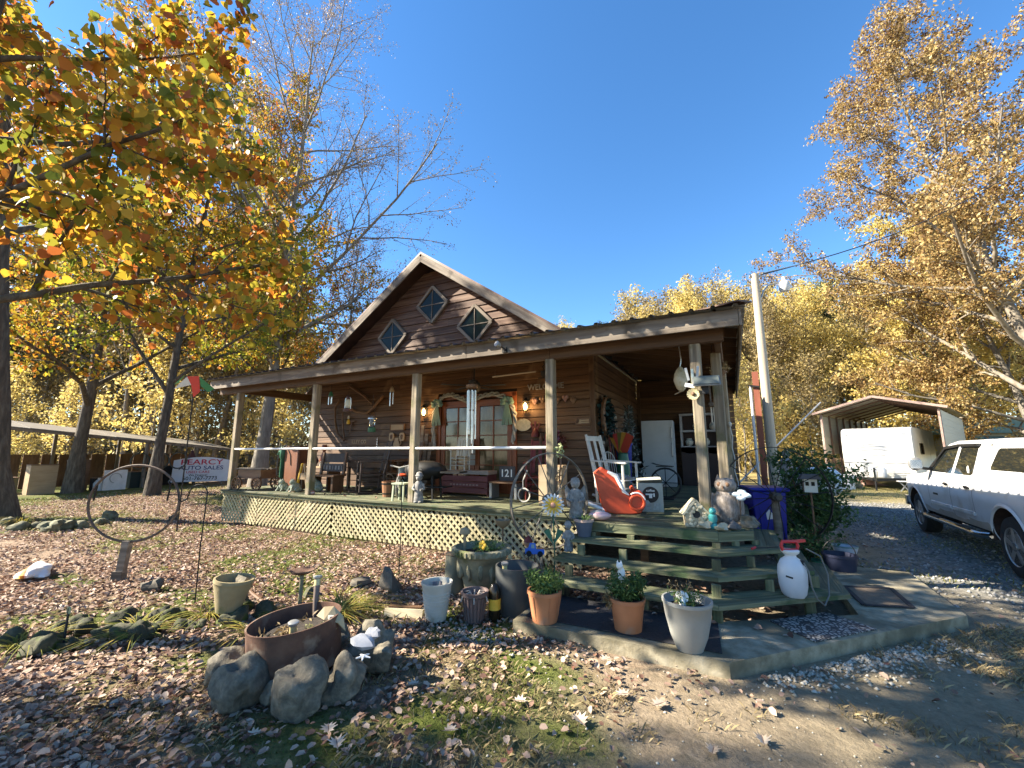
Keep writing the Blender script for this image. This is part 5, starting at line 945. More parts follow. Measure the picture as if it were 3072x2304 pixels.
# pots in a row
t = pot('cream_pot', 'cream ribbed flower pot empty but for old labels', (-2.74, 3.60, 0), [(.10, 0), (.105, .03), (.112, .06), (.117, .10), (.122, .14), (.127, .18), (.133, .22), (.138, .26), (.145, .31), (.155, .33), (.157, .355), (.142, .355), (.136, .30), (.1, .06), (0, .06)], M('cream pot', [(.42, .40, .33), (.56, .54, .47)], .5, (5, 5, 5), .1, rand=0, spots=((.33, .3, .22), 5, .6)), n=30)
for k in range(8): mb = MB(); zz = .05 + k * .03; r0 = .1075 + k * .0045; mb.tube([(r0 * math.cos(a * .2618), r0 * math.sin(a * .2618), zz + .006 * math.sin(a * .2618)) for a in range(24)], .004, 4, closed=True); mb.obj('rib', MATS['cream pot'], t)
mb = MB(); mb.box((-.07, .06, .28), (.05, .004, .1), rz=.6); mb.box((-.02, .09, .28), (.04, .004, .1), rz=-.2); mb.obj('plant_label', M('printed label', [(.05, .12, .16), (.4, .3, .28)], .5, 40, 0, rand=0), t)
t = pot('brown_pot', 'small brown fluted pot with withered stalks', (-2.38, 3.74, 0), [(.085, 0), (.12, .24), (.135, .245), (.14, .28), (.12, .28), (.115, .25), (.1, .22), (0, .22)], M('plum brown plastic', [(.10, .07, .065), (.16, .115, .105)], .55, (5, 5, 5), .1, rand=0), soilz=.225, soilr=.112)
for k in range(20): a = k * .314; mb = MB(); mb.bar((.088 * math.cos(a), .088 * math.sin(a), .015), (.122 * math.cos(a), .122 * math.sin(a), .235), .018, .012, up=(math.cos(a), math.sin(a), 0)); mb.obj('flute', MATS['plum brown plastic'], t)
mb = MB()
for k in range(6): a = k * 1.05; mb.tube([(.02 * math.cos(a), .02 * math.sin(a), .22), (.06 * math.cos(a), .06 * math.sin(a), .27), (.13 * math.cos(a), .13 * math.sin(a), .25), (.15 * math.cos(a), .15 * math.sin(a), .2)], .008, 5)
mb.obj('stalks', M('pale stalk', [(.35, .3, .25)], .8, 5, .1, rand=0), t, smooth=True)
blue_in = M('dark blue barrel inside', [(.012, .016, .04), (.03, .035, .07)], .5, 5, .05, rand=0)
t = pot('cut_barrel_planter', 'dark grey cut barrel planter with a slanted lip and soil', (-2.10, 4.12, 0), [(.19, 0), (.215, .2), (.225, .36), (.225, .47), (.21, .47), (.2, .33), (.19, .32), (0, .32)], M('dark grey barrel', [(.035, .037, .036), (.075, .078, .074)], .45, (3, 3, 3), .08, rand=0), soilz=.33, soilr=.198, n=34)
mb = MB(); mb.lathe([(.205, .335), (.2095, .465)], 34, cap=False); mb.obj('inner_lining', blue_in, t)
def solar(label, loc, h, tilt=0.0, m=None):
    t = T('solar_stake_light', label, 'solar light', loc, 0, 'solar stake lights'); t.rotation_euler = (tilt, tilt * .6, .3)
    mb = MB(); mb.lathe([(.012, 0), (.022, h * .4), (.024, h - .06)], 10); mb.obj('stake', M('brown stake', [(.10, .075, .06), (.16, .12, .1)], .6, 6, .05, rand=0), t, smooth=True)
    mb = MB(); mb.lathe([(.026, h - .06), (.026, h - .01)], 12); mb.obj('lens', M('amber lens', [(.5, .42, .2)], .25, 3, 0, rand=0), t, smooth=True); mb = MB(); mb.lathe([(.03, h - .01), (.038, h), (.038, h + .015), (.03, h + .02), (0, h + .02)], 14); mb.obj('cap', galv, t, smooth=True); return t
solar('upright solar stake light in the dark cut barrel planter', (-2.17, 3.98, .30), .20)
mb = MB()
def herbpot(label, loc, r0, r1, h, m, seed, leafm, lh, facets=0, dead=False):
    t = pot('herb_pot', label, loc, thick(r0, r1, h, .012, .006, .03), m, 'potted plant', soilz=h - .035, soilr=r1 - .014, n=30)
    needles(1500, (0, 0, h - .03), r1 * 1.0, lh, seed, leafm, 'foliage', t, .045)
    if dead: needles(420, (-r1 * .75, -.03, h - .06), r1 * .45, .05, seed + 1, leaf_dead, 'dry_foliage', t, .05)
    return t
t = herbpot('left terracotta pot on the black mat with bright green herbs', (-1.66, 3.82, .103), .115, .155, .27, terra, 31, leaf_herb, .17)
for k in range(6): a = k * 1.047 + .2; mb = MB(); mb.tube([(.112 * math.cos(a), .112 * math.sin(a), .02), (.152 * math.cos(a), .152 * math.sin(a), .23)], .008, 5); mb.obj('seam', terra, t, smooth=True)
t = herbpot('right terracotta pot with a sprawling half-withered herb', (-.93, 3.97, .103), .115, .15, .27, terra, 35, leaf_green, .22, dead=True)
t = T('cat_ornament', 'small white cat figure perched in the withered herb pot', 'figurine', (-.97, 3.98, .50), R(20)); mb = MB(); mb.blob((0, 0, .05), (.035, .03, .07), 2, .1, 10, 7); mb.obj('body', whitep, t, smooth=True); mb = MB(); mb.blob((-.02, -.02, .13), (.03, .028, .03), 1, .05, 10, 7); mb.lathe([(.012, .15), (0, .18)], 5, c=(-.035, -.015, 0)); mb.lathe([(.012, .15), (0, .18)], 5, c=(-.005, -.015, 0)); mb.obj('head', whitep, t, smooth=True); mb = MB(); mb.tube([(0, 0, 0), (0, 0, -.2)], .004, 5); mb.obj('stake', galv, t)
t = pot('grey_pot', 'round pale grey pot with small herbs at the slab corner', (-.42, 3.84, .103), [(.10, 0), (.14, .1), (.172, .24), (.185, .34), (.192, .345), (.193, .37), (.178, .37), (.172, .33), (.15, .30), (0, .30)], M('grey pot plastic', [(.22, .22, .20), (.31, .31, .285)], .45, (3, 3, 3), .05, rand=0), 'potted plant', soilz=.305, soilr=.165, n=36); needles(420, (.02, .0, .31), .13, .13, 41, leaf_herb, 'foliage', t, .035); needles(120, (-.05, .05, .31), .1, .2, 43, leaf_dead, 'dry_stems', t, .03)
t = T('angel_ornament', 'tiny white angel figure standing in the grey pot', 'figurine', (-.45, 3.80, .42)); mb = MB(); mb.lathe([(.03, 0), (.02, .06), (.012, .08)], 10); mb.obj('robe', whitep, t, smooth=True); mb = MB(); mb.blob((0, 0, .1), .02, n=8, m=6, amp=0); mb.obj('head', whitep, t, smooth=True)
for s in (-1, 1): mb = MB(); mb.blob((s * .03, .01, .07), (.02, .006, .035), 2, .1, 8, 5); mb.obj('wing', whitep, t, smooth=True)
mb = MB(); mb.tube([(0, 0, 0), (0, 0, -.1)], .004, 5); mb.obj('stake', galv, t)
t = T('tin_can_planter', 'small dark tin can with a white rim by the bottom step', 'can', (-1.83, 4.75, 0)); mb = MB(); mb.lathe([(.07, 0), (.07, .24), (.062, .24), (.062, .03), (0, .03)], 18); mb.obj('can', M('olive tin', [(.05, .055, .04), (.1, .1, .075)], .5, 9, .1, rand=0), t, smooth=True); mb = MB(); mb.tube([(.067 * math.cos(a * .35), .067 * math.sin(a * .35), .243) for a in range(18)], .006, 5, closed=True); mb.obj('rim', whitep, t)
t = T('tall_dark_bottle', 'dark bottle with a yellow label between the brown pot and the barrel', 'bottle', (-2.22, 3.86, 0)); mb = MB(); mb.lathe([(.055, 0), (.06, .02), (.06, .26), (.04, .32), (.02, .34)], 14); mb.obj('body', M('amber glass', [(.02, .015, .008)], .2, 3, 0, rand=0), t, smooth=True); mb = MB(); mb.lathe([(.0612, .1), (.0612, .2)], 14); mb.obj('label_band', goldp, t)
# daisy and blue truck on stakes
t = T('metal_daisy', 'tall metal daisy with white petals and a yellow heart before the wagon wheel', 'garden ornament', (-2.05, 5.02, 0), R(20)); mb = MB(); mb.tube([(0, .02, 0), (.01, .02, .4), (0, .01, .95)], .008, 6); mb.obj('stem', greenp, t)
for k in range(18): a = k * 6.283 / 18; d = Vector((math.cos(a), 0, math.sin(a))); mb = MB(); mb.blob(d * .1 + Vector((0, -.005 * (k % 2), .98)), (.045, .006, .016), 1, 0, 10, 5); v0 = Vector((0, 0, .98)); ca_, sa_ = math.cos(a), math.sin(a); mb.v = [((x * 1.0), y, z) for x, y, z in mb.v]; c0 = d * .1 + v0; mb.v = [(c0.x + (x - c0.x) * ca_ - (z - c0.z) * sa_, y, c0.z + (x - c0.x) * sa_ + (z - c0.z) * ca_) for x, y, z in mb.v]; mb.obj('petal', whitep, t, smooth=True)
for k in range(12): a = k * 6.283 / 12 + .1; d = Vector((math.cos(a), 0, math.sin(a))); mb = MB(); mb.bar(Vector((0, -.014, .98)) + d * .02, Vector((0, -.014, .98)) + d * .1, .026, .004, up=(0, 1, 0)); mb.obj('inner_petal', goldp, t)
mb = MB(); mb.blob((0, -.02, .98), (.035, .015, .035), 1, .05); mb.obj('heart', M('pink heart', [(.5, .25, .16)], .5, 4, 0, rand=0), t, smooth=True)
for s in (-1, 1): mb = MB(); mb.prism([(0, 0), (s * .12, .16), (s * .05, .2)] if s > 0 else [(0, 0), (s * .05, .2), (s * .12, .16)], (0, .02, .5), (1, 0, 0), (0, 0, 1), .006); mb.obj('leaf', greenp, t)
p = W(1604, 1652, 4.95); t = T('blue_truck_ornament', 'flat blue painted truck ornament on a stake by the steps', 'garden ornament', (p.x, p.y, 0), R(18)); z0 = p.z - .06; bl = M('blue enamel', [(.04, .13, .5), (.07, .2, .62)], .4, 6, .05, rand=0)
mb = MB(); mb.prism([(-.12, .02), (.12, .02), (.12, .08), (.02, .08), (.01, .15), (-.06, .15), (-.08, .09), (-.12, .08)], (0, .008, z0), (1, 0, 0), (0, 0, 1), .016); mb.obj('body', bl, t)
for x in (-.07, .07): mb = MB(); mb.lathe([(0, 0), (.034, 0), (.034, .012), (0, .012)], 14, c=(x, -.009, z0 + .025), tilt=Matrix.Rotation(R(90), 3, 'X')); mb.obj('wheel', blackm, t)
mb = MB(); mb.prism([(-.045, .09), (0, .09), (-.005, .135), (-.04, .135)], (0, -.009, z0), (1, 0, 0), (0, 0, 1), .002); mb.obj('window', M('pale blue enamel', [(.3, .38, .38)], .4, 5, 0, rand=0), t); mb = MB(); mb.tube([(0, .01, 0), (0, .01, z0 + .03)], .006, 5); mb.obj('stake', darkmetal, t)
for k in range(4): mb = MB(); mb.blob((.04 + k * .022, -.0, z0 + .09), (.016, .012, .014), k, .2, 8, 5); mb.obj('cargo', M('flower cargo', [(.5, .3, .1), (.5, .12, .1)], .6, 30, 0, rand=.2), t, smooth=True)
p = W(1585, 1625, 5.1); t = T('gnome_stake', 'small red-capped gnome ornament behind the blue truck', 'garden ornament', (p.x, p.y, 0)); mb = MB(); mb.tube([(0, 0, 0), (0, 0, p.z - .06)], .006, 5); mb.obj('stake', darkmetal, t); mb = MB(); mb.blob((0, 0, p.z - .02), (.06, .03, .05), 2, .2, 10, 7); mb.obj('face', M('flesh enamel', [(.4, .22, .14)], .6, 9, .1, rand=0), t, smooth=True); mb = MB(); mb.lathe([(.06, p.z + .0), (.05, p.z + .04), (0, p.z + .08)], 10); mb.obj('cap', M('barn red paint', []), t, smooth=True)
# wagon wheels
def wagon_wheel(label, c, rad, rz, hubr, m, hubm, n=14, wd=.05, lean=0.0):
    t = T('wagon_wheel', label, 'wagon wheel', (c.x, c.y, c.z - rad), rz, 'iron wagon wheels'); t.rotation_euler = (lean, 0, rz); cz = rad
    mb = MB(); k = 56; th = .012
    for i in range(k):
        pass
    ring = []
    for i in range(k):
        a = i * 6.283185 / k
        for r_, y in ((rad, -wd / 2), (rad, wd / 2), (rad - th, wd / 2), (rad - th, -wd / 2)): ring.append((r_ * math.cos(a), y, cz + r_ * math.sin(a)))
    mb.add(ring, [(4 * i + j, 4 * i + (j + 1) % 4, 4 * ((i + 1) % k) + (j + 1) % 4, 4 * ((i + 1) % k) + j) for i in range(k) for j in range(4)]); mb.obj('tyre', m, t, smooth=True)
    for i in range(n): a = i * 6.283185 / n + .12; y = .09 if i % 2 else -.09; mb = MB(); mb.tube([(hubr * .8 * math.cos(a), y, cz + hubr * .8 * math.sin(a)), ((rad - .01) * math.cos(a), 0, cz + (rad - .01) * math.sin(a))], .007, 6); mb.obj('spoke', m, t, smooth=True)
    mb = MB(); mb.lathe([(0, -.16), (hubr * .55, -.16), (hubr * .6, -.12), (hubr, -.08), (hubr, .1), (hubr * .6, .12), (hubr * .55, .16), (0, .16)], 16, c=(0, 0, cz), tilt=Matrix.Rotation(R(90), 3, 'X')); mb.obj('hub', hubm, t, smooth=True); return t
iron = M('weathered iron', [(.05, .045, .04), (.11, .10, .085), (.2, .19, .15)], .7, (6, 6, 6), .3, rand=0)
wagon_wheel('tall iron wagon wheel standing left of the steps with a grey wooden hub', W(1653, 1500, 5.45), .64, R(58), .075, iron, M('grey wooden hub', [(.07, .075, .06), (.15, .15, .12)], .7, 6, .3, rand=0), 14)
c = W(2326, 1490, 7.75); wagon_wheel('big dark iron wagon wheel on a post beside the blue bin', Vector((c.x, c.y, c.z)), .76, R(12), .07, darkmetal, M('dark hub', [(.035, .03, .025), (.08, .07, .055)], .7, 6, .2, rand=0), 16)
t = T('wheel_post', 'short grey post holding up the dark wagon wheel', 'post', (c.x, c.y + .05, 0)); mb = MB(); mb.lathe([(.06, 0), (.055, c.z - .02)], 12); mb.obj('shaft', greywood, t, smooth=True); mb = MB(); mb.lathe([(.07, 0), (.07, .05)], 12); mb.obj('collar', greywood, t)
# sprayer
t = T('pump_sprayer', 'white pump sprayer with a red handle standing on the lowest step', 'sprayer', (.42, 5.06, .272), R(30)); mb = MB(); mb.lathe([(.05, .012), (.085, 0), (.105, .03), (.12, .1), (.125, .2), (.118, .27), (.09, .33), (.05, .36), (.045, .38)], 24, wob=lambda a, z: (.05 * math.cos(5 * a) if z < .02 else 0)); mb.obj('tank', M('milky plastic', [(.5, .49, .5), (.62, .61, .61)], .4, 3, .02, rand=0), t, smooth=True)
mb = MB(); mb.lathe([(.045, .375), (.075, .40), (.08, .42), (.07, .425), (.03, .425)], 20); mb.obj('funnel_top', whitep, t, smooth=True)
rd = M('sprayer red', [(.42, .02, .025), (.52, .03, .035)], .4, 5, 0, rand=0); mb = MB(); mb.tube([(-.07, 0, .42), (-.085, 0, .46), (-.07, 0, .5), (.07, 0, .5), (.085, 0, .46), (.07, 0, .42), (-.07, 0, .42)], .016, 8); mb.bar((.06, 0, .5), (.17, .02, .505), .03, .025); mb.obj('handle', rd, t, smooth=True)
mb = MB(); mb.lathe([(.018, .3), (.02, .34)], 10, c=(.06, -.075, 0)); mb.obj('hose_fitting', blackm, t); mb = MB(); mb.tube([(.06, -.085, .33), (.075, -.125, .25), (.08, -.14, .12), (.11, -.15, .02), (.2, -.12, -.05), (.3, -.06, .02), (.34, -.02, .2), (.3, 0, .36), (.2, .05, .42)], .007, 6); mb.obj('hose', M('grey hose', [(.12, .12, .11)], .5, 3, 0, rand=0), t, smooth=True)
mb = MB(); mb.bar((-.11, -.065, .2), (-.07, -.105, .19), .004, .016); mb.obj('level_mark', blackm, t)
t = T('spray_wand', 'red and black spray wand lying on the second step', 'wand', (.13, 5.45, .605), R(35)); mb = MB(); mb.tube([(0, 0, 0), (.3, .02, 0)], .006, 6); mb.obj('tube', blackm, t, smooth=True); mb = MB(); mb.tube([(-.05, -.02, -.0), (.01, 0, .01)], .012, 6); mb.obj('grip', rd, t, smooth=True)
# mats
def flat(name, label, pts, z, th, m, cat='mat'):
    c = sum((Vector(p) for p in [(a, b_, 0) for a, b_ in pts]), Vector()) / len(pts); t = T(name, label, cat, (c.x, c.y, z)); mb = MB(); mb.prism([(a - c.x, b_ - c.y) for a, b_ in pts], (0, 0, 0), (1, 0, 0), (0, 1, 0), th); mb.obj('sheet', m, t); return t
flat('rubber_mat', 'wide black rubber mat under the terracotta pots', [(-1.86, 3.82), (-.19, 3.86), (-.24, 4.50), (-1.86, 4.50)], .104, .006, rubber)
mosaic = bpy.data.materials.new('pebble print rubber'); mosaic.use_nodes = True; nt_ = mosaic.node_tree; vo = nt_.nodes.new('ShaderNodeTexVoronoi'); vo.inputs['Scale'].default_value = 24; tc_ = nt_.nodes.new('ShaderNodeTexCoord'); nt_.links.new(tc_.outputs['Object'], vo.inputs['Vector']); vo.feature = 'DISTANCE_TO_EDGE'
cc = ramp(nt_, [(.012, .012, .014), (.03, .03, .033), (.34, .32, .28)], vo.outputs['Distance'], [.0, .10, .2]); nt_.links.new(cc, nt_.nodes['Principled BSDF'].inputs['Base Color']); nt_.nodes['Principled BSDF'].inputs['Roughness'].default_value = .6
m1 = [(.18, 4.76), (.68, 5.25), (1.0, 4.98), (.48, 4.43)]; flat('pebble_doormat', 'black doormat with a pale pebble pattern on the slab', m1, .104, .008, mosaic)
m2 = [(1.02, 6.30), (1.47, 6.46), (1.47, 5.80), (1.06, 5.66)]; t = flat('brown_doormat', 'worn brown doormat with a dark border near the slab end', m2, .104, .006, M('brown coir', [(.10, .075, .05), (.19, .145, .1)], .9, (16, 16, 16), .6, rand=0)); c_ = Vector(t.location)
for a, b_ in zip(m2, m2[1:] + m2[:1]): mb = MB(); mb.bar((a[0] - c_.x, a[1] - c_.y, .009), (b_[0] - c_.x, b_[1] - c_.y, .009), .045, .008); mb.obj('border', rubber, t)
# rust ring planter with stones
PC = Vector((-3.05, 2.30, 0)); t = T('rusty_ring_planter', 'rusty round steel ring planter circled by fieldstones', 'planter', PC); tl = Matrix.Rotation(R(-4), 3, 'Y') @ Matrix.Rotation(R(3), 3, 'X')
mb = MB(); mb.lathe([(.322, .06), (.325, .36), (.33, .385), (.317, .385), (.312, .06)], 40, tilt=tl); mb.obj('ring', rust, t, smooth=True, ang=30); mb = MB(); mb.lathe([(.315, .27), (.2, .30), (0, .29)], 24, tilt=tl); mb.obj('soil', soil, t)
needles(200, (-.05, .0, .28), .22, .03, 61, leaf_dead, 'dead_stems', t, .05)['kind'] = 'stuff'; needles(90, (.15, .05, .29), .1, .04, 62, leafmat('pale sedum', [(.2, .22, .1), (.4, .4, .2)], .2), 'sedum', t, .03)
solar('solar stake light with a blue top inside the rusty ring planter', (-2.98, 2.20, .26), .13, .1); solar('solar stake light leaning behind the rusty ring planter', (-3.2, 2.55, .26), .32, -.22)
t = T('tan_angel_ornament', 'broken tan ceramic wing ornament in the rusty ring planter', 'ornament', (-2.83, 2.38, .29), R(30)); mb = MB(); mb.tube([(0, 0, 0), (.02, 0, .12)], .022, 8); mb.obj('stem', cream, t); mb = MB()
mb.add([(-.09, 0, .12), (-.02, -.03, .10), (.08, -.01, .07), (.13, .02, .0), (.1, .04, .10), (.02, .05, .17), (-.05, .04, .17)], [(0, 1, 6), (1, 5, 6), (1, 2, 5), (2, 4, 5), (2, 3, 4)]); o_ = mb.obj('wing', M('tan ceramic', [(.36, .27, .14), (.46, .37, .22)], .6, 5, .1, rand=0), t); sl = o_.modifiers.new('thick', 'SOLIDIFY'); sl.thickness = .012
def rough_rock(o, seed, k=.07):
    """chip the surface: facets and small knocks on the rounded block"""
    rs = np.random.RandomState(seed); me = o.data; n = len(me.vertices); P = np.empty(n * 3, np.float32); me.vertices.foreach_get('co', P); P = P.reshape(-1, 3); c0 = P.mean(0); R_ = np.linalg.norm(P - c0, axis=1).max()
    for i in range(18):
        d = rs.randn(3); d /= np.linalg.norm(d); h = R_ * rs.uniform(.45, .72); q = (P - c0) @ d; ov = np.clip(q - h, 0, None); P -= ov[:, None] * d[None] * .92
    D_ = (P - c0) / R_
    for fq, am in ((5, .035), (11, .02), (23, .011)):
        kk = rs.randn(4, 3) * fq; ph = rs.rand(4) * 6.28; P += ((np.abs(np.sin(D_ @ kk.T + ph[None])).mean(1) - .6) * am * R_ * 2)[:, None] * D_
    P += rs.randn(n, 3) * R_ * k * .25; me.vertices.foreach_set('co', P.ravel().astype(np.float32)); me.update()
rk = [(-3.02, 1.86, .19, .17, .17, 3, 'tan-green tilted fieldstone at the front left of the rusty planter'), (-2.62, 1.98, .20, .16, .16, 5, 'blocky fieldstone with a rust streak in front of the rusty planter'), (-2.48, 2.25, .17, .15, .14, 8, 'blue-grey fieldstone at the front right of the rusty planter'), (-2.60, 2.62, .2, .22, .2, 11, 'greenish fieldstone at the right of the rusty planter'), (-3.36, 1.98, .17, .14, .13, 14, 'dark slanted fieldstone at the left of the rusty planter'), (-3.45, 2.3, .13, .12, .10, 17, 'small fieldstone at the far left of the rusty planter'), (-2.84, 2.0, .10, .09, .08, 21, 'small grey stone wedged against the front of the ring'), (-3.15, 2.72, .14, .12, .1, 24, 'low fieldstone behind the rusty planter')]
import colorsys
for x, y, a, b_, h_, sd_, lb in rk:
    t = T('fieldstone', lb, 'rock', (x, y, 0), sd_ * .7, 'fieldstones around the rusty planter'); mb = MB(); mb.blob((0, 0, h_ * .62), (a, b_, h_), sd_, .34, 34, 22, flat=.62, fr=1.0); o_ = mb.obj('stone_body', stone, t, smooth=True, ang=28); rough_rock(o_, sd_, .015)
t = T('white_stone', 'pale bluish rock lying on the right fieldstone', 'rock', (-2.46, 2.40, .25), .5); mb = MB(); mb.blob((0, 0, .03), (.09, .06, .05), 4, .35, 8, 6, flat=.6); mb.blob((.03, .1, .05), (.06, .05, .05), 9, .35, 8, 6, flat=.6); mb.obj('stone_body', M('pale rock', [(.22, .23, .25), (.36, .37, .4)], .8, 9, .4, rand=0), t, smooth=True, ang=25)
t = T('starfish', 'small white starfish on the right fieldstone of the planter', 'ornament', (-2.36, 2.30, .245), .3); mb = MB()
for k in range(5): a = k * 1.2566; mb.tube([(0, 0, .01), (.05 * math.cos(a), .05 * math.sin(a), .004)], [.01, .004], 6)
mb.obj('arms', whitep, t, smooth=True)
# tan pot on its mossy rocks
t = pot('tan_pot', 'round tan clay pot holding a flat stone on mossy rocks', (-4.52, 2.60, .10), [(.105, 0), (.12, .06), (.155, .2), (.17, .24), (.172, .27), (.178, .275), (.178, .305), (.16, .305), (.155, .25), (.12, .1), (0, .1)], M('tan clay', [(.22, .175, .09), (.32, .265, .15)], .8, (6, 6, 6), .25, rand=0, spots=((.15, .15, .06), 4, .58)), n=30); t.rotation_euler = (R(-4), R(5), 0)
mb = MB(); mb.box((-.02, .06, .22), (.14, .03, .17), rx=-.5); mb.obj('flat_stone', stone, t)
rr = random.Random(21); BR = []
for k in range(26):
    f = k / 25; u = 20 + 1000 * f * .74; c0 = G(20 + 760 * f, 1935 - 105 * f + (28 if k % 2 else -6), 0); BR.append(c0)
ORD = 'first second third fourth fifth sixth seventh eighth ninth tenth eleventh twelfth thirteenth fourteenth fifteenth sixteenth seventeenth eighteenth nineteenth twentieth twenty-first twenty-second twenty-third twenty-fourth twenty-fifth twenty-sixth'.split()
for k, c0 in enumerate(BR):
    a = rr.uniform(.07, .14); t = T('border_rock', 'dark mossy rock in the low garden border, %s from its left end' % ORD[k], 'rock', (c0.x + rr.uniform(-.08, .08), c0.y + rr.uniform(-.1, .1), 0), rr.uniform(0, 6), 'mossy border rocks'); mb = MB(); mb.blob((0, 0, a * .3), (a * 1.1, a * .85, a * .7), 60 + k, .4, 14, 9, flat=.5); rough_rock(mb.obj('stone_body', mossrock, t, smooth=True, ang=60), k)
for k, (u, q) in enumerate(((20, 1575), (60, 1590), (110, 1585), (150, 1595), (190, 1590), (240, 1585), (330, 1560), (300, 1575))):
    c0 = G(u, q); a = rr.uniform(.13, .24); t = T('border_rock', 'lichened rock in the bed around the big left tree, %s in the row' % ORD[k], 'rock', (c0.x, c0.y, 0), rr.uniform(0, 6), 'rocks in the tree bed'); mb = MB(); mb.blob((0, 0, a * .3), (a * 1.1, a * .85, a * .75), 90 + k, .35, 14, 9, flat=.5); rough_rock(mb.obj('stone_body', M('lichen rock', [(.06, .06, .035), (.13, .125, .075), (.22, .21, .14)], .9, (9, 9, 9), .9, rand=.2), t, smooth=True, ang=30), k + 50, .05)
for k, (u, q, lb) in enumerate(((1170, 1770, 'upright brown rock near the second shepherd hook'), (1085, 1760, 'low brown rock left of the upright one'), (935, 1790, 'round mossy rock behind the bird bath'), (455, 1770, 'flat brown stone in the leaves by the border'), (520, 1560, 'dark stone lying alone in the shaded leaf strip'))):
    c0 = G(u, q); t = T('yard_rock', lb, 'rock', (c0.x, c0.y, 0), k * 1.3); a = .11 if k else .14; mb = MB(); mb.blob((0, 0, a * .4), (a, a * .8, a * (1.2 if k == 0 else .7)), 120 + k, .4, 8, 6, flat=.5); mb.obj('stone_body', mossrock if k == 2 else M('brown rock', [(.07, .06, .045), (.15, .13, .1)], .9, (7, 7, 7), .6, rand=.1), t, smooth=True, ang=25)
for k, (u, q, n_, h_, lb) in enumerate(((1010, 1850, 170, .34, 'large arching clump of yellow-green strap grass right of the rusty planter'), (420, 1905, 90, .26, 'golden grass clump spilling over the border rocks'), (70, 1940, 80, .26, 'green and yellow grass clump at the left edge'), (620, 1850, 70, .24, 'golden grass clump left of the tan pot'), (770, 1900, 70, .24, 'green grass clump between the tan pot and the rusty planter'), (880, 1850, 60, .2, 'small grass clump behind the rusty planter'), (60, 1570, 80, .4, 'broad grass clump in the tree bed at the far left'), (330, 1545, 60, .3, 'pale grass clump by the log in the yard'))):
    c0 = G(u, q); t = T('grass_clump', lb, 'ornamental grass', (c0.x, c0.y, 0)); blades(n_, (0, 0, .01), .1, h_, .011, 70 + k, .9, 1.0, leaf_strap, 'strap_leaves', t, 4); blades(18, (0, 0, .0), .08, h_ * .5, .012, 170 + k, 1.2, .8, leaf_dead, 'dead_leaves', t, 3)
# hoop, hooks, bird bath
p = G(357, 1742); t = T('iron_hoop_stand', 'large rusty iron hoop standing on a short timber post', 'garden hoop', p, YAW + .02); mb = MB(); mb.bar((0, 0, -.03), (.04, 0, .49), .09, .07, up=(0, 1, 0)); mb.obj('post', greywood, t); mb = MB(); mb.box((-.01, 0, .06), (.13, .09, .12)); mb.obj('foot_block', greywood, t)
mb = MB(); mb.tube([(.05 + .59 * math.cos(a * .13090), .0, .97 + .49 * math.sin(a * .13090)) for a in range(48)], .016, 6, closed=True); mb.obj('hoop', M('brown iron', [(.06, .04, .03), (.14, .1, .075)], .7, 8, .3, rand=0), t, smooth=True)
mb = MB(); mb.tube([(.5, 0, 1.28), (.47, 0, 1.24), (.5, 0, 1.2), (.53, 0, 1.24), (.5, 0, 1.28)], .01, 5); mb.tube([(.5, 0, 1.2), (.48, 0, 1.0)], .012, 5); mb.tube([(-.46, 0, 1.2), (-.48, 0, 1.0)], .012, 5); mb.obj('hanging_hooks', darkmetal, t)
def shepherd(label, p, h, r, rz):
    t = T('shepherd_hook', label, 'plant hook', p, rz, 'shepherd hooks'); mb = MB(); top = [(0, 0, -.05), (-.012, 0, h * .5), (0, 0, h)] + [(-r + r * math.cos(a), 0, h + r * math.sin(a)) for a in np.linspace(.25, math.pi, 9)] + [(-2 * r - .02, 0, h - .06), (-2 * r - .07, 0, h - .09), (-2 * r - .11, 0, h - .06), (-2 * r - .115, 0, h + .0)]; mb.tube(top, .0075, 6); mb.obj('rod', darkmetal, t, smooth=True)
    mb = MB(); mb.tube([(-.09, 0, .02), (-.09, 0, .1), (0, 0, .1)], .006, 5); mb.obj('foot_prong', darkmetal, t)
shepherd('black shepherd hook with a curled top left of the porch', G(585, 1810), 1.17, .1, YAW + .05); 
p = G(1195, 1768); t = T('garden_stake', 'thin tall black rod stuck in the yard before the lattice', 'stake', p); mb = MB(); mb.tube([(0, 0, -.05), (.005, 0, .7), (-.01, 0, 1.28)], .006, 6); mb.obj('rod', darkmetal, t, smooth=True); mb = MB(); mb.bar((-.05, 0, .86), (.05, 0, .86), .008, .008); mb.obj('crosspiece', darkmetal, t)
p = G(898, 1830); t = T('bird_bath', 'rusty mushroom-topped bird bath on a thin post', 'bird bath', p); mb = MB(); mb.lathe([(.035, 0), (.022, .03), (.02, .36)], 10); mb.obj('post', M('lichened post', [(.13, .12, .07), (.22, .2, .13)], .9, 9, .4, rand=0), t, smooth=True); mb = MB(); mb.lathe([(.02, .35), (.07, .36), (.115, .385), (.12, .40), (.11, .40), (.06, .375), (0, .37)], 20, wob=lambda a, z: .04 * math.sin(4 * a)); mb.obj('bowl', rust, t, smooth=True)
p = G(1150, 1835); t = T('small_marker', 'thin dark garden marker standing in the leaves', 'marker', G(190, 1935)); mb = MB(); mb.bar((0, 0, 0), (0, 0, .3), .02, .012, up=(0, 1, 0)); mb.obj('stake', blackm, t); mb = MB(); mb.box((0, 0, .28), (.06, .01, .05)); mb.obj('tag', M('olive tag', [(.3, .32, .18)], .6, 4, 0, rand=0), t)
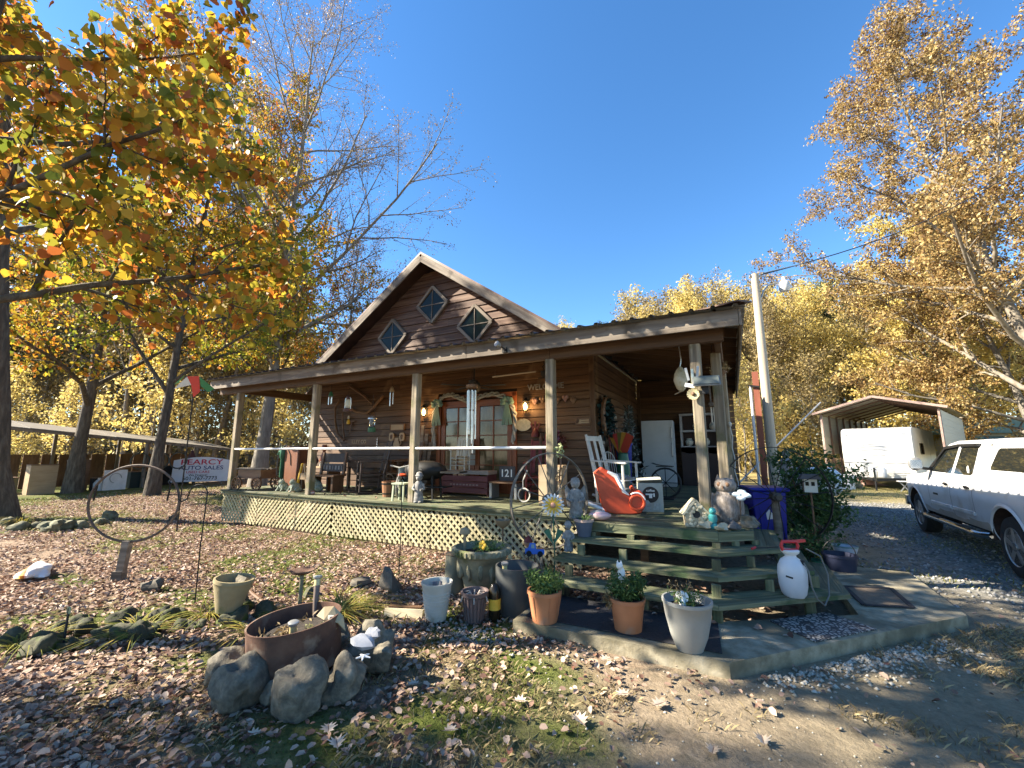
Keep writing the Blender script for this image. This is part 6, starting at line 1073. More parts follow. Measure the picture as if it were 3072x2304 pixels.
t = T('split_log', 'pale split log lying left of the cream pot', 'log', G(1215, 1845), R(20)); mb = MB(); mb.prism([(-.07, 0), (.07, 0), (.05, .06), (-.04, .07)], (-.2, 0, 0), (0, 1, 0), (0, 0, 1), .4); mb.obj('wood', M('pale split wood', [(.4, .33, .2), (.55, .47, .32)], .8, (2, 12, 12), .3, rand=0), t); mb = MB(); mb.bar((-.18, .02, .075), (.17, .015, .078), .06, .012); mb.obj('bark', brown, t)
t = T('stick', 'bare fallen branch lying in the leaves behind the tan pot', 'branch', G(780, 1815), 0); mb = MB(); mb.tube([(-.7, .25, .03), (-.3, .1, .04), (.1, 0, .03), (.5, -.06, .03)], [.012, .018, .02, .015], 6); mb.obj('wood', brown, t, smooth=True); mb = MB(); mb.tube([(.1, 0, .03), (.3, .12, .06)], [.01, .004], 5); mb.obj('twig', brown, t)
t = T('plastic_bag', 'crumpled white plastic bag with orange print lying in the leaves', 'bag', G(110, 1728), R(-20)); bagm = bpy.data.materials.new('printed plastic film'); bagm.use_nodes = True; nb = bagm.node_tree; tb = nb.nodes.new('ShaderNodeTexCoord'); sx_ = nb.nodes.new('ShaderNodeSeparateXYZ'); nb.links.new(tb.outputs['Object'], sx_.inputs[0]); mr_ = nb.nodes.new('ShaderNodeMapRange'); mr_.inputs[1].default_value = -.2; mr_.inputs[2].default_value = .2; nb.links.new(sx_.outputs[1], mr_.inputs[0]); cb_ = ramp(nb, ['#e9e4d8', '#d8a13a', '#a85a2a', '#e4e0e0'], mr_.outputs[0], [.0, .22, .3, .36]); nb.links.new(cb_, nb.nodes['Principled BSDF'].inputs['Base Color']); nb.nodes['Principled BSDF'].inputs['Roughness'].default_value = .3
mb = MB(); mb.blob((0, 0, .06), (.34, .15, .085), 7, .35, 20, 10, flat=.7); mb.obj('film', bagm, t, smooth=True); mb = MB(); mb.blob((-.36, .05, .05), (.08, .05, .03), 3, .4, 8, 5); mb.blob((-.33, -.05, .05), (.07, .04, .025), 9, .4, 8, 5); mb.obj('handles', whitep, t, smooth=True)
# blue bin, shrub, pots by the wheel
p = G(2268, 1632); t = T('blue_recycling_bin', 'tall deep blue wheeled bin beside the porch corner', 'bin', (.40, 8.35, 0), R(14)); mb = MB(); k0 = [(-.25, -.27), (.25, -.27), (.27, .27), (-.27, .27)]
vs = [(x * .84, y * .84, .06) for x, y in k0] + [(x, y, 1.0) for x, y in k0]; mb.add(vs, [(3, 2, 1, 0), (4, 5, 6, 7)] + [(i, (i + 1) % 4, 4 + (i + 1) % 4, 4 + i) for i in range(4)]); o_ = mb.obj('body', bluebin, t); bv = o_.modifiers.new('b', 'BEVEL'); bv.width = .03; bv.segments = 3
mb = MB(); mb.box((0, 0, 1.03), (.6, .62, .06)); o_ = mb.obj('lid', bluebin, t); bv = o_.modifiers.new('b', 'BEVEL'); bv.width = .025; bv.segments = 2; mb = MB(); mb.tube([(-.22, .33, .98), (.22, .33, .98)], .018, 8); mb.obj('handle', bluebin, t); mb = MB(); mb.box((0, -.25, .5), (.3, .03, .62)); mb.obj('front_panel', bluebin, t)
for x in (-.24, .24): mb = MB(); mb.lathe([(.05, -.03), (.12, -.03), (.12, .03), (.05, .03)], 16, c=(x, .22, .12), tilt=Matrix.Rotation(R(90), 3, 'Y')); mb.obj('wheel', blackm, t)
mb = MB(); mb.prism([(-.06, 0), (.06, .02), (.1, .06), (.02, .1), (-.02, .16), (-.07, .1)], (.0, -.262, .56), (1, 0, 0), (0, 0, 1), .004); mb.obj('worn_decal', whitep, t)
def shrub(name, label, loc, r, n, size, lm, seed, stems=7, cat='shrub', h0=.25):
    t = T(name, label, cat, loc); rr = random.Random(seed); g = np.random.RandomState(seed); P = []
    for k in range(stems):
        a = rr.uniform(0, 6.28); d = Vector((math.cos(a) * r[0] * rr.uniform(.2, .9), math.sin(a) * r[1] * rr.uniform(.2, .9), r[2] * rr.uniform(1.0, 1.9))); pts = [Vector((0, 0, 0)) + d * s + Vector((rr.uniform(-.04, .04), rr.uniform(-.04, .04), 0)) * s for s in (0, .3, .6, .85)]; mb = MB(); mb.tube(pts, [.016, .013, .009, .005], 5); mb.obj('stem', brown, t, smooth=True)
        for q in range(n // stems // 30):
            c0 = d * (h0 + .75 * rr.random()); c1 = np.array([c0.x + g.randn() * r[0] * .28, c0.y + g.randn() * r[1] * .28, max(.12, c0.z + g.randn() * .12)]); P.append(c1 + g.randn(30, 3) * np.array([.07, .07, .06]))
    link(bpy.data.objects.new('foliage', leaves_mesh('foliage', np.concatenate(P), size, g, lm, .42)), t); return t
shrub('evergreen_shrub', 'dark evergreen shrub growing behind the wagon wheel and bin', (1.05, 8.75, 0), (.62, .5, .95), 5200, .075, leaf_green, 5, 9)
shrub('evergreen_shrub', 'low dark shrub sprawling at the foot of the dark wagon wheel', (.95, 7.75, 0), (.35, .3, .3), 1000, .06, leaf_green, 9, 5)
shrub('azalea_shrub', 'small bright green shrub behind the right end of the porch', (1.0, 10.6, 0), (.4, .4, .6), 1600, .06, leafmat('fresh green leaves', [(.07, .13, .03), (.15, .24, .06)], .3), 19, 6)
p = Vector((.95, 8.0, 0)); t = T('lantern_birdhouse', 'little house-shaped cream bird feeder on a stake in the shrub', 'bird feeder', (1.02, 8.05, 0)); mb = MB(); mb.tube([(0, 0, 0), (0, 0, 1.02)], .014, 6); mb.obj('stake', brown, t); mb = MB(); mb.box((0, 0, 1.12), (.17, .15, .2)); mb.obj('box', cream, t); mb = MB(); mb.prism([(-.14, 0), (.14, 0), (.1, .07), (-.1, .07)], (0, .12, 1.22), (1, 0, 0), (0, 0, 1), .24); mb.obj('roof', M('slate grey', [(.08, .08, .09)], .7, 5, .1, rand=0), t)
for x in (-.045, .03): mb = MB(); mb.box((x, -.077, 1.15), (.045, .006, .06)); mb.obj('window', dglass, t)
p = G(2452, 1590); t = T('striped_bucket', 'pale blue-white cone bucket hanging by the dark wheel rim', 'bucket', (1.28, 7.55, .12)); mb = MB(); mb.lathe([(.08, 0), (.15, .22), (.14, .22), (.07, .02), (0, .02)], 18, wob=lambda a, z: .03 * math.cos(9 * a)); mb.obj('body', M('pale blue stripe', [(.26, .30, .36), (.42, .46, .52)], .5, (12, 12, 2), .1, rand=0), t, smooth=True); mb = MB(); mb.lathe([(.152, .215), (.154, .235), (.14, .235)], 18, cap=False); mb.obj('rim', M('teal rim', [(.12, .2, .2)], .5, 3, 0, rand=0), t)
t = T('dark_tub', 'dark blue plastic tub on the ground right of the steps', 'tub', (1.15, 7.2, 0), .2); mb = MB(); mb.lathe(thick(.15, .19, .3, .012, .008), 18); mb.obj('body', M('ink blue plastic', [(.012, .016, .035), (.025, .03, .06)], .45, 5, .05, rand=0), t, smooth=True); mb = MB(); mb.tube(arc((0, 0, .29), .19, 0, math.pi, 10), .006, 5); mb.obj('bail', darkmetal, t)
t = T('green_saucer', 'dark green plant saucer pot beside the wheel post', 'planter', (.98, 7.38, 0)); mb = MB(); mb.lathe(thick(.1, .13, .16), 16); mb.obj('body', greenp, t, smooth=True); needles(160, (0, 0, .14), .1, .08, 81, leaf_strap, 'leaves', t)
t = T('statue_figure', 'grey stone figure standing in the shrub by the utility pole', 'statue', (1.0, 10.9, 1.0)); mb = MB(); mb.lathe([(.13, -1.0), (.14, -.95), (.09, -.9), (.08, -.02)], 12); mb.obj('pedestal', statue, t, smooth=True); mb = MB(); mb.lathe([(.13, 0), (.11, .1), (.14, .3), (.15, .42), (.06, .5)], 12, sy=.7); mb.obj('torso', statue, t, smooth=True); mb = MB(); mb.blob((0, 0, .58), (.08, .08, .1), 3, .05); mb.obj('head', statue, t, smooth=True)
# wind spinner
p = DP(582, 1152, 9.0); t = T('wind_spinner', 'red, white and green fabric wind spinner on a tall thin pole', 'wind spinner', (p.x, p.y, 0), YAW); mb = MB(); mb.tube([(0, .02, 0), (0, .02, p.z)], .014, 6); mb.obj('pole', darkmetal, t)
for cl, poly in (((.62, .6, .5), [(-.38, -.12), (-.05, -.02), (-.15, .16)]), ((.6, .06, .03), [(-.15, .16), (-.05, -.02), (.02, -.3), (.14, -.16), (.08, .18)]), ((.05, .2, .06), [(.1, .16), (.42, -.1), (.3, -.18), (.14, -.04)]), ((.1, .3, .1), [(-.2, .2), (-.38, -.02), (-.3, .02)])):
    mb = MB(); n_ = len(poly); mb.prism(poly, (0, 0, p.z), (1, .15, 0), (0, 0, 1), .008); mb.obj('sail', M('spinner %.2f' % cl[0], [cl], .6, 3, 0, rand=0), t)
# ================================================================ TRUCK
tw = T('pickup_truck', 'white crew-cab pickup with a topper and chrome step bar parked on the gravel', 'truck', (3.16, 8.20, 0), -math.atan2(.17, 3.91))
paint = M('dusty white car paint', [(.60, .60, .60), (.70, .70, .70)], .28, (1.3, 1.3, 1.3), .0, rand=0, coat=.5, spots=((.52, .49, .45), 2.2, .56))
dirtp = M('mud splashed sill', [(.34, .29, .22), (.48, .44, .38)], .7, (5, 5, 5), .1, rand=0)
tyre = M('tyre rubber', [(.014, .014, .014), (.035, .033, .03)], .85, 14, .3, rand=0); chrome = M('dull chrome', [(.5, .5, .5)], .18, 3, 0, metal=1.0, rand=0)
tint = glass('tinted car glass', (.012, .014, .013), .02); trimb = M('black trim', [(.012, .012, .012)], .45, 9, .05, rand=0)
WB, WR, AR = 3.75, .395, .49
def sec(z): return float(np.interp(z, [.42, .5, .66, .95, 1.06, 1.13, 1.24], [.10, .05, .015, 0, .012, .035, .065]))
def belt(y): return float(np.interp(y, [-1.25, .7, 1.0, 2.9, 3.2, 4.3, 4.62], [1.27, 1.27, 1.24, 1.24, 1.22, 1.12, 1.02]))
def bot(y):
    z = .50
    for c0 in (0, WB):
        if abs(y - c0) < AR: z = max(z, .40 + math.sqrt(max(0, AR * AR - (y - c0) ** 2)))
    return z
ys = sorted(set([-1.25, -1.0, -.8, -.6] + [round(-AR + AR * 2 * i / 22, 3) for i in range(23)] + [round(.55 + .2 * i, 3) for i in range(14)] + [round(WB - AR + AR * 2 * i / 22, 3) for i in range(23)] + [4.3, 4.45, 4.55, 4.62]))
TWd = 2.0
for s, nm in ((0, 'left_side'), (1, 'right_side')):
    mb = MB(); nr = 9; vs = []
    for y in ys:
        b0, t0 = bot(y), belt(y); nose = float(np.interp(y, [4.2, 4.45, 4.62], [0, .05, .2])); tail = float(np.interp(y, [-1.25, -1.1], [.05, 0]))
        for j in range(nr + 1): z = b0 + (t0 - b0) * j / nr; x = sec(z) + nose + tail; vs.append((x if not s else TWd - x, y, z))
    fs = [(i * (nr + 1) + j, i * (nr + 1) + j + 1, (i + 1) * (nr + 1) + j + 1, (i + 1) * (nr + 1) + j) for i in range(len(ys) - 1) for j in range(nr)]
    mb.add(vs, fs if s else [f[::-1] for f in fs]); mb.obj('body_side', paint, tw, smooth=True, ang=35)
mb = MB()
def hood(a, e):
    y = 2.85 + 1.77 * e; z = belt(y) + .06 * math.sin(math.pi * a) * (1 - .5 * e); ins = .065 + float(np.interp(y, [4.2, 4.45, 4.62], [0, .05, .2])); return (ins + (TWd - 2 * ins) * a, y, z)
mb.grid(hood, 10, 12); mb.obj('hood', paint, tw, smooth=True)
mb = MB(); mb.grid(lambda a, e: (.27 + (TWd - .54) * a, 4.62 + .03 * math.sin(math.pi * a), .5 + .52 * e), 6, 4); mb.obj('grille', trimb, tw); mb = MB(); mb.box((TWd / 2, 4.66, .56), (1.9, .14, .2)); mb.obj('front_bumper', chrome, tw)
mb = MB(); mb.grid(lambda a, e: (.06 + (TWd - .12) * a, -1.25, .55 + .72 * e), 4, 4); mb.obj('tailgate', paint, tw); mb = MB(); mb.box((TWd / 2, -1.33, .58), (1.9, .14, .18)); mb.obj('rear_bumper', chrome, tw)
mb = MB(); mb.box((TWd / 2, 1.7, .5), (1.7, 5.6, .14)); mb.obj('chassis', blackm, tw)
def sp(y, z, off=0.0, right=False): x = .065 + (z - 1.24) / .58 * .20 - off; return (TWd - x if right else x, y, z)
def cabshape(yb0, yt0, yb1, yt1, z1, name):
    mb = MB(); n = 8; rows = []
    for j in range(n + 1):
        a = j / n; z = 1.23 + (z1 - 1.23) * (1 - (1 - a) ** 1.15); f = (z - 1.23) / (z1 - 1.23); rows.append((z, yb0 + (yt0 - yb0) * f, yb1 + (yt1 - yb1) * f, .065 + (z - 1.24) / .58 * .20 + (.10 * max(0, a - .86) / .14)))
    vs = []
    for z, y0, y1, x in rows: vs += [(x, y0, z), (x, y1, z), (TWd - x, y1, z), (TWd - x, y0, z)]
    fs = [(4 * j + k, 4 * j + (k + 1) % 4, 4 * j + 4 + (k + 1) % 4, 4 * j + 4 + k) for j in range(n) for k in range(4)]; fs = [f[::-1] for f in fs]
    mb.add(vs, fs); z, y0, y1, x = rows[-1]
    mb.grid(lambda a, e: (x + (TWd - 2 * x) * a, y0 + (y1 - y0) * e, z + .035 * math.sin(math.pi * a) * math.sin(math.pi * e) ** .5), 8, 8); mb.obj(name, paint, tw, smooth=True, ang=30)
cabshape(.76, .80, 3.08, 2.28, 1.83, 'cab'); cabshape(-1.22, -1.05, .70, .70, 1.80, 'topper')
mb = MB(); mb.box((TWd / 2, .73, 1.5), (1.5, .05, .5)); mb.obj('cab_gap_seal', trimb, tw)
def pane(name, pts, right=False, m=tint, off=.006):
    mb = MB(); q = [sp(y, z, off, right) for y, z in pts]; mb.add(q, [tuple(range(len(q)))] if right else [tuple(range(len(q)))[::-1]]); return mb.obj(name, m, tw)
for rt in (False, True):
    pane('front_window', [(1.86, 1.27), (2.72, 1.27), (2.80, 1.30), (2.36, 1.70), (2.20, 1.735), (1.93, 1.735), (1.86, 1.70)], rt); pane('rear_window', [(1.04, 1.30), (1.10, 1.27), (1.74, 1.27), (1.74, 1.70), (1.70, 1.735), (1.16, 1.735), (1.10, 1.70)], rt)
    pane('topper_window', [(-.95, 1.38), (.50, 1.38), (.52, 1.42), (.45, 1.66), (.40, 1.69), (-.88, 1.69)], rt)
    for a, e in ((1.80, 2.42), (1.06, 1.76)): mb = MB(); mb.bar(Vector(sp(a, 1.745, .02, rt)), Vector(sp(e, 1.745 if e < 2 else 1.70, .02, rt)), .05, .045); mb.obj('window_visor', trimb, tw)
    mb = MB(); mb.bar(Vector(sp(2.38, 1.70, .02, rt)), Vector(sp(2.86, 1.30, .02, rt)), .045, .03); mb.obj('window_visor', trimb, tw)
mb = MB(); mb.add([(.24, 2.99, 1.29), (TWd - .24, 2.99, 1.29), (TWd - .36, 2.37, 1.75), (.36, 2.37, 1.75)], [(0, 1, 2, 3)]); mb.obj('windshield', tint, tw); bpy.data.objects[-1] if False else None
def sidept(y, z, off=.004): return (sec(z) - off, y, z)
for y, z0, z1 in ((1.80, .58, 1.23), (.93, .72, 1.23), (2.86, .62, 1.21)):
    mb = MB(); zs = np.linspace(z0, z1, 9); q = []
    for z in zs: q += [sidept(y - .006, z), sidept(y + .006, z)]
    mb.add(q, [(2 * i, 2 * i + 2, 2 * i + 3, 2 * i + 1) for i in range(8)]); mb.obj('door_seam', trimb, tw)
for y in (1.80, ): mb = MB(); mb.bar(sp(y, 1.25, .007), sp(y, 1.74, .007), .06, .01, up=(1, 0, 0)); mb.obj('door_pillar', paint, tw)
for y in (1.98, 1.12): mb = MB(); mb.blob((sec(1.08) - .018, y, 1.085), (.022, .10, .024), 3, .02, 12, 6); mb.obj('door_handle', trimb, tw, smooth=True)
for a, e in ((.95, 1.78), (1.83, 2.82)): mb = MB(); mb.bar(sidept(a, .70, .01), sidept(e, .70, .01), .02, .05); mb.obj('door_moulding', paint, tw)
mb = MB(); mb.bar(sidept(2.40, .87, .006), sidept(2.62, .87, .006), .004, .035); mb.obj('door_badge', blackink, tw)
mb = MB(); ysl = [y for y in ys if .5 <= y <= WB - AR]; q = []
for y in ysl: q += [(sec(.50) - .004, y, .505), (sec(.6) - .004, y, .62 + .02 * math.sin(y * 5))]
mb.add(q, [(2 * i, 2 * i + 1, 2 * i + 3, 2 * i + 2) for i in range(len(ysl) - 1)]); mb.obj('muddy_sill', dirtp, tw)
for c0 in (0, WB):
    mb = MB(); q = []
    for i in range(19):
        a = math.pi * i / 18; cy, cz_ = math.cos(a), math.sin(a); zz = .40 + AR * cz_; q += [(sec(min(1.1, zz)) - .006, c0 + AR * cy, zz), (sec(min(1.1, zz + .04)) - .022, c0 + (AR + .025) * cy, .40 + (AR + .025) * cz_), (sec(min(1.1, zz + .06)) - .004, c0 + (AR + .06) * cy, .40 + (AR + .06) * cz_)]
    mb.add(q, [(3 * i + k, 3 * i + k + 1, 3 * i + 4 + k, 3 * i + 3 + k) for i in range(18) for k in range(2)]); mb.obj('wheel_arch_flare', paint, tw, smooth=True)
    mb = MB(); mb.grid(lambda a, e: (.02 + .5 * e, c0 + (AR + .01) * math.cos(math.pi * a), .40 + (AR + .01) * math.sin(math.pi * a)), 16, 2); mb.box((.5, c0, .6), (.02, 1.0, .7)); mb.obj('wheel_well', M('rusty wheel well', [(.03, .018, .014), (.07, .04, .03)], .9, 8, .3, rand=0), tw, smooth=True)
    for s in (0, 1):
        wh = sub('wheel', tw); x0 = .045 if not s else TWd - .045; sg = 1 if not s else -1; ty = Matrix.Rotation(R(90) * sg, 3, 'Y')
        mb = MB(); mb.lathe([(.24, 0), (.25, -.01), (.33, -.015), (.375, -.0), (WR, .04), (WR, .2), (.375, .24), (.25, .25)], 36, c=(x0, c0, WR), tilt=ty); mb.obj('tyre', tyre, wh, smooth=True)
        mb = MB(); mb.lathe([(.235, .0), (.245, -.012), (.25, .0), (.22, .03), (.2, .10), (0, .12)], 30, c=(x0, c0, WR), tilt=ty); mb.obj('rim', galv, wh, smooth=True)
        for k in range(5): a = k * 1.2566 + .3; mb = MB(); d = Vector((0, math.cos(a), math.sin(a))); cc_ = Vector((x0 + .012 * sg, c0, WR)); mb.bar(cc_ + d * .03, cc_ + d * .23, .075, .03, up=(1, 0, 0)); mb.obj('wheel_spoke', galv, wh)
        mb = MB(); mb.lathe([(.06, .02), (.055, -.012), (0, -.015)], 16, c=(x0, c0, WR), tilt=ty); mb.obj('hub_cap', chrome, wh, smooth=True)
mb = MB(); mb.tube([(.04, .62, .44), (-.04, .72, .43), (-.06, .95, .43), (-.06, 2.85, .43), (-.04, 3.05, .43), (.04, 3.15, .44)], .042, 10); mb.obj('step_bar', chrome, tw, smooth=True)
for y in (1.2, 2.5): mb = MB(); mb.box((-.055, y, .472), (.09, .5, .012)); mb.obj('step_pad', trimb, tw)
for s in (0, 1):
    x = -.17 if not s else TWd + .17; mb = MB(); mb.blob((x, 2.72, 1.40), (.11, .055, .13), 5, .04, 16, 10); o_ = mb.obj('mirror_housing', M('mirror grey', [(.16, .16, .155)], .35, 3, 0, rand=0), tw, smooth=True)
    mb = MB(); mb.bar((x * .6 if not s else TWd + .08, 2.76, 1.33), (.08 if not s else TWd - .08, 2.80, 1.30), .05, .05); mb.obj('mirror_arm', trimb, tw)
    mb = MB(); mb.add([(x - .085, 2.660, 1.32), (x + .085, 2.660, 1.32), (x + .085, 2.660, 1.48), (x - .085, 2.660, 1.48)], [(0, 1, 2, 3)]); mb.obj('mirror_glass', chrome, tw)
mb = MB(); mb.tube([(.38, 1.02, 1.83), (.5, .86, 1.80)], .012, 5); mb.obj('roof_seam', trimb, tw)
mb = MB(); mb.prism([(0, 0), (.05, 0), (.07, .04), (.05, .10), (0, .12), (-.02, .06)], (sp(1.16, 1.32, .009)[0], 1.16, 1.30), (0, 1, 0), (0, 0, 1), -.002); mb.obj('window_sticker', whitep, tw)
for x in (.1, TWd - .1): mb = MB(); mb.box((x, -1.262, .95), (.12, .03, .42)); mb.obj('tail_light', rd, tw)
for x in (.3, TWd - .3): mb = MB(); mb.box((x, 4.60, .9), (.3, .06, .16)); mb.obj('headlight', cglass, tw)
# ================================================================ CARPORT, CAMPER, TANKS
AXD = Vector((math.sin(R(23.1)), math.cos(R(23.1)), 0)); PRP = Vector((AXD.y, -AXD.x, 0)); CL = G(2488, 1457); rzc = -R(23.1)
cp = T('metal_carport', 'tall tan metal carport with an open front and brown frame', 'carport', CL, rzc); CW, CH, CP, LN = 4.1, 3.45, 4.05, 9.2
panel = M('tan metal sheet', [(.30, .28, .23), (.38, .36, .3)], .5, (.4, .4, 14), .15, rand=.03); frame = M('brown steel tube', [(.10, .055, .035), (.16, .095, .065)], .5, 5, .05, rand=0); pinkf = M('pinkish primer tube', [(.30, .2, .16), (.4, .28, .23)], .5, 5, .05, rand=0)
for i in range(8):
    y = i * LN / 7
    for x, m_ in ((0, pinkf), (CW, pinkf)): mb = MB(); mb.bar((x, y, 0), (x, y, CH), .07, .07, up=(0, 1, 0)); mb.obj('post', m_ if i == 0 else frame, cp)
    for a, e in (((0, y, CH - .03), (CW / 2, y, CP - .03)), ((CW / 2, y, CP - .03), (CW, y, CH - .03))): mb = MB(); mb.bar(a, e, .07, .06); mb.obj('rafter', frame, cp)
for x0, x1, z0, z1 in ((-.3, CW / 2, CH + .0, CP + .06), (CW / 2, CW + .3, CP + .06, CH + .0)):
    mb = MB(); n = 30
    vs = []
    for i in range(n + 1):
        y = -.25 + (LN + .5) * i / n; h_ = .02 * (i % 2); vs += [(x0, y, z0 + h_), (x1, y, z1 + h_)]
    mb.add(vs, [(2 * i, 2 * i + 1, 2 * i + 3, 2 * i + 2) for i in range(n)]); mb.obj('roof_sheet', panel, cp)
    mb = MB(); mb.bar((x0, -.27, z0 + .0), (x1, -.27, z1 + .0), .04, .1); mb.obj('front_trim', pinkf, cp)
for x in (-.05, CW + .05):
    for k in range(12): mb = MB(); zz = 1.58 + k * .155; mb.box((x, LN / 2, zz), (.018 if k % 2 else .026, LN, .153)); mb.obj('wall_sheet', panel, cp)
cm = T('camper_trailer', 'white travel trailer with grey swoosh decals parked nose out in the carport', 'camper', CL + PRP * 2.02 - AXD * .55, rzc); CWd = 2.42
wh = M('camper gelcoat', [(.70, .69, .64), (.78, .77, .73)], .4, 3, .02, rand=0); grey = M('grey decal', [(.36, .36, .38)], .5, 3, 0, rand=0)
prof = [(.25, .42), (.08, .75), (.0, 1.05), (-.04, 1.3), (-.03, 2.2), (.03, 2.5), (.14, 2.62), (.5, 2.68), (6.4, 2.68), (6.5, 2.5), (6.5, .42)]
mb = MB(); n = len(prof); vs = [(-CWd / 2, y, z) for y, z in prof] + [(CWd / 2, y, z) for y, z in prof]; mb.add(vs, [tuple(range(n)), tuple(range(2 * n - 1, n - 1, -1))] + [(i, n + i, n + (i + 1) % n, (i + 1) % n) for i in range(n)]); o_ = mb.obj('shell', wh, cm); bv = o_.modifiers.new('b', 'BEVEL'); bv.width = .03; bv.segments = 2; bv.limit_method = 'ANGLE'; bv.angle_limit = R(50)
def fy(z): return float(np.interp(z, [p[1] for p in prof[:6]], [p[0] for p in prof[:6]]))
for k in range(8): zz = .52 + k * .075; mb = MB(); mb.bar((-CWd / 2 + .03, fy(zz) - .006, zz), (CWd / 2 - .03, fy(zz) - .006, zz), .012, .055); mb.obj('lower_panel_rib', wh, cm)
mb = MB(); mb.bar((-CWd / 2 + .02, fy(1.14) - .012, 1.14), (CWd / 2 - .02, fy(1.14) - .012, 1.14), .014, .03); mb.obj('rub_rail', grey, cm)
for x0, x1, z0, z1, b_ in ((-.85, .55, 1.70, 1.78, .12), (-.75, .7, 1.62, 1.62, .1), (-.3, .45, 1.42, 1.46, .03), (-.6, .1, 1.84, 1.93, .06)):
    mb = MB(); mb.tube([(x0 + (x1 - x0) * s, fy(1.7) - .006, z0 + (z1 - z0) * s + b_ * math.sin(math.pi * s)) for s in (0, .25, .5, .75, 1)], [.004, .012, .014, .012, .004], 5); mb.obj('swoosh_decal', grey, cm, smooth=True)
for x in (-CWd / 2 + .2, CWd / 2 - .25): mb = MB(); mb.box((x, fy(2.3) - .01, 2.38), (.12, .02, .035)); mb.obj('marker_light', grey, cm)
mb = MB(); mb.bar((-.9, .3, .46), (-.05, -1.0, .46), .08, .1); mb.bar((.9, .3, .46), (.05, -1.0, .46), .08, .1); mb.obj('tongue', blackm, cm); mb = MB(); mb.tube([(0, -.95, .0), (0, -.95, .95)], .035, 8); mb.obj('jack', blackm, cm)
for x in (-.16, .16): mb = MB(); mb.lathe([(.13, .52), (.15, .56), (.15, .86), (.1, .95), (.06, .98), (.06, 1.04)], 16, c=(x, -.35, 0)); mb.obj('propane_tank', whitep, cm, smooth=True)
mb = MB(); mb.box((CWd / 2 + .006, 2.2, 1.75), (.012, 1.1, .5)); mb.obj('side_window', tint, cm); mb = MB(); mb.box((CWd / 2 + .006, 4.8, 1.4), (.012, .65, 1.7)); mb.obj('side_door', wh, cm)
for x in (-1.05, 1.05): mb = MB(); mb.lathe([(.2, -.1), (.34, -.1), (.34, .1), (.2, .1)], 20, c=(x, 3.8, .34), tilt=Matrix.Rotation(R(90), 3, 'Y')); mb.obj('wheel', tyre, cm)
for nm, off, lb in (('white_bucket', (-.95, -1.5), 'white plastic bucket standing before the camper tongue'),): 
    q = CL + PRP * (2.02 + off[0]) + AXD * (off[1]); t = T(nm, lb, 'bucket', q); mb = MB(); mb.lathe(thick(.24, .28, .62, .015, .01), 18); mb.obj('body', whitep, t, smooth=True); mb = MB(); mb.tube(arc((0, 0, .6), .28, 0, math.pi, 10), .008, 5); mb.obj('bail', darkmetal, t)
q = CL + PRP * 2.9 - AXD * 1.4; t = T('folding_stool', 'small white topped stool before the camper', 'stool', q); mb = MB(); mb.box((0, 0, .42), (.4, .3, .03)); mb.obj('top', whitep, t)
for x in (-.15, .15): mb = MB(); mb.bar((x, 0, 0), (-x, 0, .41), .03, .03); mb.obj('leg', galv, t)
q = CL + PRP * 1.25 - AXD * .9; t = T('concrete_block', 'grey concrete block under the camper nose', 'block', q, rzc); mb = MB(); mb.box((0, 0, .1), (.4, .2, .2)); mb.obj('block', concrete, t); mb = MB(); mb.box((0, 0, .24), (.3, .2, .06)); mb.obj('timber_shim', tanwood, t)
q = CL + PRP * .75 + AXD * 1.6; t = T('pink_tarp', 'faded pink tarp lying inside the carport', 'tarp', q, .3); mb = MB(); mb.grid(lambda a, e: (-.9 + 1.8 * a, -.8 + 1.6 * e, .02 + .35 * math.exp(-((a - .6) ** 2 + (e - .5) ** 2) * 9)), 10, 10); mb.obj('sheet', M('pink tarp', [(.42, .25, .2), (.52, .34, .28)], .6, 3, .05, rand=0), t, smooth=True)
# dried corn row
g_ = np.random.RandomState(77); vs, fs, rn = [], [], []
A, B = DP(2405, 1400, 27), DP(2600, 1400, 34)
for i in range(900):
    s = g_.rand(); b0 = np.array(A.lerp(B, s))[:3] + np.array([g_.randn() * .5, g_.randn() * .5, 0]); b0[2] = 0
    for k in range(3):
        a = g_.rand() * 6.28; h_ = .7 + .6 * g_.rand(); o_ = np.array([math.cos(a), math.sin(a), 0]); sd_ = np.array([-o_[1], o_[0], 0]) * .04; z0 = .3 * k; n0 = len(vs); p0 = b0 + np.array([0, 0, z0]); p1 = p0 + o_ * .2 + np.array([0, 0, h_ * .4]); p2 = p1 + o_ * .3 + np.array([0, 0, -.1]); vs += [p0 - sd_, p0 + sd_, p1 - sd_, p1 + sd_, p2]; fs += [(n0, n0 + 1, n0 + 3, n0 + 2)]; fs += [(n0 + 2, n0 + 3, n0 + 4, n0 + 4)] if False else []; rn += [g_.rand()]
o_ = bpy.data.objects.new('dry_corn_stalks', npmesh('dry_corn_stalks', np.array(vs), [np.array(fs)], leafmat('dry corn', [(.25, .17, .09), (.42, .3, .17), (.55, .43, .27)], .3), rn)); link(o_); tag(o_, 'row of dried tan corn stalks beyond the carport', 'corn', kind='stuff')
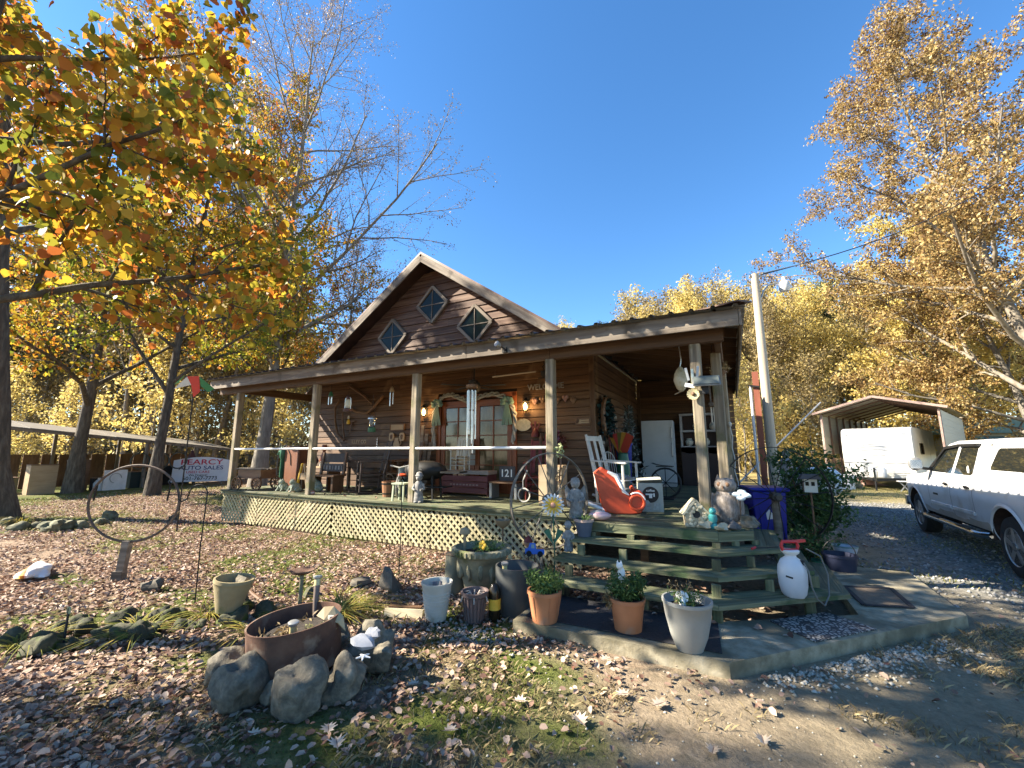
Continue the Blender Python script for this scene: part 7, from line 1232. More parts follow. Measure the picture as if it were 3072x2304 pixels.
# ================================================================ POLES AND WIRE
UP = Vector((.90, 13.0, 0)); UH = 1.65 + (1353 - 800) / 1250 * (UP.dot(_fh)); t = T('utility_pole', 'tall pale wooden utility pole with a curved lamp arm', 'utility pole', UP); pw = M('bleached pole', [(.34, .28, .2), (.48, .41, .31)], .8, (14, 14, .8), .3, rand=0)
mb = MB(); mb.lathe([(.125, 0), (.115, UH * .5), (.095, UH)], 16); mb.obj('shaft', pw, t, smooth=True); mb = MB(); mb.tube([(.09 * _rt.x, .09 * _rt.y, UH - .75)] + [tuple(_rt * d + Vector((0, 0, UH - z))) for d, z in ((.2, .5), (.35, .33), (.55, .27), (.72, .25))], .022, 8); mb.obj('lamp_arm', galv, t, smooth=True)
hp = _rt * .8 + Vector((0, 0, UH - .3)); mb = MB(); mb.lathe([(.05, .22), (.06, .12), (.13, .06), (.14, -.0), (.14, -.12), (.1, -.2), (0, -.21)], 18, c=hp); mb.obj('lamp_head', M('lamp white', [(.55, .54, .5)], .4, 3, 0, rand=0), t, smooth=True)
mb = MB(); mb.tube([(0, 0, UH - .02), tuple(_rt * .3 + Vector((0, 0, UH - .05)))], .015, 6); mb.box((0, 0, UH - .05), (.3, .05, .05), rz=YAW); mb.obj('insulator_bracket', galv, t)
t = T('service_wire', 'black overhead service wire running from the pole to the upper right', 'wire', UP + Vector((0, 0, UH - .06))); E1 = DP(3110, 472, 14.0) - Vector(t.location); mb = MB(); mb.tube([Vector((0, 0, 0)) + E1 * s + Vector((0, 0, -.55 * math.sin(math.pi * s))) for s in np.linspace(0, 1.25, 22)], .016, 5); mb.obj('cable', blackm, t, smooth=True); mb = MB(); mb.tube([E1 * .02, E1 * .13 + Vector((0, 0, -.22))], .02, 5); mb.obj('splice_grip', galv, t)
t = T('drop_wire', 'thin dark wire sloping from the pole down to the trees', 'wire', UP + Vector((0, 0, UH - .5))); E2 = DP(2560, 1060, 30) - Vector(t.location); mb = MB(); mb.tube([E2 * s + Vector((0, 0, -.4 * math.sin(math.pi * s))) for s in np.linspace(0, 1, 10)], .012, 4); mb.obj('cable', blackm, t); mb = MB(); mb.tube([(0, 0, -.03), (0, 0, .03)], .03, 6); mb.obj('clamp', galv, t)
q = DP(2285, 1400, 12.6); t = T('red_steel_post', 'rust-red steel post with a white conduit beside the utility pole', 'post', (q.x, q.y, 0)); zt_ = 1.65 + (1353 - 1115) / 1250 * 12.6; mb = MB(); mb.bar((.05, .02, 0), (.05, .02, zt_), .16, .12, up=(0, 1, 0)); mb.obj('column', M('rust red paint', [(.19, .055, .03), (.3, .1, .055)], .7, (6, 6, 2), .2, rand=0), t); mb = MB(); mb.tube([(-.1, 0, 0), (-.1, 0, zt_ - .5), (-.07, 0, zt_ - .42)], .04, 8); mb.obj('conduit', pvc, t, smooth=True); mb = MB(); mb.box((-.02, -.08, zt_ - .45), (.3, .04, .05), ry=.2); mb.obj('clamp', darkmetal, t)
a_, e_ = DP(2378, 1290, 16), DP(2462, 1207, 16); t = T('leaning_pipe', 'long thin grey pipe leaning up beyond the shrub', 'pipe', (a_.x, a_.y, 0)); d_ = (e_ - a_); b0 = a_ - d_ * (a_.z / d_.z); t.location = (b0.x, b0.y, 0); mb = MB(); mb.tube([(0, 0, 0), tuple(e_ - b0)], .03, 8); mb.obj('shaft', galv, t, smooth=True); mb = MB(); mb.tube([(0, 0, 0), (0, 0, .9)], .05, 8); mb.obj('prop', brown, t)
t = T('propane_storage_tank', 'white storage tank half hidden by the shrub', 'tank', (1.9, 15.4, 0), .4); mb = MB(); mb.lathe([(0, -.9), (.3, -.85), (.42, -.7), (.42, .7), (.3, .85), (0, .9)], 18, c=(0, 0, .75), tilt=Matrix.Rotation(R(90), 3, 'Y')); mb.obj('vessel', whitep, t, smooth=True)
for x in (-.5, .5): mb = MB(); mb.box((x, 0, .2), (.1, .5, .4)); mb.obj('leg', concrete, t)
# ================================================================ LEFT SHED AND SIGN
sh = T('open_shed', 'long low open-fronted shed with a sagging tin roof full of junk', 'shed', (-25, 9, 0)); S0, S1 = Vector((-23.2, 4.2, 2.62)), Vector((-24.7, 13.6, 1.78)); BK = Vector((-4.2, .4, .45)); tin = M('old tin roof', [(.14, .12, .1), (.26, .24, .2)], .6, (3, 3, 3), .1, metal=.2, rand=.1)
for k in range(7): a = k / 7; b_ = (k + 1) / 7; p0, p1 = S0.lerp(S1, a), S0.lerp(S1, b_ + .004); dz = Vector((0, 0, .01 * (k % 2))); mb = MB(); mb.add([p0 + dz, p1 + dz, p1 + BK + dz, p0 + BK + dz] + [v_ - Vector((0, 0, .03)) for v_ in (p0 + dz, p1 + dz, p1 + BK + dz, p0 + BK + dz)], [(0, 1, 2, 3), (7, 6, 5, 4), (0, 4, 5, 1), (1, 5, 6, 2), (2, 6, 7, 3), (3, 7, 4, 0)]); wmesh(mb, 'roof_sheet', tin, sh)
board('eave_board', S0 + Vector((.03, 0, -.08)), S1 + Vector((.03, 0, -.08)), .04, .12, greywood, sh)
for k in range(8): p0 = S0.lerp(S1, k / 7) + Vector((0, 0, -.12)); board('rafter', p0, p0 + BK, .05, .12, greywood, sh)
for s in (.04, .3, .56, .8, .98): p0 = S0.lerp(S1, s); board('post', (p0.x - .05, p0.y, 0), (p0.x - .05, p0.y, p0.z - .15), .12, .12, greywood, sh, up=(0, 1, 0)); board('post', (p0.x + BK.x + .1, p0.y + BK.y, 0), (p0.x + BK.x + .1, p0.y + BK.y, p0.z + .3), .12, .12, greywood, sh, up=(0, 1, 0))
for k in range(16): p0 = S0.lerp(S1, k / 16 + .02) + BK; board('back_plank', (p0.x + .02, p0.y + .2, 0), (p0.x + .02, p0.y + .2, 1.5), .5, .03, brown, sh, up=(1, 0, 0))
junk = [(-24.0, 6.2, .75, .5, 1.1, tanwood, 'tan plywood sheet leaning inside the shed', 'board'), (-24.6, 7.4, .7, .12, 1.25, brown, 'dark red-brown board stack inside the shed', 'boards'), (-24.2, 8.0, .5, .3, .5, blackm, 'black crate near the middle of the shed', 'crate'), (-24.4, 9.6, 1.1, .4, .7, M('shed dark green', [(.02, .03, .025)], .7, 5, .1, rand=0), 'dark green machine casing inside the shed', 'machine'), (-25.3, 11.0, 1.6, .5, .9, blackm, 'black cabinet at the right end of the shed', 'cabinet'), (-25.2, 5.4, .9, .5, .6, M('shed olive', [(.1, .1, .06)], .8, 5, .1, rand=0), 'olive bench at the left end of the shed', 'bench')]
for x, y, w_, d_, h_, m_, lb, ct in junk:
    t = T('shed_' + ct, lb, ct, (x, y, 0), R(90)); mb = MB(); mb.box((0, 0, h_ / 2), (w_, d_, h_)); mb.obj('body', m_, t); mb = MB(); mb.box((0, 0, h_ + .015), (w_ * 1.04, d_ * 1.05, .03)); mb.obj('top', brown, t)
t = T('scroll_sheet', 'white metal panel with scroll work leaning at the shed front', 'panel', (-23.7, 8.35, 0), R(95)); mb = MB(); mb.box((0, 0, .42), (.8, .03, .84)); mb.obj('sheet', whitep, t); mb = MB(); mb.tube(arc((.0, -.03, .5), .2, 0, 4.5, 14), .012, 5); mb.obj('scroll', galv, t)
for k, (y, r_) in enumerate(((9.2, .36), (9.95, .38), (10.7, .38))): t = T('old_tyre_ring', ('left', 'middle', 'right')[k] + ' of three dark rings hanging in the shed', 'ring', (-23.9, y, 1.2), R(96), 'rings in the shed'); mb = MB(); mb.tube([(r_ * math.cos(a * .3142), 0, r_ * math.sin(a * .3142)) for a in range(20)], .03, 6, closed=True); mb.obj('hoop', M('ring %d' % k, [(.05, .06, .05)], .6, 4, .1, rand=0), t); mb = MB(); mb.tube([(0, 0, r_), (0, 0, r_ + .45)], .006, 4); mb.obj('cord', blackm, t)
t = T('shed_cone', 'dark red cone hanging under the right part of the shed roof', 'cone', (-24.2, 11.4, 1.0)); mb = MB(); mb.lathe([(.28, 0), (.14, .4), (.02, .72), (0, .73)], 14); mb.obj('cone', M('dark maroon', [(.06, .02, .02)], .7, 5, .1, rand=0), t, smooth=True); mb = MB(); mb.lathe([(.3, -.03), (.3, 0)], 14); mb.obj('flange', blackm, t)
t = T('white_jug', 'white plastic jug on the ground inside the shed', 'jug', (-23.9, 7.9, 0)); mb = MB(); mb.lathe([(.16, 0), (.18, .3), (.1, .42), (.05, .46), (.05, .52)], 14); mb.obj('body', whitep, t, smooth=True); mb = MB(); mb.tube(arc((.12, 0, .34), .1, -1, 2, 8), .02, 6); mb.obj('handle', whitep, t)
sg = T('auto_sales_sign', 'white arched auto sales sign with red and blue lettering leaning by the shed', 'sign', (-23.55, 11.55, 0), YAW + R(26)); sgm = M('sign white', [(.50, .50, .54), (.6, .6, .62)], .5, 3, .05, rand=0); tz = R(-7)
ctr = [(-1.15, .15), (1.15, .15), (1.15, 1.2)] + [(1.15 - 2.3 * i / 12, 1.2 + .16 * math.sin(math.pi * i / 12)) for i in range(1, 12)] + [(-1.15, 1.2)]
mb = MB(); mb.prism(ctr, (0, .04, 0), (1, 0, 0), (0, math.sin(-tz), math.cos(tz)), .04); mb.obj('panel', sgm, sg)
def sl(x, z): return (x, z * math.sin(-tz) - .006, z * math.cos(tz))
for s_, x, z, sz, m_, wd in (('PEARCY', 0, 1.10, .36, redink, 1.35), ('AUTO SALES', 0, .82, .27, navy, 1.2), ('USED CARS', -.12, .62, .17, redink, 1.1), ('We Finance!', -.1, .47, .15, blackink, 1.0), ('501-767-7773', 0, .31, .24, blackink, 1.05)): text(sg, s_, sl(x, z), (R(90) + tz, 0, 0), sz, m_, .002, sx=wd)
for x in (-.9, .9): mb = MB(); mb.bar((x, .1, 0), (x, .22, 1.0), .06, .06); mb.obj('leg', greywood, sg)
# ================================================================ FAR HOUSE AT RIGHT
q = DP(3060, 1340, 34); t = T('green_roofed_house', 'far low house with a green roof and cream gable behind the truck', 'house', (q.x, q.y, 0), YAW - R(8)); gm = M('green metal roof', [(.10, .17, .14), (.15, .23, .19)], .5, (9, 1, 1), .05, rand=0); crm = M('cream siding', [(.42, .38, .28), (.5, .46, .35)], .7, (1, 1, 12), .1, rand=0)
mb = MB(); mb.box((1.5, 3, 1.6), (9, 5, 3.2)); mb.obj('wall', crm, t); mb = MB(); mb.prism([(-3.6, 3.1), (6.6, 3.1), (6.6, 3.22), (5.6, 4.2), (-2.6, 4.2), (-3.6, 3.22)], (0, 6.0, 0), (1, 0, 0), (0, 0, 1), 6.2); mb.obj('roof', gm, t); mb = MB(); mb.add([(-3.4, -2.4, 2.45), (6.4, -2.4, 2.45), (6.4, .5, 2.85), (-3.4, .5, 2.85), (-3.4, -2.4, 2.3), (6.4, -2.4, 2.3), (6.4, .5, 2.7), (-3.4, .5, 2.7)], [(0, 1, 2, 3), (7, 6, 5, 4), (0, 4, 5, 1), (1, 5, 6, 2), (3, 7, 4, 0)]); mb.obj('porch_roof', gm, t)
for x in (-3.2, 0, 3): mb = MB(); mb.box((x, -2.2, 1.15), (.14, .14, 2.3)); mb.obj('porch_post', brown, t)
for x in (-1.2, 2.4): mb = MB(); mb.box((x, .48, 1.6), (.9, .04, 1.1)); mb.obj('window', tint, t)
mb = MB(); mb.box((.7, .47, 1.1), (.9, .05, 2.1)); mb.obj('door', brown, t)
# ================================================================ TREES
def rot_about(v, ax, a): return v * math.cos(a) + np.cross(ax, v) * math.sin(a) + ax * ax.dot(v) * (1 - math.cos(a))
def skeleton(rs, p, d, Ln, r, lv, spec, out, tip=.25):
    s = spec[lv]; n = s.get('seg', 6); pts = [p.copy()]; dirs = [d]; q = p.copy(); dd = d / np.linalg.norm(d)
    for i in range(n):
        dd = dd + rs.randn(3) * s['wander'] + np.array([0, 0, s['up'] * (1 if lv else .3)]); dd /= np.linalg.norm(dd); q = q + dd * Ln / n; pts.append(q.copy()); dirs.append(dd)
    rad = r * (1 - (1 - tip) * np.linspace(0, 1, n + 1) ** .8)
    if lv == 0 and s.get('flare'): rad[0] *= 1.45
    out.append((np.array(pts), rad, lv))
    if lv + 1 >= len(spec): return
    c = spec[lv + 1]; m = c['n']; az = rs.rand() * 6.28
    for k in range(m):
        t = c['start'] + (1 - c['start']) * (k + rs.rand() * .9) / m; f = t * n; i = min(n - 1, int(f)); pos = pts[i] + (pts[i + 1] - pts[i]) * (f - i); tan = dirs[i + 1]; az += 2.4 + rs.randn() * .4
        perp = np.cross(tan, [.3, .2, 1.0] if abs(tan[2]) < .9 else [1, 0, 0]); perp /= np.linalg.norm(perp); perp = rot_about(perp, tan, az); an = c['ang'] * (1 - .35 * t) + rs.randn() * .12
        nd = tan * math.cos(an) + perp * math.sin(an)
        shape = (1 - .62 * (t - c['start']) / (1 - c['start'])) if lv == 0 else (1 - .45 * t)
        skeleton(rs, pos, nd, c['len'] * Ln * shape * (.75 + .5 * rs.rand()), max(.0035, rad[i] * c['rr']), lv + 1, spec, out, .3)
def tube_mesh(name, polys, m, sides=(9, 6, 4, 3, 3), bias=None):
    V, F4 = [], []; n0 = 0
    for pts, rad, lv in polys:
        k = sides[min(lv, 4)]; n = len(pts); tan = np.gradient(pts, axis=0); tan /= np.linalg.norm(tan, axis=1)[:, None] + 1e-9
        ref = np.array([1.0, .3, .1]) if abs(tan[0][0]) < .8 else np.array([.1, 1.0, .3]); a = np.cross(tan, ref); a /= np.linalg.norm(a, axis=1)[:, None]; b = np.cross(tan, a); th = np.arange(k) * 2 * math.pi / k
        ring = pts[:, None] + rad[:, None, None] * (a[:, None] * np.cos(th)[None, :, None] + b[:, None] * np.sin(th)[None, :, None]); V.append(ring.reshape(-1, 3))
        i = (np.arange(n - 1)[:, None] * k + np.arange(k)[None]).ravel(); j = (np.arange(n - 1)[:, None] * k + (np.arange(k)[None] + 1) % k).ravel(); F4.append(np.stack([i, j, j + k, i + k], 1) + n0); n0 += n * k
    return npmesh(name, np.concatenate(V), [np.concatenate(F4)], m, smooth=True)
def twig_points(rs, polys, n, lo, jit):
    tw = [p for p, r, l in polys if l >= lo]; w_ = np.array([np.linalg.norm(p[-1] - p[0]) for p in tw]); ix = rs.choice(len(tw), n, p=w_ / w_.sum()); P = np.array([tw[i][0] * 0 for i in range(1)]); t = rs.rand(n) ** .7
    out = np.empty((n, 3))
    for k, i in enumerate(ix): p = tw[i]; f = t[k] * (len(p) - 1); j = min(len(p) - 2, int(f)); out[k] = p[j] + (p[j + 1] - p[j]) * (f - j)
    return out + rs.randn(n, 3) * jit
def make_tree(name, label, seed, H, r0, spec, bark, lm, nl, ls, hexa=False, leaf_lo=2, jit=.12, droop=.35, lean=(0, 0, 1), loc=(0, 0, 0), group=None, asp=.6, sides=(9, 6, 4, 3, 3), curly=0, keep=None):
    rs = np.random.RandomState(seed); polys = []; spec[0].setdefault('flare', True); skeleton(rs, np.zeros(3), np.array(lean, float), H, r0, 0, spec, polys, .12)
    t = T(name, label, 'tree', loc, 0, group)
    link(bpy.data.objects.new('trunk', tube_mesh('trunk', polys, bark, sides)), t)
    if nl:
        P = twig_points(rs, polys, nl, leaf_lo, jit)
        if keep is not None: P = P[keep(P)]
        link(bpy.data.objects.new('crown', leaves_mesh('crown', P, ls, rs, lm, asp, hexa, droop)), t)
    return t
def spec(n1, l1, a1, st1, n2, l2, n3=0, l3=.4, up=.06, w=.1, n4=0, droop3=.0):
    s = [dict(wander=.035, up=.25, seg=10), dict(n=n1, len=l1, ang=a1, start=st1, rr=.55, wander=w, up=up, seg=7), dict(n=n2, len=l2, ang=.85, start=.22, rr=.6, wander=w * 1.2, up=up * .6, seg=5)]
    if n3: s.append(dict(n=n3, len=l3, ang=.8, start=.2, rr=.6, wander=w * 1.5, up=droop3, seg=4))
    if n4: s.append(dict(n=n4, len=.45, ang=.8, start=.2, rr=.6, wander=w * 1.6, up=droop3, seg=3))
    return s
bark_d = M('dark ridged bark', [(.035, .028, .022), (.085, .07, .052), (.16, .14, .105)], .95, (14, 14, 3), 1.0, rand=.15, dist=.05)
bark_g = M('grey bark', [(.09, .08, .065), (.18, .16, .13), (.28, .25, .2)], .9, (9, 9, 2), .7, rand=.2, dist=.04)
bark_p = M('pale mottled bark', [(.09, .075, .055), (.20, .17, .13), (.32, .285, .225)], .9, (5, 5, 3), .4, rand=.1)
lf_orange = leafmat('orange and gold autumn leaves', [(.12, .15, .02), (.29, .25, .03), (.50, .35, .035), (.54, .27, .03), (.44, .13, .03), (.12, .05, .025)], .5, [.2, .35, .5, .64, .78, .92], .5, nmix=.35)
lf_green = leafmat('yellow green autumn leaves', [(.11, .15, .02), (.26, .30, .035), (.50, .43, .05), (.58, .32, .05)], .5, [.2, .4, .6, .82], .4)
lf_tan = leafmat('tan russet autumn leaves', [(.12, .065, .03), (.27, .165, .06), (.42, .29, .10), (.52, .41, .20)], .42, [.2, .4, .6, .82], .6)
lf_yel = leafmat('golden autumn leaves', [(.28, .23, .10), (.52, .41, .13), (.70, .56, .18), (.58, .50, .26)], .5, [.15, .4, .6, .85], .1, nmix=.5)
lf_brn = leafmat('brown wood leaves', [(.09, .068, .032), (.19, .145, .062), (.32, .235, .09), (.24, .22, .095)], .34, [.15, .4, .62, .85], .1, nmix=.5)
lf_bud = leafmat('sparse dusky leaves', [(.12, .085, .06), (.25, .18, .11), (.40, .30, .16)], .3)
lf_pine = leafmat('pine needles', [(.02, .035, .012), (.05, .075, .025), (.10, .12, .04)], .15)
# the two orange trees on the left
def farfromlens(P): return np.ones(len(P), bool)
tA = make_tree('sweetgum_tree', 'orange and gold leaved tree whose branches hang into the upper left', 11, 9.5, .15, spec(17, .44, 1.25, .26, 8, .5, 6, .42, .03, .1, droop3=-.05), bark_d, lf_orange, 13500, .10, True, 2, .10, .7, (.16, .09, 1), (-7.6, .4, -.05))
tB = make_tree('sweetgum_tree', 'big thick-trunked tree at the left edge with orange and green leaves', 23, 13, .36, spec(12, .28, 1.0, .52, 7, .5, 5, .42, .06, .1, droop3=-.02), bark_d, lf_orange, 3200, .13, True, 2, .14, .6, (-.04, -.12, 1), (-16.08, 3.43, -.05))
tC = make_tree('maple_tree', 'yellow-green leaved tree standing between the shed and the porch', 37, 18, .2, spec(22, .32, 1.1, .2, 8, .5, 6, .42, .04, .1), bark_d, lf_green, 20000, .15, False, 2, .14, .5, (0, 0, 1), (-19.5, 8.0, -.05))
tC2 = make_tree('maple_tree', 'golden orange leaved tree behind the left shed roof', 38, 21, .24, spec(26, .34, 1.1, .16, 9, .5, 6, .42, .04, .1), bark_d, lf_orange, 28000, .17, False, 2, .16, .5, (0, 0, 1), (-23.5, 7.0, -.05))
tC3 = make_tree('maple_tree', 'tall orange leaved tree between the shed and the bare tree', 39, 22, .22, spec(26, .30, 1.05, .2, 9, .5, 6, .42, .04, .1), bark_d, lf_orange, 24000, .17, False, 2, .16, .5, (0, 0, 1), (-22.5, 14.0, -.05))
# fine twigged pale trees behind the house
tD = make_tree('tall_bare_tree', 'tall nearly bare tree with fine pale twigs behind the left woods', 41, 25, .30, spec(28, .46, 1.0, .24, 11, .46, 8, .45, .04, .09, droop3=-.02), bark_g, lf_bud, 32000, .08, False, 3, .12, .3, (.06, .02, 1), (-19.9, 12.2, -.05), 'bare trees behind the house')
tE = make_tree('slender_bare_tree', 'slender bare tree rising just left of the gable', 43, 14.5, .15, spec(16, .4, .75, .3, 8, .5, 7, .45, .08, .09), bark_g, lf_bud, 7000, .10, False, 3, .1, .3, (.02, 0, 1), tuple(DP(1019, 1353, 24).to_2d()) + (-.05,), 'bare trees behind the house')
tF = make_tree('river_birch_tree', 'tall pale-barked tree with tan and gold leaves filling the upper right', 53, 27, .34, spec(30, .37, .95, .12, 9, .48, 7, .42, .04, .1), bark_p, lf_tan, 80000, .15, False, 3, .16, .4, (-.20, -.05, 1), tuple(DP(3290, 1353, 20).to_2d()) + (-.05,))
tF2 = make_tree('oak_tree', 'rust and tan leaved oak at the right edge behind the truck', 57, 16, .26, spec(20, .42, 1.15, .15, 8, .48, 6, .42, .03, .1), bark_g, lf_tan, 46000, .16, False, 3, .18, .5, (-.03, 0, 1), tuple(DP(3120, 1353, 24).to_2d()) + (-.05,))
tF3 = make_tree('oak_tree', 'golden leaved oak between the camper and the tall pale tree', 58, 19, .24, spec(24, .38, 1.05, .12, 8, .48, 6, .42, .04, .1), bark_g, lf_yel, 30000, .22, False, 2, .25, .5, (0, 0, 1), tuple(DP(2850, 1353, 31).to_2d()) + (-.05,))
# background kinds
def kind(i, nm, lb, seed, H, r0, sp_, bk, lm, nl, ls, **k): return make_tree(nm, lb, seed, H, r0, sp_, bk, lm, nl, ls, loc=(0, 0, -50), **k)
K = dict(y1=kind(0, 'poplar_tree', 'x', 61, 20, .2, spec(20, .27, .85, .30, 7, .5, 5, .45, .09), bark_p, lf_yel, 7500, .24, jit=.3),
         y2=kind(0, 'poplar_tree', 'x', 62, 18, .18, spec(18, .3, .9, .24, 7, .5, 5, .45, .08), bark_g, lf_yel, 6500, .25, jit=.3),
         b1=kind(0, 'oak_tree', 'x', 63, 19, .2, spec(18, .27, .95, .32, 7, .5, 5, .45, .06), bark_g, lf_brn, 5200, .24, jit=.3),
         b2=kind(0, 'ash_tree', 'x', 64, 21, .17, spec(20, .24, .8, .38, 7, .5, 6, .45, .09), bark_p, lf_brn, 3600, .22, jit=.25),
         p1=kind(0, 'pine_tree', 'x', 65, 19, .19, spec(34, .2, 1.35, .35, 9, .45, 0, .4, .02), bark_d, lf_pine, 9000, .30, jit=.22, asp=.3, leaf_lo=1),
         s1=kind(0, 'young_tree', 'x', 66, 8, .06, spec(14, .33, .9, .2, 7, .5, 5, .45, .06), bark_g, lf_brn, 2600, .16, jit=.2),
         s2=kind(0, 'young_tree', 'x', 67, 7, .06, spec(14, .36, 1.0, .15, 7, .5, 5, .45, .05), bark_p, lf_yel, 2600, .18, jit=.2))
rt_ = random.Random(99); used = set()
def plant(k, x, y, sc, label, group):
    o = K[k] if k not in used else copy_tree(K[k]); used.add(k); o.location = (x, y, -.05); o.rotation_euler = (0, 0, rt_.uniform(0, 6.28)); o.scale = (sc, sc, sc * rt_.uniform(.92, 1.08)); o['label'] = label; o['group'] = group; return o
KH = dict(y1=20, y2=18, b1=19, b2=21, p1=19, s1=8, s2=7)
def sil(u): return float(np.interp(u, [-300, 700, 960, 1300, 1640, 1700, 1800, 1900, 2000, 2100, 2300, 2500, 2700, 3300], [300, 300, 1000, 1080, 980, 945, 925, 895, 845, 805, 780, 785, 740, 500]))
KN = dict(y1='golden poplar', y2='broad golden poplar', b1='brown leaved oak', b2='thin half-bare ash', p1='dark green pine', s1='small brown understory tree', s2='small golden understory tree')
def row(n, u0, u1, d0, d1, mixk, s0, s1, where, avoid=None):
    c_ = 0
    for i in range(n * 6):
        if c_ >= n: break
        u = u0 + (u1 - u0) * ((c_ + rt_.random()) / n); d = rt_.uniform(d0, d1); p = DP(u, 1353, d)
        if -13 < p.x < 3 and 3 < p.y < 19: continue
        if avoid and avoid(p, u, d): continue
        k = rt_.choice(mixk); hm = 1.65 + (1353 - sil(u)) / 1250 * d; plant(k, p.x, p.y, min(rt_.uniform(s0, s1), hm * rt_.uniform(.88, 1.0) / KH[k] / 1.08), KN[k] + ' ' + where, (KN[k] + 's ').replace('ashs', 'ashes') + where); c_ += 1
inport = lambda p, u, d: (2430 < u < 3072 and d < 36)
row(40, 1600, 3250, 40, 52, ['y1', 'y2', 'y1', 'b2', 'y2'], .9, 1.15, 'in the front of the woods behind the carport', lambda p, u, d: 2900 < u < 3300 and d < 44)
row(18, 1850, 2440, 33, 42, ['y2', 'b2', 'b1', 's1', 's2', 'b2'], .7, .95, 'at the wood edge between the porch and the carport')
row(24, 1600, 3300, 54, 70, ['y1', 'b1', 'p1', 'b2'], 1.0, 1.25, 'deep in the woods behind the carport')
row(12, 2200, 2460, 23, 34, ['s1', 's2', 's1'], .7, 1.0, 'near the utility pole')
row(10, 2440, 2950, 37, 43, ['s1', 's2', 'b1', 'p1'], .9, 1.2, 'close behind the camper')
row(34, -220, 930, 27, 46, ['b1', 'b2', 'b2', 'b1', 'y2', 'p1'], .8, 1.1, 'in the woods behind the left shed')
row(30, -220, 940, 46, 68, ['b1', 'b2', 'p1', 'b1'], 1.0, 1.2, 'deep in the woods behind the left shed')
row(22, -150, 900, 24, 40, ['s1', 's1', 's2', 's1'], .7, 1.2, 'at the wood edge behind the left shed')
row(14, 960, 1650, 40, 60, ['y2', 'b2', 'b1'], .6, .72, 'hidden behind the house roof')
# trees beside and behind the photographer: their shadows dapple the yard
for k, x, y, sc in (('b2', -12.0, -4.9, .5), ('b2', -9.0, -7.0, .5), ('s1', -9.4, -2.9, .85), ('s1', -6.4, -3.6, .8)): plant(k, x, y, sc, 'shade tree beside the yard left of the viewpoint', 'shade trees left of the viewpoint')
# underbrush and far tree mass
def mass(name, label, n, u0, u1, d0, d1, z0, z1, size, lm, seed, kd='stuff'):
    g = np.random.RandomState(seed); u = u0 + (u1 - u0) * g.rand(n); d = d0 + (d1 - d0) * g.rand(n); X = np.array(_fh)[None] * d[:, None] + np.array(_rt)[None] * ((u - 1536) / FPX * d)[:, None]; hh = vnoise(X[:, 0] + 200, X[:, 1] + 200, 3.5, seed) * 1.2
    X[:, 2] = z0 + (z1 - z0) * g.rand(n) ** 1.4 * np.clip(hh, .15, 1); keep = ~((X[:, 0] > -13) & (X[:, 0] < 3.5) & (X[:, 1] > 3) & (X[:, 1] < 20)); X = X[keep]
    o = bpy.data.objects.new(name, leaves_mesh(name, X, size, g, lm, .6)); link(o); tag(o, label, 'undergrowth', kind=kd); return o
mass('underbrush_foliage', 'brown tangled undergrowth below the left woods', 26000, -250, 1000, 27, 50, 0, 4.5, .26, lf_brn, 5)
mass('underbrush_foliage', 'tan tangled undergrowth below the right woods', 26000, 1620, 3300, 36, 56, 0, 5.5, .28, lf_yel, 6)
mass('far_woods_foliage', 'far mass of autumn woods closing the horizon', 42000, -400, 3500, 66, 95, 0, 17, .75, lf_brn, 7)
# ================================================================ GROUND STUFF
def flat_leaves(name, label, X, size, lm, g, tilt=.35, lift=.012):
    n = len(X); a = g.rand(n) * 6.283; A = np.stack([np.cos(a), np.sin(a), g.randn(n) * tilt * .6], 1); A /= np.linalg.norm(A, axis=1)[:, None]; N = np.stack([g.randn(n) * tilt, g.randn(n) * tilt, np.ones(n)], 1); B = np.cross(N, A); B /= np.linalg.norm(B, axis=1)[:, None]; C_ = np.cross(A, B); s = (size * (.55 + .9 * g.rand(n)))[:, None]
    cu = (.05 + .22 * g.rand(n))[:, None]; P = np.zeros((n, 3)); P[:, :2] = X[:, :2]; P[:, 2] = gz(X[:, 0], X[:, 1]) + lift + .022 * g.rand(n) if X.shape[1] == 2 else X[:, 2]
    sh = ((-.5, 0, 0), (-.2, -.3, 1), (.25, -.27, 1), (.5, 0, .3), (.25, .27, 1), (-.2, .3, 1))
    vs = np.stack([P + s * (A * x + B * y + C_ * z * cu) for x, y, z in sh], 1).reshape(-1, 3); i = np.arange(n)[:, None] * 6
    fs = np.concatenate([i + np.array([[0, 1, 2, 3]]), i + np.array([[0, 3, 4, 5]])], 1).reshape(-1, 4)
    o = bpy.data.objects.new(name, npmesh(name, vs, [fs], lm, np.repeat(g.rand(n), 2))); link(o); tag(o, label, 'leaves', kind='stuff'); return o
g_ = np.random.RandomState(3)
lf_lit = leafmat('fallen leaves', [(.05, .026, .02), (.15, .08, .055), (.30, .20, .145), (.46, .36, .28), (.27, .14, .09), (.32, .09, .05)], .15, [.06, .2, .4, .66, .86, .98], 1.2, .7, .25)
n_ = 330000; X = np.stack([-22 + 26 * g_.rand(n_), .6 + 13 * g_.rand(n_)], 1)
drv_, lawn_, dirt_, leaf_, moss_, n1_, n2_ = zones(X[:, 0], X[:, 1]); dd_ = np.hypot(X[:, 0], X[:, 1])
near_ = sst(2.0, 4.6, dd_)
w_ = (leaf_ * (1 - .82 * moss_) * .85 * (.35 + .65 * near_) + .06) * np.clip(9 / np.maximum(dd_, 5), .35, 1.6) * (1 - .82 * dirt_) * (1 - .8 * drv_) * sst(.34, .6, .6 * n1_ + .4 * n2_ + .12 * (X[:, 1] > 3.2) + .22 * (X[:, 0] < -3.5))
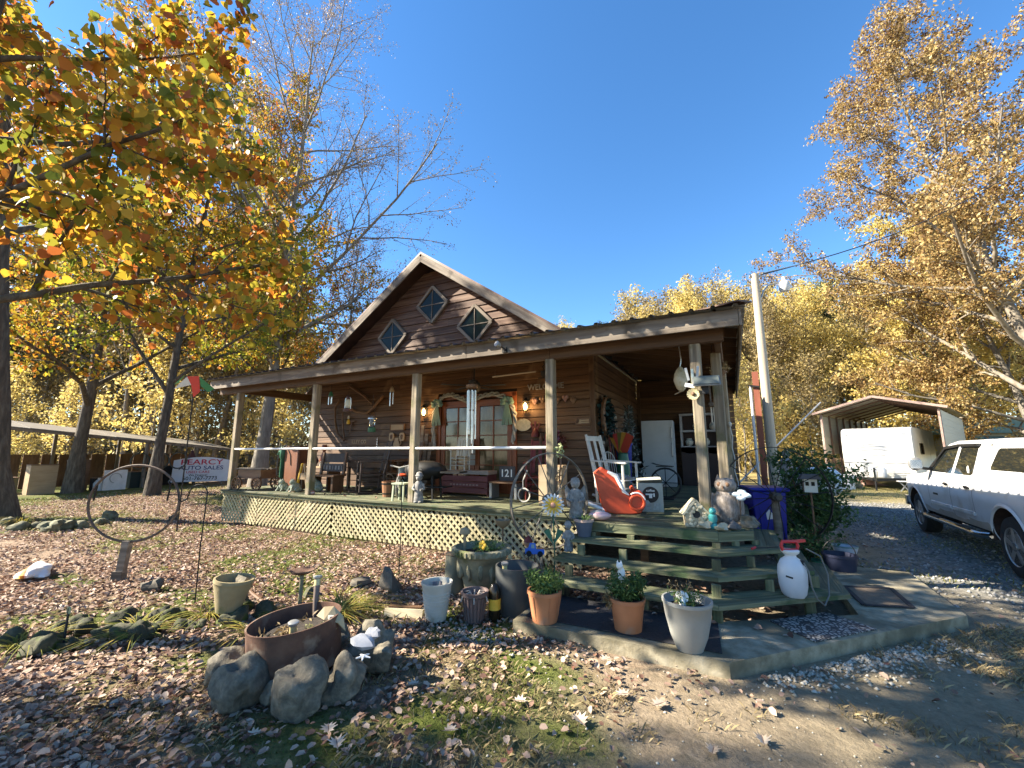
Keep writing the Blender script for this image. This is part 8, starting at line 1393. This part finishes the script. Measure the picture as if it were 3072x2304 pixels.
inside = ((X[:, 0] > -10.9) & (X[:, 0] < .14) & (X[:, 1] > 5.85)) | ((X[:, 0] > -1.95) & (X[:, 0] < 1.2) & (X[:, 1] > 3.7) & (X[:, 1] - .98 * X[:, 0] < 3.95 + 3.5 * (X[:, 0] > 1)) & (X[:, 1] > 3.72 + np.maximum(0, X[:, 0] + .14)))
X = X[(g_.rand(n_) < w_) & ~inside]
flat_leaves('fallen_leaves', 'brown and tan fallen leaves strewn over the yard', X, .046, lf_lit, g_, .5)
n_ = 260; Y = np.stack([-1.9 + 2.4 * g_.rand(n_), 4.0 + 2.2 * g_.rand(n_)], 1); Y = Y[(Y[:, 1] > 4.0 + np.maximum(0, Y[:, 0] + .1))]; Z = np.where(Y[:, 1] < 4.55, .108, .02); keep_ = g_.rand(len(Y)) < np.where(Y[:, 1] < 4.4, .12, 1); flat_leaves('blown_leaves', 'dry leaves blown under and around the steps', np.column_stack([Y, Z])[keep_], .07, lf_lit, g_)
n_ = 220; Y = np.column_stack([-10.5 + 9 * g_.rand(n_), 6.0 + 1.9 * g_.rand(n_), np.full(n_, DK + .008)]); flat_leaves('porch_leaves', 'dry leaves drifted onto the porch deck', Y[g_.rand(n_) < sst(-4, -9, Y[:, 0])], .07, lf_lit, g_)
# big lobed oak leaves in the foreground
ol = [(0, -.5), (.03, -.3), (.18, -.34), (.12, -.2), (.34, -.16), (.20, -.02), (.40, .12), (.17, .14), (.22, .36), (.06, .26), (0, .5)]; ol = ol + [(-x, y) for x, y in ol[-2:0:-1]]
ome = None; wherel = ((985, 2195, 'on bare dirt right of the fieldstones'), (1350, 2200, 'pale star-like on the sunlit dirt at centre bottom'), (1740, 2170, 'below the terracotta pots'), (1870, 2090, 'large pale one near the slab front'), (1820, 1985, 'grey one touching the slab front edge'), (1980, 2120, 'right of the slab front among dry grass'), (530, 2045, 'pale grey one in the shaded moss'), (1010, 2240, 'crumpled one at the bottom left of centre'), (1560, 2110, 'small brown one below the slab corner'), (2290, 2230, 'tan one in dry grass at the bottom right'), (2140, 2260, 'folded tan one at the bottom right'), (760, 2210, 'brown one below the rusty planter'), (1240, 2060, 'brown one beside the green moss'), (640, 2120, 'shaded one left of the fieldstones'))
om = M('oak leaf tan', [(.22, .16, .11), (.36, .29, .22), (.44, .39, .33)], .7, (9, 9, 9), .3, rand=.3)
for k, (u, q, lb) in enumerate(wherel):
    p = G(u, q); s = .10 + .05 * rt_.random(); t = T('oak_leaf', 'lobed fallen oak leaf, ' + lb, 'leaf', (p.x, p.y, .016), rt_.uniform(0, 6.28), 'large oak leaves in the foreground')
    mb = MB(); n0 = len(ol); cur = rt_.uniform(.25, .6); mb.add([(x * s, y * s, s * (abs(x) * cur + .12 * y * y)) for x, y in ol] + [(0, 0, 0)], [(i, (i + 1) % n0, n0) for i in range(n0)]); o_ = mb.obj('blade', om, t); o_.modifiers.new('t', 'SOLIDIFY').thickness = .0015
    mb = MB(); mb.tube([(0, -.5 * s, .12 * .25 * s), (0, 0, .002), (0, .4 * s, .02 * s)], .0015, 4); mb.obj('midrib', brown, t)
def tufts(name, label, X, h, wd, lm, g, per=1, lean=.5):
    n = len(X); a = g.rand(n) * 6.283; o = np.stack([np.cos(a), np.sin(a), 0 * a], 1); s = np.stack([-o[:, 1], o[:, 0], 0 * a], 1); hh = (h * (.4 + .9 * g.rand(n)))[:, None]; P = np.zeros((n, 3)); P[:, :2] = X; P[:, 2] = gz(X[:, 0], X[:, 1]) - .004; l = (lean * (.2 + g.rand(n)))[:, None]
    vs = np.stack([P - s * wd / 2, P + s * wd / 2, P + o * hh * l * .5 + np.array([0, 0, 1]) * hh * .65 + s * wd * .3, P + o * hh * l * 1.3 + np.array([0, 0, 1]) * hh], 1).reshape(-1, 3)
    ob = bpy.data.objects.new(name, npmesh(name, vs, [np.arange(n * 4).reshape(n, 4)], lm, g.rand(n))); link(ob); tag(ob, label, 'grass', kind='stuff')
def scatter(n, x0, x1, y0, y1, f):
    X = np.stack([x0 + (x1 - x0) * g_.rand(n), y0 + (y1 - y0) * g_.rand(n)], 1); z = zones(X[:, 0], X[:, 1]); sl_ = (X[:, 0] > -1.98) & (X[:, 0] < 1.95) & (X[:, 1] > 3.68 + np.maximum(0, X[:, 0] + .14) * 1.02) & (X[:, 1] < 7.5); hs = (X[:, 0] > -10.9) & (X[:, 0] < .14) & (X[:, 1] > 5.88)
    return X[(g_.rand(n) < f(X, z)) & ~sl_ & ~hs]
lf_dry = leafmat('dry grass', [(.12, .09, .05), (.26, .20, .10), (.40, .32, .17)], .25); lf_moss = leafmat('moss fuzz', [(.035, .05, .008), (.085, .12, .016), (.17, .19, .04)], .3); lf_weed = leafmat('thin lawn grass', [(.10, .12, .03), (.22, .22, .06), (.36, .30, .12)], .3)
tufts('dry_grass', 'dry tan grass tufts on the foreground dirt', scatter(110000, -4, 5, 1.0, 6, lambda X, z: sst(.48, .68, .5 * vnoise(X[:, 0], X[:, 1], .28, 9) + .5 * z[5]) * .75), .045, .006, lf_dry, g_, lean=1.1)
tufts('moss_grass', 'bright green moss patches on the ground', scatter(90000, -9, 0, 1.2, 6, lambda X, z: sst(.25, .7, z[4])), .016, .006, lf_moss, g_, lean=.8)
tufts('lawn_grass', 'thin yellow-green grass among the leaves of the left lawn', scatter(52000, -22, -3, 3.2, 14, lambda X, z: .25 + .75 * z[4]), .06, .010, lf_weed, g_, lean=.9)
tufts('drive_grass', 'sparse grass at the edge of the gravel drive', scatter(30000, 1, 9, 6, 26, lambda X, z: sst(.5, .75, z[5]) * .6 + z[1] * .3), .05, .012, lf_weed, g_, lean=.9)
def pebbles(name, label, X, r, m, g):
    n = len(X); o8 = np.array([(1, 0, 0), (0, 1, 0), (-1, 0, 0), (0, -1, 0), (0, 0, .8), (0, 0, -.5)]); s = (r * (.5 + g.rand(n)))[:, None, None]; q = o8[None] * s * (.7 + .6 * g.rand(n, 6, 1)); a = g.rand(n) * 6.28; c_, s_ = np.cos(a)[:, None], np.sin(a)[:, None]
    vs = np.stack([q[..., 0] * c_ - q[..., 1] * s_, q[..., 0] * s_ + q[..., 1] * c_, q[..., 2]], 2); vs[:, :, 0] += X[:, 0, None]; vs[:, :, 1] += X[:, 1, None]; vs[:, :, 2] += (gz(X[:, 0], X[:, 1]) + r * .35)[:, None]
    f = np.array([(0, 1, 4), (1, 2, 4), (2, 3, 4), (3, 0, 4), (1, 0, 5), (2, 1, 5), (3, 2, 5), (0, 3, 5)]); fs = (np.arange(n)[:, None, None] * 6 + f[None]).reshape(-1, 3)
    ob = bpy.data.objects.new(name, npmesh(name, vs.reshape(-1, 3), [fs], m, np.repeat(g.rand(n), 8), smooth=True)); link(ob); tag(ob, label, 'gravel', kind='stuff')
pm = leafmat('pale gravel', [(.2, .18, .14), (.33, .3, .24), (.48, .45, .38)], 0, rough=.8); pg = leafmat('grey gravel', [(.10, .10, .095), (.2, .195, .185), (.36, .35, .33)], 0, rough=.85)
n_ = 650; s_ = g_.rand(n_) ** .8 * .75 + .05; e_ = np.abs(g_.randn(n_)) * .14 + .02; dx, dy = .70, -.71; Xp = np.stack([-.1 + 2.0 * s_ + dx * e_ + .03 * g_.randn(n_), 3.72 + 2.04 * s_ + dy * e_], 1); Xq = np.stack([-2.3 + .35 * g_.randn(300), 3.45 + .13 * g_.randn(300)], 1)
pebbles('pale_gravel', 'pale pebbles lined along the front edge of the slab', np.concatenate([Xp, Xq]), .016, pm, g_)
pebbles('drive_gravel', 'grey gravel of the driveway', scatter(16000, 1.2, 9, 5.4, 18, lambda X, z: z[0] * .85), .02, pg, g_)
pebbles('yard_pebbles', 'tiny pebbles scattered over the foreground dirt', scatter(5000, -4, 5, 1.1, 6, lambda X, z: np.full(len(X), .5)), .008, pm, g_)
